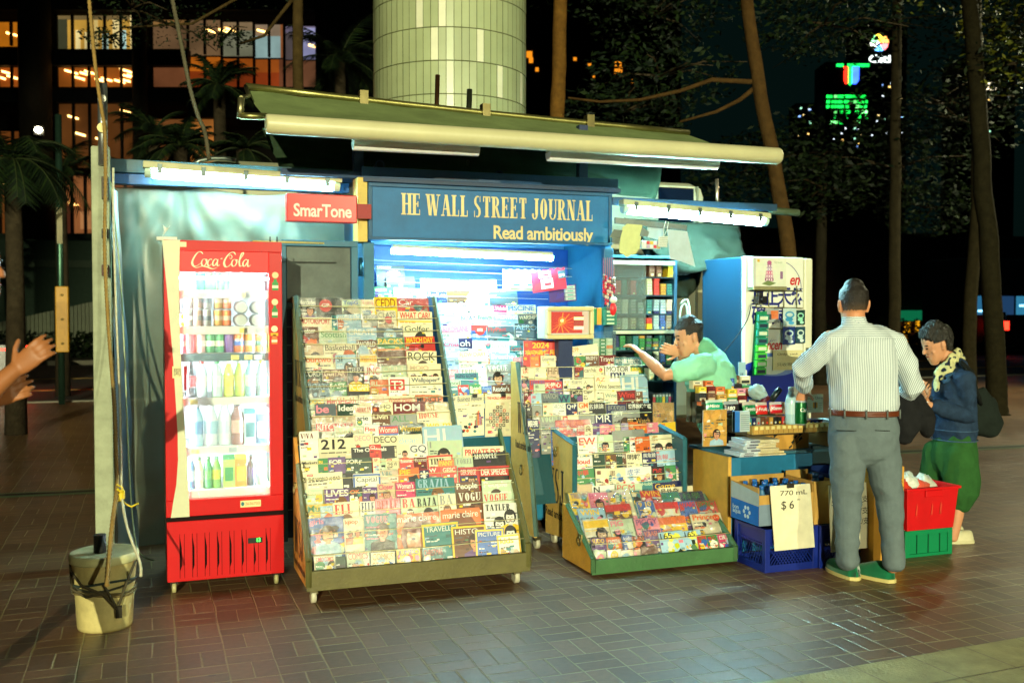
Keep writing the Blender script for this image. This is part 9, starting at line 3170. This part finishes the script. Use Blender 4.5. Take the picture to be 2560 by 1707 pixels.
palm("dark palm behind the left roof beam, below the slanting rope", 450, 370, 14.0, 22, 0.75, 2)
palm("low palm crown left of the bushy palm, above the left lamp", 385, 330, 18.0, 20, 0.95, 3)
palm("dark palm overhanging the left edge of the view, beside the post", 30, 400, 13.0, 24, 1.15, 4, droop=1.5)
palm("dark palm behind the timber post", 150, 430, 19.0, 20, 1.1, 5)
palm("dark palm at the left of the tiled pillar, before the grey facade", 850, 150, 19.0, 22, 1.2, 6)
palm("dark palm directly over the left beam, right of the slanting rope", 610, 375, 13.0, 20, 0.5, 7)
def hedge(label, x0, x1, Y, h, n, seed, cols=DG, leaf=0.09, y1=0.7):
 rnd = random.Random(seed)
 a, b_ = atY(x0, 780, Y).x, atY(x1, 780, Y).x
 m = MB()
 C_ = [((k / 14 * (b_ - a), 0.2, h * 0.5 * (1 + 0.25 * nz(k * 0.7, seed))), ((b_ - a) / 18, y1, h * 0.52)) for k in range(15)]
 leaf_cloud(m, C_, n, leaf, cols, rnd)
 o = m.build("hedge", LEAF, loc=(a, Y, 0))
 put(o, label, "hedge")
hedge("dark clipped hedge beyond the road at the left, below the corrugated fence", -120, 320, 35.0, 1.0, 3500, 1)
hedge("dark hedge beyond the road at the right, behind the person in denim", 2150, 2640, 31.0, 1.35, 5000, 2)
hedge("dark hedge behind the kiosk's right side, between the trunks", 1480, 2180, 34.0, 1.2, 4000, 3)
# ------------------------------------------------------------------ far side of the street at the right
BUSW = glow("bus_light", 0.9)
bs = thing("bus", "dark bus with dim blue windows passing at the far right", "bus", (atY(2500, 780, 29.0).x, 29.0, 0))
bw0, bw1 = atY(2420, 780, 29).x - bs.location.x, atY(2640, 780, 29).x - bs.location.x
m = MB()
m.box((bw0, 0, 0.35), (bw1 + 4, 2.4, 3.6), S(14, 40, 44))
m.build("body", PAINT, bs, bevel=0.1)
for k in range(7):
 m = MB()
 x = bw0 + 0.3 + 1.0 * k
 m.rect(x, 1.5, x + 0.9, 2.2, -0.01, [S(20, 60, 84), S(14, 34, 56), S(26, 74, 96), S(16, 40, 70), S(20, 50, 76), S(12, 30, 50), S(16, 40, 60)][k])
 w_ = m.build("window", BUSW, bs)
 if k % 2 == 0:
  m = MB()
  m.rect(x + 0.15, 1.6 + 0.1 * (k % 3), x + 0.55, 1.68 + 0.1 * (k % 3), -0.02, S(120, 190, 220))
  m.build("interior_lamp", glow("bus_lamp", 1.6), w_)
for x in (bw0 + 1.2, bw1 + 2.4):
 m = MB()
 m.T = Matrix.Translation((x, 0.05, 0.48)) @ Matrix.Rotation(math.pi / 2, 4, 'X')
 m.lathe([(0.25, -0.1), (0.48, -0.09), (0.48, 0.09), (0.25, 0.1)], S(16, 16, 16), n=20)
 m.build("wheel", DULL, bs)
m = MB()
p = atY(2519, 814, 28.5)
m.box((-0.08, 0, -0.16), (0.08, 0.1, 0.16), S(255, 36, 20))
sg2 = thing("traffic_light", "red traffic light glowing before the bus at the far right", "traffic light", (p.x, p.y, 0))
m.v = [(x, y, z + p.z) for x, y, z in m.v]
m.build("red_lamp", glow("red_lamp_glow", 3.0), sg2)
m = MB()
m.tube([(0, 0.16, 0), (0, 0.16, p.z + 0.5)], 0.06, S(50, 54, 50), n=8)
m.build("pole", METAL, sg2)
sx0, sx1 = atY(2248, 780, 38).x, atY(2360, 780, 38).x
sf = thing("roadside_shop", "dim shop front with a green fascia and yellow notice boards across the road", "shop", (sx0, 38, 0))
m = MB()
m.box((-4, 0.2, 0), (sx1 - sx0 + 5, 6, 5), S(60, 40, 34))
m.build("wall", DULL, sf)
z0, z1 = atY(2290, 802, 38).z, atY(2290, 776, 38).z
m = MB()
m.box((0, -0.1, z0), (sx1 - sx0, 0.15, z1), S(10, 96, 60))
m.build("fascia", glow("shop_fascia", 0.35), sf)
for x0, y0, x1, y1 in ((2259, 804, 2274, 832), (2288, 794, 2297, 834), (2255, 838, 2268, 858)):
 a, b_ = atY(x0, y1, 38), atY(x1, y0, 38)
 m = MB()
 m.box((a.x - sx0, -0.06, a.z), (b_.x - sx0, -0.01, b_.z), S(220, 150, 20))
 m.build("notice_board", glow("notice_glow", 0.5), sf)
lw = thing("low_building", "low pinkish building glimpsed between the leaves at the right", "building", (atY(2200, 780, 55).x, 55, 0))
m = MB()
m.box((-14, 0, 0), (16, 6, 7), S(60, 44, 38))
m.build("wall", DULL, lw)
rnd = random.Random(40)
for x, y, w, h in ((2040, 690, 60, 22), (2055, 715, 30, 60), (2180, 745, 36, 60), (2195, 700, 20, 26), (2388, 752, 30, 28), (2360, 770, 40, 8), (2430, 772, 24, 10), (2490, 745, 24, 30), (2100, 700, 20, 20), (2066, 780, 26, 34), (2120, 760, 30, 50)):
 a, b_ = atY(x, y + h, 55), atY(x + w, y, 55)
 m = MB()
 m.rect(a.x - lw.location.x, a.z, b_.x - lw.location.x, b_.z, -0.05, S(190, 120, 86))
 m.build("lit_wall_patch", glow("lit_wall_glow", 0.42, 0.5, 1.0), lw)  # each patch glows to stand for light falling on the wall
# ------------------------------------------------------------------ distant towers
GRN = glow("green_strips", 1.6, 0.8, 0.35)
TD = 170.0
def far(name, label, x0, x1, ytop, depth, col=S(14, 18, 20)):
 a, b_ = atD(x0, 780, depth), atD(x1, 780, depth)
 t = thing(name, label, "building", (a + (b_ - a) * 0.5).xy.to_3d())
 w = (b_ - a).length
 h = atD((x0 + x1) / 2, ytop, depth).z
 t.rotation_euler.z = -YAW
 m = MB()
 m.box((-w / 2, 0, -1), (w / 2, w * 0.8, h), col)
 m.build("tower_body", DULL, t)
 return t, (lambda px: (px - (x0 + x1) / 2) * depth / F_PX), (lambda py: atD((x0 + x1) / 2, py, depth).z)
tw, TX, TZ = far("office_tower", "distant tower with green light strips and a coloured shield sign, upper right", 2058, 2168, 160, TD)
rnd = random.Random(9)
for k, y in enumerate((245, 258, 270, 283, 295, 309)):
 m = MB()
 x = TX(2061)
 while x < TX(2160):
  w = rnd.uniform(0.3, 1.0) * (1.6 if k < 3 else 0.8)
  if rnd.random() < (0.95 if k < 3 else 0.55):
   m.rect(x, TZ(y + 4), min(TX(2163), x + w), TZ(y - 3), -0.1, S(20, 220, 70) if rnd.random() < 0.8 else S(120, 255, 130))
  x += w + rnd.uniform(0.05, 0.3)
 put(m.build("light_strip", GRN, tw), None, None)
m = MB()
m.rect(TX(2085), TZ(172), TX(2102), TZ(165), -0.12, S(20, 220, 80))
m.rect(TX(2112), TZ(173), TX(2167), TZ(165), -0.12, S(20, 220, 80))
m.build("top_bar", GRN, tw)
m = MB()
for x0, x1, c in ((2103, 2114, S(255, 40, 20)), (2114, 2124, S(30, 220, 70)), (2124, 2141, S(50, 90, 255))):
 m.poly([(TX(x0), -0.15, TZ(172)), (TX(x0), -0.15, TZ(205)), (TX(max(x0, 2106)), -0.15, TZ(214)), (TX((x0 + x1) / 2), -0.15, TZ(219 if 2110 < x0 < 2120 else 215)), (TX(min(x1, 2137)), -0.15, TZ(212)), (TX(x1), -0.15, TZ(204)), (TX(x1), -0.15, TZ(172))][::-1], c)
m.build("shield_sign", glow("shield_glow", 1.7, 0.4, 0.5), tw)
t2, TX2, TZ2 = far("office_tower", "distant dark tower crowned by a rainbow emblem and white lettering, upper right", 2140, 2260, 70, 190)
m = MB()
for k, c in enumerate((S(90, 170, 250), S(245, 110, 110), S(250, 150, 70), S(240, 200, 60), S(120, 230, 140), S(235, 240, 225))):
 a0 = -2.1 + 1.047 * k
 m.poly([(TX2(2191), -0.1, TZ2(113))] + [(TX2(2191) + 1.75 * math.cos(a0 + 0.16 * j), -0.1, TZ2(113) + 1.6 * math.sin(a0 + 0.16 * j)) for j in range(7)], c)
m.build("emblem", glow("emblem_glow", 1.5), t2)
m = MB()
m.text("Citi", TX2(2165), TZ2(162), TX2(2219) - TX2(2165), TZ2(143) - TZ2(162), -0.1, S(220, 235, 230), style='b', fit=False)
m.build("lettering", glow("emblem_glow", 1.5), t2)
t3, TX3, TZ3 = far("office_tower", "pale dim tower left of the green lit tower", 1985, 2062, 262, 175, S(40, 48, 52))
t4, TX4, TZ4 = far("office_tower", "dim tower with a lit window band at the far right", 2395, 2530, 150, 180, S(14, 16, 18))
WINC = [S(255, 220, 140), S(220, 235, 245), S(250, 200, 110), S(150, 220, 180), S(120, 160, 230)]
WG = glow("far_windows", 1.1)
for t_, fx, fz, x0, x1, y0, y1, n in ((t3, TX3, TZ3, 1990, 2055, 270, 360, 16), (tw, TX, TZ, 2062, 2160, 322, 372, 16), (t2, TX2, TZ2, 2170, 2255, 180, 340, 16), (t4, TX4, TZ4, 2400, 2520, 200, 330, 12)):
 for k in range(n):
  m = MB()
  x, y = rnd.uniform(x0, x1), rnd.uniform(y0, y1)
  m.rect(fx(x), fz(y + rnd.uniform(2, 4)), fx(x + rnd.uniform(2, 6)), fz(y), -0.12 - 0.004 * k, rnd.choice(WINC))
  m.build("window", WG, t_)
for k in range(3):
 m = MB()
 m.rect(TX4(2440 + 15 * k), TZ4(230), TX4(2453 + 15 * k), TZ4(212), -0.3, S(220, 205, 170))
 m.build("window", WG, t4)
t5, TX5, TZ5 = far("office_tower", "dark tower behind the leaves right of the pillar, with a few orange lamps", 1300, 1700, -100, 90, S(12, 14, 14))
for x, y, w, h in ((1316, 135, 14, 16), (1322, 150, 10, 14), (1338, 175, 8, 10), (1432, 150, 8, 8), (1468, 165, 8, 6), (1480, 195, 5, 5), (1535, 160, 16, 12), (1534, 178, 10, 12), (1545, 175, 8, 14), (1577, 205, 6, 8), (925, 118, 6, 8)):
 m = MB()
 m.rect(TX5(x), TZ5(y + h), TX5(x + w), TZ5(y), -0.2, S(255, 150, 30))
 m.build("orange_lamp", glow("orange_glow", 0.35), t5)
